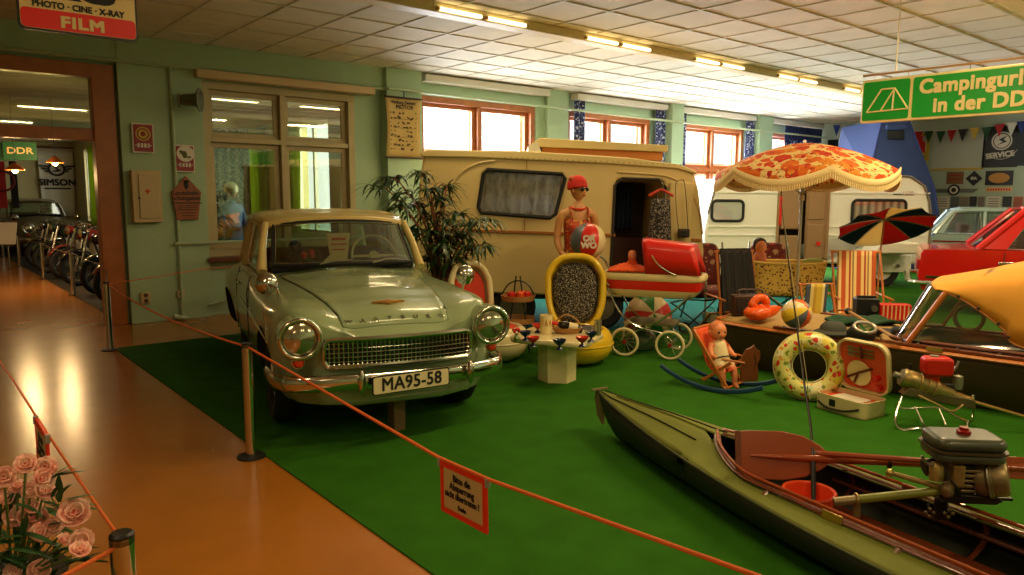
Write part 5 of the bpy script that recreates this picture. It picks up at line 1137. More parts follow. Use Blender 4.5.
beach_ball('beach_ball', ondeck(796, 328)+Vector((0, 0, .125)), .127, [mat('yellow_vinyl', (234, 196, 50), .3), mat('orange_vinyl', (232, 96, 36), .3), mat('grey_vinyl', (92, 98, 110), .35), mat('cream_vinyl', (226, 206, 160), .35)], [0, 2, 1, 3, 0, 2, 1, 3], (R(62), R(18), YAW+R(20)), 'yellow, orange and grey beach ball beside the swan on the boat deck')
t = tag(MB().lathe([(.15, 0), (.155, .01), (.11, .03), (.10, .06), (.07, .09), (.0001, .1)], 28).build('sun_hat', mat('dark_grey_felt', (60, 62, 54), .85)), 'dark grey round hat lying on the boat deck right of the beach ball', 'hat'); t.location = ondeck(833, 333)
t = thing('diving_mask', 'black oval diving mask lying on the boat deck', 'mask', ondeck(860, 336), rot=(R(-28), 0, YAW+R(10)))
MB().surf(lambda u, v: Vector((.10*math.cos(2*PI*u)*(1+.18*v), .07*math.sin(2*PI*u)*(1+.18*v)*1.0, .09-.07*v)), 28, 4, True).build('skirt', rubber, t, thick=.01).rotation_euler = (R(62), 0, 0)
MB().torus((0, -.085, .045), .09, .014, RM(R(62)), sy=.7).build('rim', steel, t); MB().lathe([(0, 0), (.085, 0)], 24, TM(0, -.083, .045) @ RM(R(62)), sy=.7).build('faceplate', glass('mask_glass', (200, 205, 190), .2), t)
t = thing('paddle', 'brown wooden paddle with metal tip leaning across the boat deck', 'paddle', ondeck(895, 338, .5))
a, b = Vector((0, 0, 0)), at(848, 311, 6.6)-t.location
MB().tube([a, b], .014, 8).build('shaft', mat('tan_shaft_wood', (176, 136, 90), .4), t); MB().ell(b, (.035, .03, .03)).build('knob', blackm, t); MB().ell(a+Vector((.0, 0, .0)), (.05, .03, .02), rot=(0, .3, YAW)).build('grip', darkw, t)
t = thing('rubber_flippers', 'pair of black rubber flippers bundled on the boat deck near the windscreen', 'flippers', ondeck(881, 332), YAW)
for s in (-1, 1): MB().prism([(-.05, -.1), (.05, -.1), (.08, .12), (-.08, .12)], 0, .012, 'xy').ell((0, -.1, .03), (.05, .07, .035)).build('flipper', rubber, t, bevel=.004).location = (s*.09, 0, .0)
t = tag(MB().surf(lambda u, v: Vector(((u-.5)*.55, (v-.5)*.3, .02+.025*math.sin(9*u)*math.sin(7*v+u)+.02*math.sin(PI*u))), 24, 14).build('folded_cloth', mat('dark_green_cloth', (26, 66, 38), .9), thick=.02, smooth=180), 'dark green folded cloth on the boat deck under the flippers', 'cloth'); t.location = ondeck(862, 324); t.rotation_euler = (0, 0, YAW)
t = thing('portable_radio', 'brown leather cased portable radio standing behind the swan on the boat deck', 'radio', ondeck(750, 315), YAW+R(4))
MB().box((0, .02, .10), (.36, .12, .2)).build('case', mat('brown_leather_case', (66, 36, 24), .5), t, bevel=.02); MB().box((-.06, -.045, .1), (.19, .01, .13)).build('grille', mat('dark_grille', (34, 24, 18), .6), t); MB().tube(spline([(-.12, .02, .2), (-.1, .02, .24), (.1, .02, .24), (.12, .02, .2)], 5), .01, 6).build('handle', mat('brown_leather_case', (66, 36, 24), .5), t)
MB().lathe([(0, 0), (.03, 0), (.03, .012), (0, .015)], 18, TM(.11, -.045, .12) @ RM(PI/2)).build('dial', steel, t)
t = thing('portable_radio', 'black case radio with red and cream striped front on the boat deck', 'radio', ondeck(873, 319), YAW+R(-8))
MB().box((-.07, 0, .1), (.2, .13, .2)).build('black_case', blackm, t, bevel=.012)
g = MB().box((.17, -.02, .075), (.27, .12, .15)); g.build('front_panel', redp, t, bevel=.008); g = MB()
for i in range(7): g.box((.06+.036*i, -.083, .078), (.012, .004, .13))
g.build('stripes', mat('cream_stripe', (226, 190, 140), .6), t); MB().box((-.07, -.0, .21), (.17, .02, .02)).build('handle', blackm, t, bevel=.005); MB().cyl((-.02, -.09, .11), (-.02, -.06, .11), .03).build('knob', steel, t)
# ------------------------------------------------------------------ things on the carpet before the boat
p = flr(808, 402); t = thing('swim_ring', 'pale yellow green swim ring with red prints leaning on the boat side', 'swim ring', (p.x, p.y, .01), YAW+R(-18))
rm = floral('swim_ring_print', (214, 208, 120), [(.8, .42, [(226, 206, 90), (170, 196, 150), (232, 222, 170), (200, 190, 60)]), (2.0, .34, [(206, 50, 34), (120, 140, 40), (200, 60, 30), (220, 150, 50)]), (4., .2, [(70, 90, 30), (180, 40, 30)])], 9, .28)
M = TM(0, .06, .265) @ RM(R(78))
MB().torus((0, 0, 0), .20, .067, M, 48, 16).build('ring', rm, t, smooth=180); MB().torus((0, 0, 0), .27, .004, M, 48, 6).torus((0, 0, 0), .127, .004, M, 40, 6).build('weld_seam', mat('pale_vinyl_seam', (226, 220, 160), .4), t)
p = flr(850, 412); t = thing('picnic_case', 'open cream picnic case with orange lining, plate and cutlery', 'case', (p.x, p.y, .01), YAW-R(60))
ivp = mat('ivory_case_shell', (222, 206, 150), .4); lin_ = mat('orange_red_lining', (216, 84, 40), .75)
cs = rrect(.42, .29, .06, 5)
q = MB(); q.prism(cs, 0, .012, 'xy')
n = len(cs)
for k in range(n):
    (x0, y0), (x1, y1) = cs[k], cs[(k+1) % n]
    q._add([(x0, y0, 0), (x1, y1, 0), (x1, y1, .12), (x0, y0, .12), (x0*.95, y0*.94, .12), (x1*.95, y1*.94, .12), (x1*.95, y1*.94, .012), (x0*.95, y0*.94, .012)], [(0, 1, 2, 3), (3, 2, 5, 4), (4, 5, 6, 7)])
q.build('base', ivp, t); MB().prism([(x*.95, y*.94) for x, y in cs], .06, .085, 'xy').build('base_lining', lin_, t); MB().prism(rrect(.24, .16, .02, cx=.0, cz=.0), .085, .1, 'xy').build('food_box', mat('white_food_box', (224, 216, 196), .4), t, bevel=.004)
MB().box((-.05, -.147, .07), (.05, .01, .05)).build('clasp', blackm, t, bevel=.004); MB().tube(spline([(-.17, -.148, .055), (-.08, -.165, .03), (.06, -.165, .035), (.17, -.148, .07)], 5), .008, 6).build('carry_handle', blackm, t)
L2 = MB(); M = TM(0, .145, .12) @ RM(R(100))   # lid stands open
def mm(b, M):
    b.v = [M @ v for v in b.v]; return b
cl = [(x, y+.145+.06) for x, y in rrect(.42, .40, .09, 6)]; lid = MB().prism(cl, -.045, -.03, 'xy'); n = len(cl); cc = .205
for k in range(n):
    (x0, y0), (x1, y1) = cl[k], cl[(k+1) % n]; f = lambda x, y: (x*.93, (y-cc)*.93+cc)
    lid._add([(x0, y0, -.045), (x1, y1, -.045), (x1, y1, .0), (x0, y0, .0), (*f(x0, y0), 0), (*f(x1, y1), 0), (*f(x1, y1), -.03), (*f(x0, y0), -.03)], [(0, 1, 2, 3), (3, 2, 5, 4), (4, 5, 6, 7)])
lido = mm(lid, M).build('lid', ivp, t)
mm(MB().prism([(x*.92, (y-cc)*.92+cc) for x, y in cl], -.03, -.02, 'xy'), M).build('lid_lining', lin_, lido)
pl = mat('cream_melamine', (226, 214, 150), .35)
mm(MB().lathe([(0, .0), (.07, .0), (.1, .014), (.098, .018), (.07, .006), (0, .006)], 28, TM(-.03, .15, -.018)), M).build('plate', pl, lido)
for i in range(3): mm(MB().box((.0+.0*i, .285+.028*i, -.012), (.19, .009, .005)).ell((-.1, .285+.028*i, -.012), (.03, .011, .004)), M).build('cutlery', steel, lido)
for a, b in (((-.13, .10), (-.02, .16)), ((-.02, .16), (.09, .21)), ((-.03, .16), (-.07, .07)), ((.0, .27), (.0, .37))): mm(MB().tube([(*a, .004), (*b, .004)], .009, 6, flat=.5), M).build('leather_strap', mat('dark_red_strap', (96, 20, 18), .5), lido)
mm(MB().lathe([(0, 0), (.022, 0), (.022, .05), (0, .05)], 14, TM(.12, .14, -.02)).lathe([(0, 0), (.018, 0), (.018, .05), (0, .05)], 14, TM(.14, .07, -.02)), M).build('salt_shaker', redp, lido)
# tube stand with the red tank engine
p = flr(932, 428); t = thing('engine_stand', 'bent chrome tube stand holding the boat engine with the red tank', 'stand', (p.x, p.y, .008), YAW+R(-12))
u = lambda px, py, dy=0.: Vector(((px-932)*.0067, dy, (428-py)*.0067))
MB().tube(spline([u(903, 390, .0), u(894, 413, -.06), u(893, 424, -.1), u(900, 428, -.12), u(915, 425, -.12), u(940, 428, -.12), u(957, 433, -.12)], 5), .009, 7).build('front_loop', chrome, t)
MB().tube(spline([u(968, 392, .0), u(972, 410, .04), u(974, 424, .1), u(965, 423, .14), u(950, 415, .16), u(935, 414, .16), u(912, 417, .16), u(902, 413, .16)], 5), .009, 7).build('rear_loop', chrome, t)
MB().tube([u(957, 433, -.12), u(971, 424, .1)], .008, 6).tube([u(920, 425, -.12), u(922, 414, .16)], .006, 6).tube([u(942, 427, -.12), u(945, 414, .16)], .006, 6).build('tie_bar', steel, t)
MB().prism([(u(899, 394).x, u(899, 394).z), (u(969, 405).x, u(969, 405).z), (u(968, 395).x, u(968, 395).z), (u(905, 386).x, u(905, 386).z)], -.05, .05).build('saddle', mat('worn_grey_metal', (116, 100, 72), .45, .6, var=.2), t, bevel=.006)
sp = t.location.copy(); sz = t.rotation_euler.z
t = thing('boat_engine', 'small boat engine with red fuel tank and long shaft lying on the tube stand', 'engine', sp, sz)
brz = mat('oily_bronze_metal', (176, 148, 92), .35, .65, var=.25, vs=14); grm = mat('grey_cast_metal', (150, 144, 126), .4, .6)
a, b = u(899, 376), u(962, 397)
q = b-a; M = TM(a) @ q.to_track_quat('Z', 'Y').to_matrix().to_4x4(); Lq = q.length
MB().lathe([(0, 0), (.055, .0), (.066, .02), (.066, .10), (.060, .11), (.060, .24), (.054, .25), (.05, .33), (.034, .36), (.03, Lq), (0, Lq)], 24, M).build('crankcase', brz, t); 
for i in range(3): MB().torus((0, 0, 0), .062, .006, M @ TM(0, 0, .12+.05*i)).build('cooling_ring', brz, t)
MB().lathe([(0, -.05), (.02, -.05), (.02, -.01), (.058, 0), (.058, .07), (0, .07)], 20, M).build('flywheel_cover', grm, t)
tk = rrect(.19, .13, .035, 4, u(932, 363).x, u(932, 363).z); MB().prism(tk, -.06, .06).build('fuel_tank', redp, t, bevel=.02); MB().lathe([(0, 0), (.03, 0), (.03, .016), (0, .02)], 18, TM(u(929, 354.5))).build('tank_cap', grm, t)
MB().box(u(928, 377), (.09, .06, .07)).build('tank_mount', redp, t, bevel=.006); MB().lathe([(0, 0), (.03, .0), (.035, .05), (.03, .09), (0, .1)], 18, TM(u(953, 386)) @ RM(R(0))).build('carburettor', grm, t); MB().box(u(945, 386), (.05, .05, .06)).build('cylinder_block', inkm, t, bevel=.006)
MB().tube(spline([u(952, 357), u(950, 364), u(944, 371), u(936, 374)], 5), .008, 6).build('fuel_pipe', grm, t); MB().tube(spline([u(914, 393, -.06), u(930, 400, -.08), u(945, 407, -.07), u(955, 402, -.05), u(957, 396, -.02)], 5), .009, 6).build('exhaust_pipe', brz, t)
MB().tube([b-q*.02, u(1080, 428, .02)], .012, 8).build('drive_shaft', mat('brass_shaft', (190, 150, 90), .3, .8), t); MB().cyl(b-q*.05, b+q*.08, .03).build('shaft_collar', brz, t)
g = MB()
for k in range(3): a_ = 2*PI*k/3; g.ell(u(1082, 428.5, .02)+Vector((0, .05*math.cos(a_), .05*math.sin(a_))), (.012, .05, .025), rot=(a_, .3, 0))
g.build('propeller', brz, t)
MB().tube([u(907, 370), u(907, 362)], .01, 6).build('lever', blackm, t)

# ------------------------------------------------------------------ green folding kayak
kd = Vector((-.172, -.985, 0)).normalized(); kayak = thing('kayak', 'long green canvas folding kayak with open red brown cockpit', 'kayak', (3.60, 3.40, .008), math.atan2(kd.y, kd.x))
kq = loc_of(kayak); KW = Matrix.Translation(kayak.location) @ Euler(kayak.rotation_euler).to_matrix().to_4x4()
KL = 5.3
grc = mat('olive_green_canvas', (104, 110, 28), .8, var=.1, vs=5, bump=.2, bs=160); hul = mat('dark_rubber_skin', (30, 34, 20), .55)
def kw(x): s = max(0, min(1, x/KL)); return .44*math.sin(PI*min(1, max(0, .5*(s/.5) if s < .5 else .5+.5*(s-.5)/.5)))**.85
def sheer(x): s = x/KL; return .195+.075*abs(2*s-1)**2.5
CA, CBk, CWd = 1.12, 4.5, .27
def cw_(x):                                            # half width of the cockpit opening
    if x < CA or x > CBk: return 0
    return min(CWd, .02+CWd*math.sin(min(1, (x-CA)/.62)*PI/2)**.8, .02+CWd*math.sin(min(1, (CBk-x)/.5)*PI/2))
def deckz(x, y): w = kw(x)+1e-4; return sheer(x)+.06*(1-min(1, abs(y)/w))*min(1, x/.7)*min(1, (KL-x)/.7)
xs = [0, .03, .08, .16, .28, .42, .6, .8, 1.0, 1.2, CA]+[CA+(CBk-CA)*i/26 for i in range(1, 26)]+[CBk, 4.7, 4.9, 5.1, 5.22, KL]
for s in (-1, 1):
    q = MB(); vs = []; fs = []; m_ = 7
    for x in xs:
        c = cw_(x); w = max(kw(x), c+.02 if c else 0)
        for j in range(m_): y = c+(w-c)*j/(m_-1); vs.append((x, s*y, deckz(x, y)))
    for i in range(len(xs)-1):
        for j in range(m_-1): fs.append((i*m_+j, (i+1)*m_+j, (i+1)*m_+j+1, i*m_+j+1))
    q._add(vs, fs); q.build('deck', grc, kayak, smooth=60, thick=.006)
q = MB(); vs = []; fs = []; m_ = 15
for x in xs:
    w = max(kw(x), .004); zs = sheer(x); keel = .012+.25*max(0, 1-x/.35)**2.2+.25*max(0, 1-(KL-x)/.35)**2.2; keel = min(keel, zs-.02)
    for j in range(m_):
        a = PI*j/(m_-1); c = math.cos(a); vs.append((x, w*(abs(c)**.75)*(1 if c > 0 else -1), keel+(zs-keel)*(1-math.sin(a)**.55)))
for i in range(len(xs)-1):
    for j in range(m_-1): fs.append((i*m_+j, (i+1)*m_+j, (i+1)*m_+j+1, i*m_+j+1))
q._add(vs, fs); q.build('hull', hul, kayak, smooth=70, thick=.006)
for s in (-1, 1): MB().tube([(x, s*(kw(x)+.002), sheer(x)-.004) for x in xs], .007, 6).build('deck_edge_strip', mat('dark_edge_strip', (60, 66, 26), .6), kayak)
# coaming, ribs and floor
xc = [CA+(CBk-CA)*i/40 for i in range(41)]
for s in (-1, 1):
    MB().tube([(x, s*cw_(x), deckz(x, cw_(x))+.018) for x in xc], .018, 8, flat=.3, up=(0, 0, 1)).build('coaming', darkw, kayak, smooth=30)
    MB().tube([(x, s*(cw_(x)+.0), deckz(x, cw_(x))+.042) for x in xc], .009, 8).build('coaming_rail', mat('red_brown_varnish', (150, 66, 28), .25, coat=.4), kayak)
    MB().tube([(x, s*(CWd+.06), .13) for x in (1.6, 2.6, 3.6, 4.4)], .012, 6).build('stringer', darkw, kayak)
    for x in (1.7, 2.35, 3.0, 3.65): MB().tube(spline([(x, 0, .035), (x, s*.22, .05), (x, s*.34, .11), (x, s*(CWd+.07), .18), (x, s*CWd, .235)], 4), .012, 6, flat=.6).build('rib', darkw, kayak)
    for x in (2.05, 3.1, 4.0): MB().box((x, s*(CWd+.016), deckz(x, CWd)+.02), (.10, .012, .04)).build('hinge_plate', mat('brass_plate', (200, 170, 100), .3, .9), kayak, bevel=.004)
for y in (-.16, 0, .16): MB().box((3.0, y, .05), (2.8, .13, .014)).build('floor_board', darkw, kayak, bevel=.003)
for x in (2.9, 3.9): MB().box((x, 0, .15), (.03, .5, .2)).build('seat_back', darkw, kayak, bevel=.006)
MB().box((1.5, 0, .225), (.02, .22, .04)).build('fore_brace', darkw, kayak)
# bow cap and deck lines
MB().prism([(-.03, .22), (.0, .1), (.06, .05), (.07, .25), (-.02, .28)], -.014, .014).build('bow_cap', mat('grey_wood_cap', (120, 104, 66), .7), kayak, bevel=.004)
MB().box((.01, 0, .285), (.018, .13, .01)).build('bow_cross_bar', mat('grey_wood_cap', (120, 104, 66), .7), kayak)
for s in (-1, 1): MB().tube([(.05, s*.02, deckz(.05, 0)+.01)]+[(x, s*(.03+.13*(x-.1)/1.4), deckz(x, .03+.13*(x-.1)/1.4)+.008) for x in (.2, .35, .5, .65, .8, .95, 1.06)], .0045, 5).build('deck_line', mat('dark_deck_cord', (44, 46, 22), .8), kayak)
MB().tube([(x, 0, deckz(x, 0)+.004) for x in (.2, .4, .6, .8, 1.0, 1.1)], .007, 5).build('deck_ridge', grc, kayak)
# double paddle laid across
wdp = mat('red_brown_varnish', (150, 66, 28), .25, coat=.4)
a, b = at(740, 455, 3.68), at(1060, 470, 3.34)
t = thing('paddle', 'long red brown wooden paddle with broad blade laid across the kayak', 'paddle', a); d = b-a; L_ = d.length; M = d.to_track_quat('X', 'Z').to_matrix().to_4x4()
fc = (Vector((0, 0, 1.6))-a).normalized(); xax = d.normalized(); zax = (fc-xax*fc.dot(xax)).normalized(); yax = zax.cross(xax); M = Matrix((xax, yax, zax)).transposed().to_4x4()
bl = [(0, -.105), (.02, -.112), (.2, -.112), (.30, -.09), (.38, -.05), (.42, -.016), (.42, .016), (.38, .06), (.30, .105), (.2, .125), (.02, .122), (0, .115)]
mm(MB().prism(bl, -.007, .007, 'xy'), M).build('blade', wdp, t, bevel=.004); mm(MB().box((-.008, 0, 0), (.03, .24, .02)), M).build('blade_tip', darkw, t, bevel=.004)
mm(MB().tube([(.05, 0, .008), (.2, 0, .012), (.4, 0, .01), (.6, 0, 0), (L_, 0, 0)], [.006, .016, .02, .019, .019], 10), M).build('shaft', wdp, t); mm(MB().torus((.68, 0, 0), .024, .009, RM(0, PI/2)), M).build('drip_ring', rubber, t)
mm(MB().prism([(L_-.45+x, y) for x, y in ((.42, -.05), (.20, -.05), (.0, -.016), (.0, .016), (.20, .05), (.42, .05))], -.007, .007, 'xy'), M).build('blade', wdp, t, bevel=.004)
a2, b2 = at(790, 455, 3.68), at(935, 466, 3.28)
t = thing('steering_rod', 'second wooden shaft lying behind the long paddle on the kayak', 'pole', a2); MB().tube([(0, 0, .02), (b2-a2)*1.35+Vector((0, 0, .02))], .014, 8).build('shaft', wdp, t); MB().tube([(0, 0, .02), (b2-a2)*.2+Vector((0, 0, .02))], .017, 8).build('ferrule', mat('grey_ferrule', (130, 124, 108), .4, .6), t)
# orange bucket
p = flr(809, 490, .23); q = kq(p); p = KW @ Vector((q.x, q.y, .057)); t = thing('bucket', 'orange plastic bucket standing inside the kayak cockpit', 'bucket', p)
MB().lathe([(0, 0), (.085, 0), (.115, .15), (.124, .156), (.12, .166), (.108, .16), (.08, .012), (0, .012)], 32).build('pail', mat('orange_plastic', (226, 70, 24), .4), t)
MB().tube(spline([(-.115, 0, .15), (-.126, .03, .13), (-.1, .09, .13), (0, .122, .145), (.1, .09, .145), (.115, 0, .15)], 4), .004, 6).build('bail', steel, t)
# fishing rod
a = p+Vector((.02, -.02, .03)); top_ = at(781, 200, 4.15); m1 = at(812, 440, 3.62); a = a.lerp(m1, .0); ctrl = [a, m1, at(803, 375, 3.75), at(796, 320, 3.86), at(789, 265, 3.98), top_]
t = thing('fishing_rod', 'thin dark fishing rod standing upright in the orange bucket', 'fishing rod', a); pts = [q-a for q in spline(ctrl, 5)]; n = len(pts)
MB().tube(pts, [.0075-.0055*i/(n-1) for i in range(n)], 8).build('blank', mat('dark_rod_varnish', (34, 24, 18), .25), t); MB().tube(pts[:5], .012, 8).build('grip', blackm, t)
for i in (9, 13, 17, 21): MB().torus(pts[i]+Vector((.012, -.008, 0)), .009, .002, RM(R(80), 0, .4), 14, 5).build('guide', steel, t)
MB().tube([pts[8]+Vector((.012, -.01, 0)), pts[-1]], .0012, 4).build('line', mat('pale_cord', (220, 205, 160), .6), t)

# ------------------------------------------------------------------ grey outboard on the kayak
D2 = 3.15; s2 = D2/FPX; b0 = at(968, 470, D2)
t = thing('outboard_motor', 'old outboard motor with grey tank and olive tube mounted across the kayak', 'outboard motor', b0, YAW+R(-6))
v = lambda px, py, dy=0.: Vector(((px-968)*s2, dy, (470-py)*s2))
tankm = mat('grey_green_tank_paint', (66, 70, 56), .35, coat=.3, var=.08, vs=8); alu = mat('dull_aluminium', (150, 132, 98), .4, .7, var=.2, vs=14); oil = mat('oily_black_metal', (44, 38, 30), .4, .6)
def lozenge(z0, z1, w, d, r): return MB().prism(rrect(w, d, r, 6), z0, z1, 'xy')
c = v(961, 446); cz_ = c.z
g = lozenge(cz_-.045, cz_+.0, .285, .21, .05); g.v = [x+Vector((c.x, .0, 0)) for x in g.v]; g.build('tank_lower', tankm, t, bevel=.018)
g = lozenge(cz_+.004, cz_+.058, .285, .21, .05); g.v = [x+Vector((c.x, .0, 0)) for x in g.v]; g.build('tank_upper', tankm, t, bevel=.024)
g = lozenge(cz_-.003, cz_+.006, .30, .225, .055); g.v = [x+Vector((c.x, .0, 0)) for x in g.v]; g.build('tank_seam', mat('dark_seam', (70, 58, 40), .4), t)
MB().lathe([(0, 0), (.028, 0), (.028, .014), (.018, .018), (.018, .03), (0, .032)], 18, TM(c+Vector((.0, 0, .057)))).build('tank_cap', mat('dark_red_piping', (140, 16, 12), .4), t)
# flywheel drum on the right
M = TM(v(988, 475, -.02)) @ RM(0, R(78), R(-28))
MB().lathe([(0, -.06), (.075, -.06), (.083, -.045), (.083, -.02), (.088, -.015), (.088, .0), (.08, .006), (.08, .05), (.07, .062), (0, .064)], 32, M).build('flywheel_drum', alu, t)
MB().torus((0, 0, 0), .085, .006, M @ TM(0, 0, -.01)).build('drum_ring', steel, t)
for i in range(5): MB().box(v(966, 466+5.5*i), (.075, .13-.008*i, .012)).build('cylinder_fin', alu, t, bevel=.003)
MB().box(v(960, 478), (.10, .085, .14)).build('cylinder', oil, t, bevel=.012); MB().box(v(952, 471, -.05), (.05, .05, .10)).build('ignition_housing', mat('oily_bronze_metal', (176, 148, 92), .35, .65), t, bevel=.01)
MB().lathe([(0, 0), (.028, 0), (.03, .06), (.02, .075), (0, .08)], 18, TM(v(934, 478, -.04))).build('carburettor', brz, t); MB().cyl(v(926, 470), v(940, 466), .035).build('air_intake', oil, t)
MB().ell(v(944, 487, -.05), (.03, .03, .035)).build('gear_cover', alu, t)
MB().tube(spline([v(918, 453, -.05), v(922, 460, -.05), v(930, 462, -.05)], 4), .006, 6).build('choke_lever', steel, t); MB().tube(spline([v(936, 455, -.06), v(940, 470, -.09), v(948, 480, -.09), v(956, 492, -.06)], 5), .005, 6).build('fuel_hose', rubber, t)
MB().prism([(v(938, 500).x, v(938, 500).z), (v(990, 500).x, v(990, 500).z), (v(997, 496).x, v(997, 496).z), (v(990, 492).x, v(990, 492).z), (v(945, 490).x, v(945, 490).z)], -.06, .06).build('mounting_plate', oil, t, bevel=.006)
MB().tube([v(843, 507, -.02), v(944, 490.5, -.02)], .019, 12).build('olive_tube', mat('olive_tube_paint', (126, 130, 44), .4), t)
MB().tube([v(839.5, 507.6, -.02), v(864, 503.5, -.02)], .0195, 12).build('tube_sleeve', alu, t)
MB().tube([v(894, 475, -.02), v(944, 488, -.02)], [.010, .014], 10).build('tiller', mat('oily_bronze_metal', (176, 148, 92), .35, .65), t); MB().ell(v(892, 474.5, -.02), .017).build('tiller_knob', mat('brass_plate', (200, 170, 100), .3, .9), t)
MB().torus(v(861, 504, -.02), .024, .006, RM(0, PI/2)).build('tube_clamp', brz, t); MB().box(v(864, 514, .0), (.03, .012, .09)).build('clamp_foot', brz, t, bevel=.003)
for px in (930, 948):
    k = MB().cyl(v(px, 503, -.02), v(px, 512, -.04), .006); k.build('clamp_screw', oil, t)
    g = MB()
    for i in range(4): a_ = PI/2*i; g.ell(v(px, 512, -.045)+Vector((.016*math.cos(a_), 0, .016*math.sin(a_))), (.009, .006, .009), 8, 6)
    g.build('star_knob', mat('worn_grey_metal', (116, 100, 72), .45, .6), t)
MB().box(v(945, 512, .0), (.05, .025, .09)).build('clamp_bracket', oil, t, bevel=.004); MB().box(v(1000, 500, .06), (.12, .1, .012)).build('rear_plate', oil, t)
# ------------------------------------------------------------------ white caravan
D3 = 13.0; s3 = D3/FPX; b0 = at(806, 260, D3); b0.z = .008
t = thing('caravan', 'white caravan with open brown door under the flowered parasol', 'caravan', b0, YAW)
wx = lambda px: (px-806)*s3
wz = lambda py: 1.6+(197.5-py)*s3
cvw = mat('white_caravan_paint', (234, 234, 228), .35); brd = mat('brown_caravan_door', (150, 118, 84), .5)
prof = [(wx(712), .42), (wx(704), .6), (wx(703), wz(232)), (wx(706), wz(215)), (wx(712), wz(192)), (wx(717), wz(184)), (wx(728), wz(179)), (wx(880), wz(176)), (wx(905), wz(178)), (wx(919), wz(187)), (wx(925), wz(202)), (wx(928), wz(220)), (wx(928), .6), (wx(922), .42)]
body = MB().prism(prof, 0, 1.95).build('body', cvw, t, smooth=0)
da, db, dz_ = wx(777), wx(824), wz(188)
c1 = MB().box(((da+db)/2, .4, (dz_+.5)/2), (db-da, 1.4, dz_-.5)).build('c', cvw, t, smooth=0)
carve(body, [c1]); q = body.modifiers.new('b', 'BEVEL'); q.width = .05; q.segments = 3; q.limit_method = 'ANGLE'; q.angle_limit = R(50); body.data.shade_smooth(); body.data.set_sharp_from_angle(angle=R(30))
MB().box(((da+db)/2, .9, (dz_+.5)/2), (db-da-.02, .02, dz_-.52)).build('inner_back', mat('dark_inner_wall', (60, 44, 30), .6), t)
dr = MB().box((wx(814), .02, (dz_+.5)/2), (wx(824)-wx(803), .06, dz_-.52)).build('door', brd, t, bevel=.02)
MB().box((wx(813), -.02, wz(206)), (wx(822)-wx(806), .02, .5)).box((wx(813), -.02, wz(245)), (wx(822)-wx(806), .02, .7)).build('door_panel', brd, dr, bevel=.01)
d2 = MB().box((wx(787), -.02, (wz(191)+wz(230))/2), (wx(796)-wx(778), .05, wz(191)-wz(230))).build('door', brd, t, bevel=.02); MB().box((wx(787), -.02, (wz(231)+wz(280))/2), (wx(796)-wx(778), .05, wz(231)-wz(270))).build('door_lower', brd, d2, bevel=.02)
MB().box((wx(777.5), -.02, wz(212)), (.05, .05, .5)).build('tail_light', redp, t, bevel=.01); MB().box((wx(816), -.055, wz(244)), (.07, .01, .07)).build('sticker', redp, dr)
MB().tube([(da-.02, -.01, .5), (da-.02, -.01, dz_), (db+.02, -.01, dz_), (db+.02, -.01, .5)], .03, 8).build('door_frame', brd, t)
def cwin(a, b, z0, z1, nm, cloth):
    w, h, cx_, cz2 = b-a, z1-z0, (a+b)/2, (z0+z1)/2; r_ = rrect(w, h, .08, 5, cx_, cz2)
    o = MB().tube([(x, -.012, z) for x, z in r_], .025, 8, True).build(nm, rubber, t)
    MB().prism(r_, -.004, .0).build('backing', cloth, o); MB().prism(r_, -.016, -.010).build('pane', glass('caravan_glass', refl=.07), o)
cwin(wx(710), wx(741), wz(222), wz(202), 'front_window', mat('pale_blind', (230, 235, 235), .5, emit=None))
cwin(wx(849), wx(902), wz(225), wz(201), 'side_window', ramp_mat('striped_window_curtain', 'wave', [(0, (120, 110, 96)), (.5, (176, 166, 146)), (1, (210, 200, 180))], 2.4, .8, const=False, vec=(1, 0, 0)))
for py in (194, 227.5, 236): MB().box(((wx(706)+wx(776))/2, -.008, wz(py)), (wx(776)-wx(708), .02, .02)).build('moulding', cvw, t); MB().box(((wx(826)+wx(926))/2, -.008, wz(py)), (wx(925)-wx(827), .02, .02)).build('moulding', cvw, t)
MB().tube([(x, -.005, z) for x, z in prof[3:13]], .02, 6).build('edge_moulding', mat('grey_edge_strip', (120, 110, 92), .5), t)
text('lettering', '1600', mat('dark_red_piping', (140, 16, 12), .4), t, (wx(903), -.012, wz(194.5)), (PI/2, 0, 0), .1); MB().box((wx(893), -.012, wz(194.5)), (.16, .006, .04)).build('emblem', inkm, t)
o = MB().prism([(wx(858), wz(252)), (wx(905), wz(252)), (wx(902), wz(241)), (wx(866), wz(241))], -.5, -.02).build('front_locker', mat('white_locker', (226, 222, 206), .3), t, bevel=.03)
MB().box((wx(884), -.01, wz(264)), (wx(912)-wx(858), .02, .3)).build('lower_panel', cvw, t, bevel=.01); MB().cyl((wx(897), -.06, wz(266)), (wx(897), .0, wz(266)), .03).build('lock', steel, t)
for x in (wx(760), wx(885)):
    w = MB().lathe([(.18, -.08), (.27, -.09), (.30, -.05), (.30, .05), (.27, .09), (.18, .08)], 30, TM(x, .12, .30) @ RM(PI/2)).build('wheel', rubber, t); MB().lathe([(0, .06), (.17, .05), (.18, 0)], 24, TM(x, .12, .3) @ RM(PI/2)).build('hub', white, w)
MB().box((wx(806), 1, .4), (3.4, 1.7, .1)).build('chassis', inkm, t)
for x in (wx(715), wx(902)): MB().cyl((x, .3, .0), (x, .3, .42), .03).build('support_leg', steel, t)

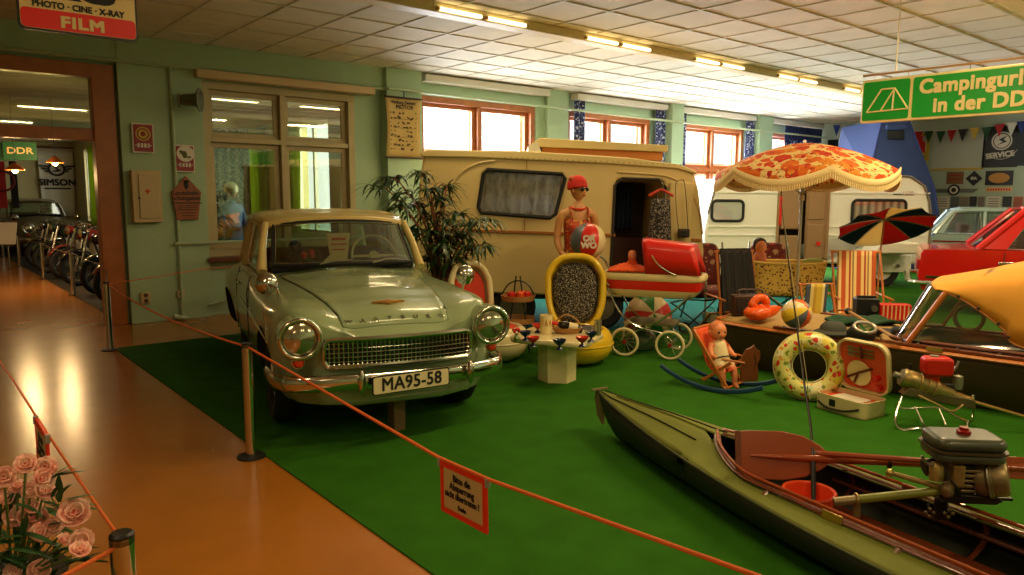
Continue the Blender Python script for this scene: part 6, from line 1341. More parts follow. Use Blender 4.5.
# ------------------------------------------------------------------ flowered garden parasol
D4 = 8.4; s4 = D4/FPX; b0 = at(797, 290, D4); b0.z = .008
t = thing('garden_parasol', 'large orange flowered garden parasol with cream fringe', 'parasol', b0, YAW+R(24))
flw = floral('orange_flower_cloth', (246, 214, 140), [(.7, .54, [(232, 116, 24), (216, 60, 20), (238, 150, 36), (226, 90, 24)]), (1.2, .34, [(205, 36, 28), (240, 150, 50), (226, 90, 30)]), (2.6, .2, [(70, 50, 26), (90, 96, 40), (60, 40, 30)]), (2.9, .16, [(250, 226, 160), (200, 30, 30)])], 9, .75)
cloth_light(flw, .3)
frg = mat('cream_fringe', (232, 206, 150), .9, bump=.8, bs=90)
zr, zt, rr_, ns = 1.6+(198-173)*s4, 1.6+(198-147)*s4, 84*s4, 6
def can(u, v):
    a = 2*PI*u; k = ns*u % 1; sag = .045*math.sin(PI*k)*v**1.5; rad = rr_*v*(1-.035*math.sin(PI*k)*v)
    return Vector((rad*math.cos(a), rad*math.sin(a), zr+(zt-zr)*(1-v**1.75)-sag))
MB().surf(can, 64, 12, True).build('canopy', flw, t, smooth=50, thick=.006)
def val(u, v):
    a = 2*PI*u; k = ns*u % 1; h = .03+.09*abs(math.sin(PI*k))**.8; p = can(u, 1); rad = 1+.015*v; return Vector((p.x*rad, p.y*rad, p.z-h*v))
MB().surf(val, 96, 4, True).build('valance', flw, t, smooth=50, thick=.005)
def band(o0, o1):
    def f(u, v):
        p = val(u, 1); q = val(u, .0); z = p.z+o0+(o1-o0)*v; return Vector((p.x*1.006, p.y*1.006, z))
    return f
MB().surf(band(.05, -.035), 96, 3, True).build('fringe_band', frg, t, smooth=60, thick=.006)
g = MB()
for i in range(260): p = val(i/260, 1); g.box((p.x*1.006, p.y*1.006, p.z-.05), (.014, .014, .05))
g.build('fringe_threads', frg, t)['kind'] = 'stuff'
polem = mat('pale_metal_pole', (190, 180, 156), .35, .5)
MB().cyl((0, 0, 0), (0, 0, zt+.03), .017, n=12).build('pole', polem, t); MB().ell((0, 0, zt+.02), (.02, .02, .02)).build('finial', white, t); MB().cyl((0, 0, 1.55), (0, 0, 1.61), .03).build('runner', white, t)
for i in range(ns): a = 2*PI*i/ns; MB().tube([can(i/ns, j/5)-Vector((0, 0, .012)) for j in range(6)], .006, 5).build('rib', polem, t); MB().tube([(0, 0, 1.6), can(i/ns, .55)-Vector((0, 0, .015))], .005, 5).build('strut', polem, t)
MB().lathe([(0, 0), (.15, 0), (.15, .05), (.08, .1), (.03, .16), (0, .16)], 28).build('foot', mat('concrete_foot', (120, 116, 104), .8), t)

# ------------------------------------------------------------------ small red and black beach umbrella
D5 = 9.05; s5 = D5/FPX; b0 = at(877, 300, D5); b0.z = .008
t = thing('beach_umbrella', 'small tilted beach umbrella with red, black and cream panels', 'parasol', b0, YAW)
top_, rim_ = Vector(((881-879)*s5, .0, 1.6+(198-220)*s5)), None
nrm = Vector((.02, .46, .88)).normalized(); M = TM(top_) @ nrm.to_track_quat('Z', 'Y').to_matrix().to_4x4(); ru = 45*s5
def bu(u, v):
    a = 2*PI*u; k = 10*u % 1; return M @ Vector((ru*v*(1-.07*math.sin(PI*k)*v)*math.cos(a), ru*v*(1-.07*math.sin(PI*k)*v)*math.sin(a), -.11*v**1.8-.02*math.sin(PI*k)*v*v))
UR = 3
red_c, blk_c, cr_c = mat('red_umbrella_cloth', (190, 30, 36), .75), mat('black_umbrella_cloth', (26, 28, 48), .75), mat('cream_umbrella_cloth', (236, 206, 150), .75)
for c_ in (red_c, blk_c, cr_c): cloth_light(c_, .5)
MB().surf(bu, 80, 8, True, m=lambda i, j: [2, 1, 0, 1, 0, 2, 1, 0, 1, 0][(i//8+UR) % 10]).build('canopy', [red_c, blk_c, cr_c], t, smooth=35, thick=.004)
MB().tube([(0, 0, 0), (0, .0, .9), top_+Vector((0, 0, -.005))], .011, 8).build('pole', pine, t)
for i in range(10): MB().tube([bu(i/10, j/4)-nrm*.01 for j in range(5)], .004, 5).build('rib', steel, t)
MB().ell(top_+nrm*.04, (.014, .014, .03)).build('finial', pine, t); MB().lathe([(0, 0), (.16, 0), (.15, .06), (.03, .09), (0, .09)], 24).build('foot', mat('concrete_foot', (120, 116, 104), .8), t)

# ------------------------------------------------------------------ deck chairs and garden chairs
def deck_chair(loc, rz, w, hz, cloth, label, lean=34):
    t = thing('deck_chair', label, 'chair', loc, rz, 'folding deck chairs'); run = hz*math.tan(R(lean))
    p0, p1 = Vector((0, -.25, .05)), Vector((0, -.25+run, hz))
    for s in (-1, 1):
        x = Vector((s*(w/2+.03), 0, 0)); MB().tube([p0+x, p1+x], .017, 8, flat=.7).build('main_rail', pine, t); MB().tube([(s*(w/2), .48, .02), (s*(w/2), .1, .30), (s*(w/2), -.45, .40)], .015, 8, flat=.7).build('seat_rail', pine, t)
        MB().tube([(s*(w/2+.05), .02+run*.5, hz*.52), (s*(w/2+.05), -.3, hz*.50)], .016, 8, flat=.6).build('arm_rest', pine, t); MB().tube([(s*(w/2+.05), -.22, hz*.5), (s*(w/2+.04), -.2, .06)], .012, 6).build('arm_post', pine, t)
    for p in (p1, p0): MB().cyl(p-Vector((w/2+.05, 0, 0)), p+Vector((w/2+.05, 0, 0)), .015, n=10).build('cross_bar', pine, t)
    MB().cyl((-w/2, -.45, .40), (w/2, -.45, .40), .015, n=10).build('front_bar', pine, t); MB().cyl((-w/2, .48, .02), (w/2, .48, .02), .013, n=10).build('rear_bar', pine, t)
    c = spline([p1+Vector((0, -.02, .01)), Vector((0, run*.45-.13, hz*.55)), Vector((0, -.02, .30)), Vector((0, -.24, .30)), Vector((0, -.45, .415))], 5)
    MB().surf(lambda u, v: c[int(round(v*(len(c)-1)))]+Vector(((u-.5)*(w-.04), -.012, 0)), 15, len(c)).build('canvas', cloth, t, smooth=180, thick=.005); return t
def stripes(name, cols, n, w):
    """cloth woven in lengthways stripes of its own colours"""
    if name in _mats: return _mats[name]
    m = bpy.data.materials.new(name); m.use_nodes = True; nt = m.node_tree; b = nt.nodes['Principled BSDF']; b.inputs['Roughness'].default_value = .8
    tc = nt.nodes.new('ShaderNodeTexCoord'); sp = nt.nodes.new('ShaderNodeSeparateXYZ'); nt.links.new(tc.outputs['Object'], sp.inputs[0])
    ml = nt.nodes.new('ShaderNodeMath'); ml.operation = 'MULTIPLY_ADD'; ml.inputs[1].default_value = n/w; ml.inputs[2].default_value = 50; nt.links.new(sp.outputs[0], ml.inputs[0])
    fr = nt.nodes.new('ShaderNodeMath'); fr.operation = 'FRACT'; nt.links.new(ml.outputs[0], fr.inputs[0])
    cr = nt.nodes.new('ShaderNodeValToRGB'); cr.color_ramp.interpolation = 'CONSTANT'; el = cr.color_ramp.elements
    while len(el) < len(cols): el.new(.5)
    for e, (p, c) in zip(el, cols): e.position = p; e.color = lin(c)
    nt.links.new(fr.outputs[0], cr.inputs[0]); nt.links.new(cr.outputs[0], b.inputs['Base Color']); _mats[name] = m; return m
st1 = stripes('orange_cream_stripes', [(0, (188, 84, 36)), (.30, (226, 196, 130)), (.5, (170, 60, 30)), (.62, (226, 196, 130)), (.72, (140, 110, 60)), (.82, (230, 200, 140))], 3.2, .52)
st2 = stripes('yellow_grey_stripes', [(0, (206, 176, 60)), (.3, (222, 206, 150)), (.42, (70, 76, 92)), (.68, (214, 196, 120)), (.85, (190, 150, 50))], 1.6, .36)
b0 = at(855, 318, 8.3); b0.z = .008; b0 -= Vector((0, 0, 0)); deck_chair(b0, YAW+R(-6), .46, .98, st1, 'wooden deck chair with orange and cream striped canvas under the small umbrella', 20)
b0 = at(811, 332, 8.0); b0.z = .008; deck_chair(b0, YAW+R(10), .30, .66, st2, 'small deck chair with yellow and grey striped canvas behind the beach ball', 18)
b0 = at(730, 314, 8.15); b0.z = .008; deck_chair(b0, YAW+R(12), .36, 1.0, mat('dark_canvas', (60, 50, 44), .85), 'wooden deck chair with a black striped blanket thrown over it', 12)
t = thing('striped_blanket', 'black blanket with thin stripes hanging over the deck chair back', 'blanket', b0, YAW+R(12))
bk = stripes('black_blanket_stripes', [(0, (22, 20, 22)), (.3, (38, 36, 38)), (.36, (18, 16, 18)), (.62, (56, 38, 34)), (.66, (20, 18, 20)), (.86, (44, 46, 50))], 4, .40)
MB().surf(lambda u, v: Vector(((u-.5)*(.36+.05*v), (-.06-.19*v if v > .12 else .04-.8*v)+.014*math.sin(26*u)*(.3+v), 1.035-.72*(v**1.02) if v > .12 else .97+.06*v/.12)), 40, 18).build('cloth', bk, t, smooth=180, thick=.012)
rfl = floral('red_garden_cushion_print', (110, 30, 30), [(1.1, .36, [(150, 40, 38), (190, 150, 110), (80, 30, 26), (160, 60, 50)]), (2.4, .26, [(200, 170, 130), (60, 40, 26), (130, 30, 30)])], 9)
def garden_chair(px, py, D, rz, label):
    b0 = at(px, py, D); b0.z = .008; t = thing('garden_chair', label, 'chair', b0, YAW+rz, 'flowered garden chairs')
    MB().prism(rrect(.46, .72, .12, 6, 0, .68), .16, .25).build('back_cushion', rfl, t, bevel=.035).rotation_euler = (R(-10), 0, 0); MB().box((0, -.08, .42), (.5, .52, .1)).build('seat_cushion', rfl, t, bevel=.035)
    for s in (-1, 1):
        MB().tube(spline([(s*.27, -.32, .02), (s*.27, -.3, .35), (s*.27, -.28, .6), (s*.27, .0, .62), (s*.27, .28, .60)], 5), .013, 7).build('arm_frame', steel, t); MB().tube([(s*.25, .42, .02), (s*.25, .2, .4), (s*.24, .3, 1.0)], .013, 7).build('back_leg', steel, t)
    for y in (-.3, .2): MB().cyl((-.26, y, .36), (.26, y, .36), .011).build('cross_tube', steel, t)
garden_chair(714, 300, 9.3, R(12), 'garden chair with red flowered cushion to the left of the black striped blanket'); garden_chair(768, 300, 9.5, R(-14), 'garden chair with red flowered cushion behind the yellow patterned cot')
b0 = at(784, 300, 8.9); b0.z = .008; t = thing('travel_cot', 'yellow baby cot with dark dotted cloth between the deck chairs', 'cot', b0, YAW+R(-6))
dotc = ramp_mat('yellow_dotted_cloth', 'voronoi', [(0, (90, 54, 20)), (.26, (150, 100, 40)), (.36, (222, 184, 88))], 30, .8, rand='Distance')
def cot(u, v): a = 2*PI*u; k = 1-.12*(1-v); c, s = math.cos(a), math.sin(a); return Vector((.43*k*abs(c)**.35*(1 if c > 0 else -1), .24*k*abs(s)**.35*(1 if s > 0 else -1), .43+.38*v+.02*abs(c)*v))
MB().surf(cot, 56, 8, True).build('basket_cloth', dotc, t, smooth=50, thick=.012); MB().torus((0, 0, 0), 1, .02).build  # rim below
MB().tube([cot(i/56, 1) for i in range(56)], .018, 8, True).build('padded_rim', mat('yellow_rim_cloth', (226, 190, 100), .8), t); MB().box((0, 0, .45), (.68, .38, .03)).build('bottom', dotc, t); MB().box((0, 0, .69), (.66, .36, .10)).build('bedding', mat('white_bedding', (220, 206, 170), .9), t, bevel=.04)
for s in (-1, 1): MB().tube([(s*.36, -.2, .0), (-s*.30, -.2, .48)], .012, 6).tube([(s*.36, .2, .0), (-s*.30, .2, .48)], .012, 6).build('cross_legs', steel, t)
qz = Euler((0, 0, YAW-R(6))).to_matrix()
t = thing('doll', 'dark haired doll sitting up at the left end of the yellow cot', 'doll', b0+qz @ Vector((-.30, .02, .72)), YAW); MB().ell((0, 0, .28), (.07, .07, .08)).build('head', dsk, t); MB().ell((.0, .025, .30), (.085, .075, .085)).build('hair', mat('dark_brown_hair', (44, 24, 16), .6), t); MB().ell((0, 0, .12), (.08, .06, .12)).build('torso', mat('pink_doll_dress', (206, 120, 90), .8), t)
t = tag(MB().ell((0, 0, .05), (.14, .08, .045)).build('folded_towel', mat('pale_green_towel', (160, 170, 90), .9, bump=.6, bs=90)), 'pale green towel lying on the right end of the yellow cot', 'towel'); t.location = b0+qz @ Vector((.32, 0, .775)); t.rotation_euler = (0, 0, YAW)
# fold-up bicycle frame shadowy beside the pram
b0 = at(695, 320, 8.6); b0.z = .008; t = thing('folding_trolley', 'dark wire folding trolley with small wheels left of the garden chairs', 'trolley', b0, YAW)
MB().tube(spline([(-.3, 0, .36), (-.1, 0, .40), (.2, 0, .40), (.32, 0, .55)], 5), .011, 6).tube([(-.28, 0, .36), (.1, 0, .07)], .01, 6).tube([(.25, 0, .42), (-.1, 0, .07)], .01, 6).build('frame', blackm, t)
for x in (-.12, .13): MB().torus((x, 0, .07), .058, .013, RM(PI/2), 24, 8).build('wheel', rubber, t)

# ------------------------------------------------------------------ blue tent
D6 = 16.2; s6 = D6/FPX; b0 = at(877, 250, D6); b0.z = .008
t = thing('tent', 'blue house tent with small black window behind the white caravan', 'tent', b0, YAW)
z6 = lambda py: 1.6+(197-py)*s6; x6 = lambda px: (px-883)*s6
tm = mat('blue_tent_canvas', (50, 66, 112), .8, var=.1, vs=2, bump=.3, bs=4)
F = [Vector((x6(862), -.35, z6(180))), Vector((x6(880), 0, z6(121))), Vector((x6(904), 0, z6(119))), Vector((x6(927), -.35, z6(190))), Vector((x6(940), -.5, 0)), Vector((x6(850), -.5, 0))]
Bk = [Vector((x6(850), .8, z6(180))), Vector((x6(858), .9, z6(126))), Vector((x6(885), 1.5, z6(121))), Vector((x6(915), 1.5, z6(190))), Vector((x6(930), 1.5, 0)), Vector((x6(845), .8, 0))]
n = 6
MB()._add(F+Bk, [(0, 1, 2, 3), (0, 3, 4, 5)]+[(i, (i+1) % n, n+(i+1) % n, n+i) for i in range(n)]+[(6, 9, 8, 7), (6, 11, 10, 9)]).build('canvas', tm, t, smooth=0, bevel=.03)
o = MB().box((x6(891), -.12, z6(136)), (.36, .04, .26), rot=(R(-14), 0, 0)).build('window', mat('black_tent_window', (16, 17, 20), .3), t, bevel=.01); MB().tube([(x6(881.5), -.12, z6(130)), (x6(891), -.14, z6(131)), (x6(900.5), -.12, z6(129))], .05, 8).build('rolled_flap', tm, t)
for a_, b_ in ((0, 1), (2, 3), (0, 5), (3, 4)): MB().tube([F[a_], F[b_]], .025, 6).build('seam', mat('dark_blue_seam', (40, 56, 108), .8), t)

# ------------------------------------------------------------------ red car and pale blue car at the back
def boxy_car(name, label, loc, rz, paint, prof, roofprof, win, wheels, W=1.6, extra=None):
    t = thing(name, label, 'car', loc, rz); b = MB(); n = len(prof); vs = []; fs = []
    secs = [(.0, .90), (.06, .985), (.2, 1), (W-.2, 1), (W-.06, .985), (W, .90)]
    cx_ = sum(p[0] for p in prof)/n; czz = .65
    for y, k in secs: vs += [(cx_+(x-cx_)*(k*.03+.97), y, czz+(z-czz)*(k*.35+.65)) for x, z in prof]
    for i in range(len(secs)-1): fs += [(i*n+j, i*n+(j+1) % n, (i+1)*n+(j+1) % n, (i+1)*n+j) for j in range(n)]
    fs += [tuple(range(n-1, -1, -1)), tuple(range((len(secs)-1)*n, len(secs)*n))]; b._add(vs, fs); body = b.build('body', paint, t, smooth=38)
    cut = [MB().cyl((x, -.3, .3), (x, .24, .3), .36, n=30).build('c', inkm, t, smooth=0) for x in wheels]; carve(body, cut); body.data.shade_smooth(); body.data.set_sharp_from_angle(angle=R(38))
    m = len(roofprof); q = MB(); zb = roofprof[0][1]
    def ins(z): return .03+.16*(z-zb)/.5
    # roof skin and pillars
    rt = [p for p in roofprof if p[1] > zb+.36]
    q._add([(x, ins(z), z) for x, z in rt]+[(x, W/2, z+.03) for x, z in rt]+[(x, W-ins(z), z) for x, z in rt], [(i, i+1, len(rt)+i+1, len(rt)+i) for i in range(len(rt)-1)]+[(len(rt)+i, len(rt)+i+1, 2*len(rt)+i+1, 2*len(rt)+i) for i in range(len(rt)-1)])
    q.build('roof', paint, t, smooth=60, thick=.05)
    for s in (0, 1):
        Y = lambda z: ins(z) if not s else W-ins(z)
        for (x0, z0), (x1, z1), r0 in ((roofprof[0], rt[0], .05), (roofprof[-1], rt[-1], .04)): MB().tube([(x0, Y(z0), z0), (x1, Y(z1), z1)], r0, 8).build('pillar', paint, t)
        MB().tube([(x, Y(z), z-.01) for x, z in rt], .03, 8).build('roof_rail', paint, t)
        for xa, xb, xc, xd in win:
            zt = rt[0][1]-.03; f = [(xa, Y(zb), zb+.01), (xb, Y(zb), zb+.01), (xc, Y(zt), zt), (xd, Y(zt), zt)]; MB().quad(*f).build('side_window', glass('car_glass', (205, 220, 205), .1), t, smooth=0); MB().tube(f, .013, 6, True).build('window_trim', chrome, t)
        zt = rt[0][1]-.01; MB()._add([(roofprof[0][0], Y(zb), zb), (win[0][0], Y(zb), zb), (win[0][3], Y(zt), zt), (rt[0][0], Y(zt), zt)], [(0, 1, 2, 3)]).build('quarter_panel', paint, t, smooth=0, thick=.03)
        MB().tube([((win[0][1]+win[1][0])/2, Y(zb), zb), ((win[0][2]+win[1][3])/2, Y(rt[0][1]), rt[0][1])], .03, 8).build('middle_pillar', paint, t)
    for (x0, z0), (x1, z1), nm in ((roofprof[0], rt[0], 'rear_window'), (roofprof[-1], rt[-1], 'windscreen')):
        MB().quad((x0, ins(z0)+.04, z0), (x0, W-ins(z0)-.04, z0), (x1, W-ins(z1)-.04, z1), (x1, ins(z1)+.04, z1)).build(nm, glass('car_glass', (205, 220, 205), .1), t, smooth=0)
    for x in wheels:
        for y in (.09, W-.09):
            M = TM(x, y, .30) @ RM(PI/2 if y < 1 else -PI/2); w = MB().lathe([(.18, -.07), (.27, -.08), (.30, -.05), (.30, .05), (.27, .08), (.18, .07)], 30, M).build('wheel', rubber, t); MB().lathe([(0, .07), (.12, .065), (.18, .04), (.19, 0)], 24, M).build('hub_cap', steel, w)
    seat = mat('brown_car_seat', (84, 40, 30), .8); MB().box((win[0][0]+.35, W/2, zb), (.15, W-.4, .35)).build('rear_seat', seat, t, bevel=.04); MB().box((win[1][0]+.35, W/2, zb), (.15, W-.4, .35)).build('front_seat', seat, t, bevel=.04)
    return t
D7 = 10.3; s7 = D7/FPX; b0 = at(917, 280, D7); b0.z = .008
redc = mat('red_car_paint', (196, 22, 20), .18, coat=.7)
x7 = lambda px: (px-917)*s7
t = boxy_car('saloon_car', 'red saloon car seen from its boot end at the right edge', b0, YAW+R(-27), redc,
    [(.06, .3), (.0, .5), (.02, .82), (.06, .875), (.3, .885), (.85, .90), (3.0, .88), (4.0, .84), (4.12, .75), (4.15, .4), (4.05, .28)],
    [(.70, .90), (1.06, 1.25), (1.22, 1.42), (1.6, 1.46), (2.3, 1.46), (2.55, 1.42), (3.0, .90)], [(1.02, 1.72, 1.74, 1.34), (1.78, 2.85, 2.5, 1.8)], (.85, 3.3))
MB().box((x7(990), -.01, .72), (.17, .03, .04)).build('door_handle', chrome, t, bevel=.01); MB().box((.6, -.0, .5), (1.0, .03, .03)).build('side_trim', chrome, t); MB().tube([(1.0, -.005, .35), (1.0, -.005, .87)], .006, 5).build('door_gap', inkm, t); MB().tube(spline([(.3, -.05, .42), (-.06, .0, .42), (-.1, .4, .42), (-.1, 1.2, .42), (-.06, 1.6, .42), (.3, 1.65, .42)], 4), .045, 8, flat=.7).build('rear_bumper', chrome, t); MB().box((-.0, .16, .66), (.05, .2, .14)).build('tail_lamp', mat('dark_red_piping', (140, 16, 12), .4), t, bevel=.02)
D8 = 13.9; s8 = D8/FPX; b0 = at(928, 260, D8); b0.z = .008
blc = mat('pale_blue_car_paint', (150, 172, 170), .25, coat=.5)
t = boxy_car('estate_car', 'pale blue estate car standing behind the red car', b0, YAW+R(-27), blc,
    [(.06, .3), (.0, .5), (.02, .84), (.08, .90), (.12, .92), (3.6, .92), (3.7, .5), (3.65, .28)],
    [(.06, .92), (.26, 1.28), (.36, 1.33), (.6, 1.36), (3.0, 1.36), (3.3, 1.34), (3.5, .92)], [(.22, .82, .80, .42), (.9, 1.62, 1.60, .94)], (.7, 2.9))
MB().box((1.0, -.0, .78), (1.9, .02, .025)).build('side_trim', chrome, t); MB().box((1.6, .8, 1.40), (2.2, 1.2, .02)).build('roof_lining', blc, t)
# ------------------------------------------------------------------ tall potted plant between the car and the caravan
b0 = at(440, 300, 7.75); b0.z = .008
t = thing('potted_plant', 'tall potted plant with long drooping narrow leaves between the car and the caravan', 'plant', b0)
rr = random.Random(11); lq = loc_of(t)
MB().lathe([(0, 0), (.15, 0), (.19, .3), (.2, .32), (.18, .33), (.17, .3), (0, .29)], 28).build('pot', mat('brown_clay_pot', (110, 70, 46), .7), t)
lf = MB(); leafm = mat('dark_green_leaf', (40, 68, 28), .35, var=.3, vs=9); barkm = mat('reddish_bark', (140, 78, 48), .7)
def leaf(b, p, d, L_, w, droop):
    d = Vector(d).normalized(); s = d.cross(Vector((0, 0, 1)))
    s = (s if s.length > .05 else Vector((1, 0, 0))).normalized(); vs = []; n = 6
    for i in range(n+1):
        k = i/n; c = p+d*L_*k-Vector((0, 0, droop*L_*k*k)); ww = w*math.sin(PI*min(1, .06+.94*k))**.8*(1-.25*k); up = Vector((0, 0, -.25*ww))
        vs += [c-s*ww+up, c, c+s*ww+up]
    b._add(vs, [f for i in range(n) for f in ((3*i, 3*i+1, 3*i+4, 3*i+3), (3*i+1, 3*i+2, 3*i+5, 3*i+4))])
ends = [(372, 186, 7.6), (388, 178, 7.7), (402, 194, 7.5), (420, 174, 7.8), (428, 190, 7.6), (415, 205, 7.9), (441, 200, 7.9), (446, 222, 7.5), (462, 216, 7.6), (474, 226, 7.5), (490, 222, 7.4), (486, 248, 7.3), (470, 250, 7.6), (432, 235, 7.5), (408, 232, 7.7), (455, 262, 7.4), (425, 262, 7.8), (440, 250, 7.3), (395, 208, 7.4), (465, 236, 7.9), (448, 186, 8.0), (436, 215, 7.9), (452, 240, 7.7)]
for k, (px, py, D) in enumerate(ends):
    e = lq(at(px, py, D)); root = Vector((.05*math.cos(2*k), .05*math.sin(2*k), .3)); m1 = Vector((e.x*.25, e.y*.25, max(.6, e.z*.7))); c = spline([root, m1, e.lerp(m1, .35)+Vector((0, 0, .12)), e], 6); n = len(c)
    MB().tube(c, [.014-.011*i/(n-1) for i in range(n)], 6).build('stem', barkm, t)
    for i in range(40):
        q = c[min(n-1, int(n*(.45+.55*rr.random())))]; a = rr.uniform(0, 2*PI); out = Vector((math.cos(a), math.sin(a), rr.uniform(-.1, .7)))+(e-m1).normalized()*.5
        leaf(lf, q, out, rr.uniform(.18, .30), rr.uniform(.013, .02), rr.uniform(.5, 1.1))
o = lf.build('foliage', leafm, t, smooth=180, fix=False); o['kind'] = 'stuff'

# ------------------------------------------------------------------ pink flowers in the corner
b0 = at(20, 660, 1.98); b0.z = 0
t = thing('flower_planter', 'tall planter of pink and cream artificial peonies in the near left corner', 'flowers', (b0.x, b0.y, 0)); lq = loc_of(t)
MB().lathe([(0, 0), (.10, 0), (.11, .05), (.09, .1), (.12, .56), (.13, .60), (.11, .6), (0, .58)], 28).build('planter', mat('dark_planter', (50, 42, 36), .5), t)
petal = ramp_mat('pink_petals', 'noise', [(0, (236, 120, 110)), (.45, (246, 178, 160)), (.7, (250, 210, 190))], 26, .6, const=False)
core = mat('rose_petal_core', (222, 96, 88), .6)
def bloom(px, py, D, r):
    c = lq(at(px, py, D)); b = MB(); ax = (Vector((0, 0, 1.7))-at(px, py, D)); ax = (ax.normalized()+Vector((rr.uniform(-.6, .6), rr.uniform(-.6, .6), .5))).normalized(); M = TM(c) @ ax.to_track_quat('Z', 'Y').to_matrix().to_4x4()
    for ring, (k, tilt, rad) in enumerate(((7, .25, 1.), (6, .65, .82), (5, 1.05, .55))):
        for i in range(k):
            a = 2*PI*(i+.5*ring)/k+rr.uniform(-.2, .2); tl = tilt+rr.uniform(-.15, .15)
            P_ = M @ RM(0, 0, a) @ RM(0, -tl, 0)
            b.surf(lambda u, v: P_ @ Vector((r*rad*(.08+.92*v), r*rad*.62*(2*u-1)*math.sin(PI*(.12+.7*v)), r*rad*(.22*v*v+.12*(2*u-1)**2+.05*math.sin(9*u+5*v+i)))), 5, 5)
    o = b.build('blossom', petal, t, smooth=180, fix=False, thick=.0012); MB().ell(M @ Vector((0, 0, r*.12)), r*.26, 10, 8).build('blossom_core', core, o)
    MB().tube(spline([Vector((c.x*.2, c.y*.2, .6)), Vector((c.x*.7, c.y*.7, .6+(c.z-.6)*.6)), c], 5), .003, 5).build('flower_stem', mat('pale_green_stem', (90, 120, 56), .6), t)
for px, py, r in ((26, 466, .026), (46, 468, .026), (42, 480, .026), (4, 478, .026), (44, 493, .024), (31, 491, .02), (18, 488, .018), (32, 507, .022), (17, 516, .028), (36, 521, .032), (38, 534, .024), (54, 528, .024), (75, 515, .036), (81, 541, .027), (79, 552, .024), (64, 542, .02), (38, 571, .026), (14, 572, .022), (5, 499, .02), (26, 520, .026)):
    bloom(px, py, 1.92+rr.uniform(-.04, .04), r*1.15)
lf = MB()
for i in range(120):
    px, py = rr.uniform(-30, 66), rr.uniform(495, 640); c = lq(at(px, py, 1.95+rr.uniform(-.06, .1))); a = rr.uniform(-.4, PI*.9); leaf(lf, c, _r*math.cos(a)+Vector((0, 0, 1))*abs(math.sin(a))*rr.uniform(.3, 1.2)-fwd*.2, rr.uniform(.07, .13), rr.uniform(.008, .014), rr.uniform(0, .5))
for px, py, a in ((60, 550, .25), (70, 560, .15), (50, 480, .4), (58, 505, .1), (30, 545, 1.2), (10, 530, 1.3), (20, 510, 1.0)):
    for k in range(3): leaf(lf, lq(at(px-10, py+4*k, 1.95)), _r*math.cos(a+.2*k)+Vector((0, 0, math.sin(a+.2*k))), .14, .012, .2)
lf.build('leaves', mat('deep_green_leaf', (44, 84, 40), .5, var=.25, vs=20), t, smooth=180, fix=False)['kind'] = 'stuff'

# ------------------------------------------------------------------ what stands in the next hall
def motorcycle(name, tank, label):
    t = thing(name, label, 'motorcycle', (0, 0, .008), 0, 'motorcycles in the next hall')
    for x in (-.62, .62):
        w = MB().torus((x, 0, .30), .26, .045, RM(PI/2), 30, 10).build('wheel', rubber, t); MB().torus((x, 0, .30), .215, .014, RM(PI/2), 26, 6).build('rim', chrome, w); MB().cyl((x, -.06, .3), (x, .06, .3), .05).build('hub', steel, w)
        MB().surf(lambda u, v: Vector((x+.33*math.cos(PI*(.05+.8*u)), -.07+.14*v, .30+.33*math.sin(PI*(.05+.8*u))+.02*math.sin(PI*v))), 14, 4).build('mudguard', tank, t, smooth=180, thick=.006)
    MB().tube(spline([(-.36, 0, .82), (-.1, 0, .8), (.2, 0, .72), (.5, 0, .55), (.62, 0, .3)], 4), .022, 7).tube([(-.34, 0, .78), (-.2, 0, .34), (.2, 0, .3), (.25, 0, .7)], .02, 7).build('frame', blackm, t)
    MB().ell((-.12, 0, .80), (.27, .13, .12)).build('fuel_tank', tank, t); MB().box((.32, 0, .80), (.52, .22, .10)).build('saddle', mat('black_saddle', (24, 22, 22), .5), t, bevel=.04)
    MB().lathe([(.12, -.1), (.14, -.05), (.14, .05), (.12, .1)], 20, TM(0, 0, .38) @ RM(PI/2), cap=True).box((-.02, 0, .55), (.2, .17, .2)).build('engine', mat('grey_cast_metal', (150, 144, 126), .4, .6), t, bevel=.01)
    for s in (-1, 1): MB().tube([(-.62, s*.08, .3), (-.44, s*.08, .95)], .024, 8).build('fork', chrome, t); MB().tube(spline([(-.1, s*.1, .42), (-.02, s*.14, .26), (.3, s*.16, .24), (.8, s*.16, .30)], 4), [.022]*8+[.04]*5, 8).build('exhaust', chrome, t)
    MB().tube(spline([(-.28, -.36, 1.02), (-.34, -.22, 1.04), (-.42, 0, .98), (-.34, .22, 1.04), (-.28, .36, 1.02)], 5), .014, 7).build('handlebar', chrome, t)
    h = MB().lathe([(0, -.1), (.06, -.08), (.09, 0), (.092, .03)], 20, TM(-.52, 0, .92) @ RM(0, -PI/2)).build('headlamp', tank, t); MB().lathe([(.085, .02), (.06, .04), (0, .05)], 20, TM(-.52, 0, .92) @ RM(0, -PI/2)).build('lens', mat('headlamp_lens', (200, 190, 160), .08, .55), h)
    return t
wine = mat('wine_red_tank_paint', (110, 20, 22), .2, coat=.6); dgreen = mat('dark_green_bike_paint', (26, 52, 30), .2, coat=.6); dblack = mat('black_bike_paint', (20, 20, 22), .15, coat=.6)
protos = [motorcycle('motorcycle', wine, 'wine red motorcycle nearest the doorway in the next hall'), motorcycle('motorcycle', dgreen, 'dark green motorcycle second in the row beyond the doorway'), motorcycle('motorcycle', dblack, 'black motorcycle third in the row beyond the doorway')]
labs = [None, None, None, 'wine red motorcycle fourth in the row beyond the doorway', 'dark green motorcycle fifth in the row beyond the doorway', 'black motorcycle sixth in the row beyond the doorway', 'wine red motorcycle seventh in the row beyond the doorway', 'dark green motorcycle behind the blue jacketed mannequin', 'black motorcycle in the second row beyond the inner window']
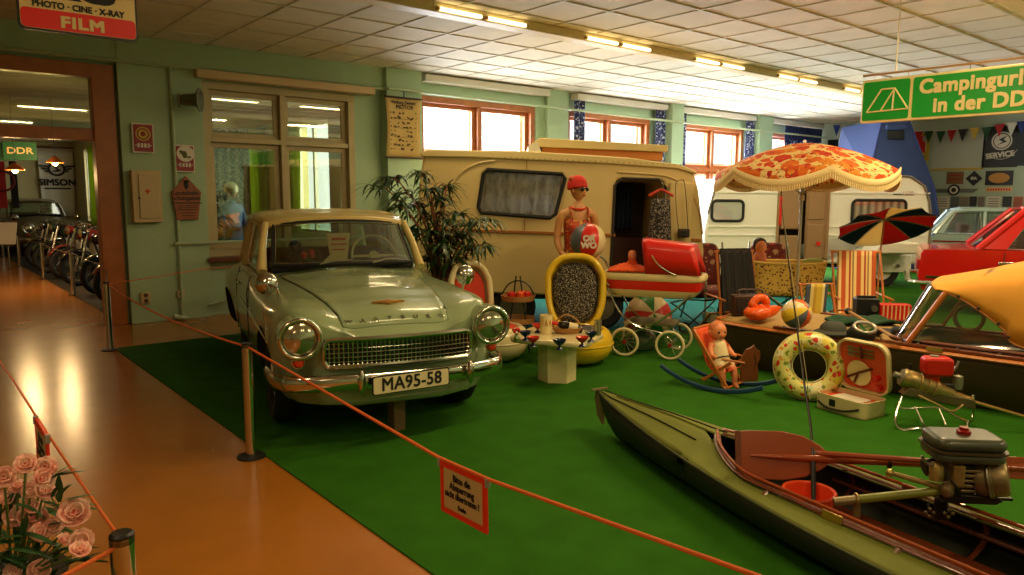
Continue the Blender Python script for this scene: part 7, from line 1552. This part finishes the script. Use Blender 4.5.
spots = [(2.95, 12.0, .25), (3.0, 13.4, .3), (2.95, 14.8, .2), (2.95, 16.2, .3), (2.9, 17.6, .2), (2.9, 19.0, .3), (1.0, 21.6, -1.2), (4.75, 13.85, .3), (4.9, 11.2, .9)]
for i, (x, y, a) in enumerate(spots):
    o = protos[i % 3] if i < 3 else copy_tree(protos[i % 3 if i != 7 else 1])
    o.location = (x, y, .008); o.rotation_euler = (0, 0, a)
    if labs[i]: o['label'] = labs[i]
o = copy_tree(car); o.location = (3.15, 22.2, .008); o.rotation_euler = (0, 0, R(7)); o['label'] = 'dark beige round car at the far end of the next hall'; o['category'] = 'car'
oldp = mat('dark_beige_car_paint', (120, 108, 76), .3, coat=.4)
for ch in kids(o):
    nm = ch.name.split('.')[0]
    if nm in ('body', 'bonnet', 'roof', 'front_pillar', 'middle_pillar', 'rear_pillar', 'roof_front_rail', 'roof_gutter'):
        ch.data = ch.data.copy(); ch.data.materials[0] = oldp
    if nm in ('number_plate', 'lettering', 'bonnet_emblem'):
        for g in kids(ch): bpy.data.objects.remove(g)
        bpy.data.objects.remove(ch)
# blue jacketed rider figure
t = thing('mannequin', 'mannequin in blue jacket and pale helmet seen through the inner window', 'mannequin', (4.38, 12.75, .008), R(20))
me = bpy.data.meshes.new('body'); V = [(0, 0, .92), (0, 0, 1.1), (0, 0, 1.3), (0, 0, 1.42), (0, 0, 1.52)]; Rr = [.13, .13, .15, .09, .05]; E = [(0, 1), (1, 2), (2, 3), (3, 4)]
for sgn in (-1, 1):
    chain_p = 2
    for p in ((sgn*.17, 0, 1.38, .07), (sgn*.23, -.02, 1.15, .06), (sgn*.2, -.2, 1.02, .05), (sgn*.16, -.32, 1.02, .035), (sgn*.15, -.40, 1.01, .03)): V.append(p[:3]); Rr.append(p[3]); E.append((chain_p, len(V)-1)); chain_p = len(V)-1
    chain_p = 0
    for p in ((sgn*.09, 0, .84, .11), (sgn*.1, -.02, .5, .075), (sgn*.1, .02, .1, .05), (sgn*.1, -.1, .045, .04)): V.append(p[:3]); Rr.append(p[3]); E.append((chain_p, len(V)-1)); chain_p = len(V)-1
me.from_pydata(V, E, []); o = bpy.data.objects.new('body', me); C.objects.link(o); me.materials.append(mat('blue_jacket_cloth', (36, 96, 160), .6)); o.modifiers.new('k', 'SKIN').use_smooth_shade = True
for v_, r in zip(me.skin_vertices[0].data, Rr): v_.radius = (r, r)
me.skin_vertices[0].data[0].use_root = True; q = o.modifiers.new('s', 'SUBSURF'); q.levels = q.render_levels = 2; finish(o, t, skin)
MB().ell((0, -.01, 1.64), (.075, .09, .115)).ell((0, -.1, 1.63), (.014, .02, .02)).build('head', skin, t); MB().lathe([(.0001, .15), (.07, .13), (.115, .07), (.12, .0), (.115, -.03)], 24, TM(0, .0, 1.66)).build('helmet', mat('cream_helmet', (222, 206, 170), .3), t)
drape('silver_curtain', (4.75, 15.1), (5.45, 14.75), .6, 2.9, ramp_mat('silver_blue_foil', 'noise', [(0, (40, 52, 70)), (.5, (90, 106, 130)), (.62, (190, 200, 214))], 22, .4, const=False), 5, .04, 'silver blue sparkling curtain behind the blue jacketed mannequin')
# banners, sign and lamps of the next hall
a, b = ony(36, 148, 26.95), ony(77, 216, 26.95)
t = thing('wall_banner', 'white banner with winged black emblem hanging in the next hall', 'banner', ((a.x+b.x)/2, 26.9, (a.z+b.z)/2), 0)
w, h = b.x-a.x, a.z-b.z
MB().surf(lambda u, v: Vector(((u-.5)*w*(1-.12*(1-v)), .03*math.sin(14*u)*(1-v)-.02, (v-.5)*h)), 30, 8).build('sheet', mat('white_banner_cloth', (238, 234, 224), .8), t, smooth=180, thick=.005); MB().cyl((-w*.55, 0, h/2+.02), (w*.55, 0, h/2+.02), .03).build('rod', darkw, t)
zc = h*.2; MB().lathe([(.16, -.003), (.22, -.003), (.22, .003), (.16, .003)], 28, TM(0, -.07, zc) @ RM(PI/2), sx=1.1).build('ring', inkm, t); MB().prism([(-.15, -.08), (.02, -.02), (-.08, .05), (.15, .09), (.0, .03), (.14, -.04), (.0, -.09)], -.075, -.065).build('emblem', inkm, t).location = (0, 0, zc)
for s in (-1, 1): 
    for k in range(3): MB().prism([(s*.23, .10-.08*k), (s*(.52-.09*k), .13-.08*k), (s*(.48-.09*k), .075-.08*k), (s*.23, .045-.08*k)], -.075, -.068).build('wing_bar', inkm, t).location = (0, 0, zc)
text('lettering', 'SIMSON', inkm, t, (0, -.075, zc-.42), (PI/2, 0, 0), .27, bold=.01, sx=1.05); MB().box((0, -.072, zc-.6), (.7, .006, .045)).build('small_print', inkm, t)
p = at(20, 151, 13.2); w = 26*13.2/FPX
for dx, lab in ((0, 'green hanging sign reading DDR in the next hall'), (-w*1.06, 'green hanging sign panel left of the DDR sign in the next hall')):
    q = p+_r*dx; t = thing('hanging_sign', lab, 'sign', q, YAW+R(28)); MB().box((0, 0, 0), (w*1.1, .03, 18*13.2/FPX)).build('panel', mat('dark_green_sign', (14, 92, 48), .5), t, bevel=.004)
    if dx == 0: text('lettering', 'DDR', mat('cream_enamel', (222, 196, 134), .3), t, (0, -.018, -.0), (PI/2, 0, 0), .16, bold=.003, sx=1.2)
    for x in (-.15, .15): MB().cyl((x, 0, .15), (x, 0, 3.19-q.z), .004, n=5).build('wire', steel, t)
a, b = ony(-12, 161, 24), ony(8, 208, 24); t = thing('flag', 'red flag with a round emblem at the left of the doorway view', 'flag', ((a.x+b.x)/2, 24, (a.z+b.z)/2), 0); MB().box((0, 0, 0), (b.x-a.x, .03, a.z-b.z)).build('cloth', mat('red_flag_cloth', (170, 24, 26), .8), t); MB().torus((.1, -.03, .1), .26, .03, RM(PI/2)).build('emblem', mat('dark_red_emblem', (110, 16, 18), .8), t)
for x in (-.2, .2): MB().cyl((x, 0, (a.z-b.z)/2), (x, 0, 3.19-t.location.z), .005, n=5).build('wire', steel, t)
a, b = ony(8, 161, 24), ony(20, 208, 24); t = thing('flag', 'black flag beside the red one in the doorway view', 'flag', ((a.x+b.x)/2, 24.0, (a.z+b.z)/2), 0); MB().box((0, 0, 0), (b.x-a.x-.02, .03, a.z-b.z)).build('cloth', mat('black_flag_cloth', (24, 20, 20), .8), t)
for x in (-.12, .12): MB().cyl((x, 0, (a.z-b.z)/2), (x, 0, 3.19-t.location.z), .005, n=5).build('wire', steel, t)
q = flr(9, 262); t = thing('info_board', 'white tilted information board at the left of the doorway view', 'board', (1.75, 19.0, .008), R(-20)); MB().box((0, 0, .75), (.36, .02, .5), rot=(R(-25), 0, 0)).build('panel', whi, t); MB().cyl((0, .05, 0), (0, .05, .72), .015).build('post', steel, t)
for px, py, D, lab in ((55, 162, 12.5, 'shaded pendant lamp in front of the white winged banner'), (15, 169, 11.8, 'bright pendant lamp at the left of the doorway view')):
    p = at(px, py, D); t = thing('pendant_lamp', lab, 'lamp', p, 0, 'pendant lamps of the next hall'); MB().cyl((0, 0, .09), (0, 0, 3.19-p.z), .005, n=6).build('cord', blackm, t); MB().lathe([(.02, .1), (.04, .08), (.13, .0), (.14, -.015)], 24).build('shade', mat('copper_lamp_shade', (190, 110, 50), .35, .5), t, thick=.004)
    MB().ell((0, 0, -.015), .05).build('bulb', mat('warm_lit_bulb', (255, 226, 170), .4, emit=(255, 176, 80), es=9), t)
    l = bpy.data.lights.new('pendant_lamp_light', 'POINT'); l.energy = 45; l.color = (1, .64, .26); l.shadow_soft_size = .06; o = bpy.data.objects.new('pendant_lamp_light', l); C.objects.link(o); o.location = p-Vector((0, 0, .09))
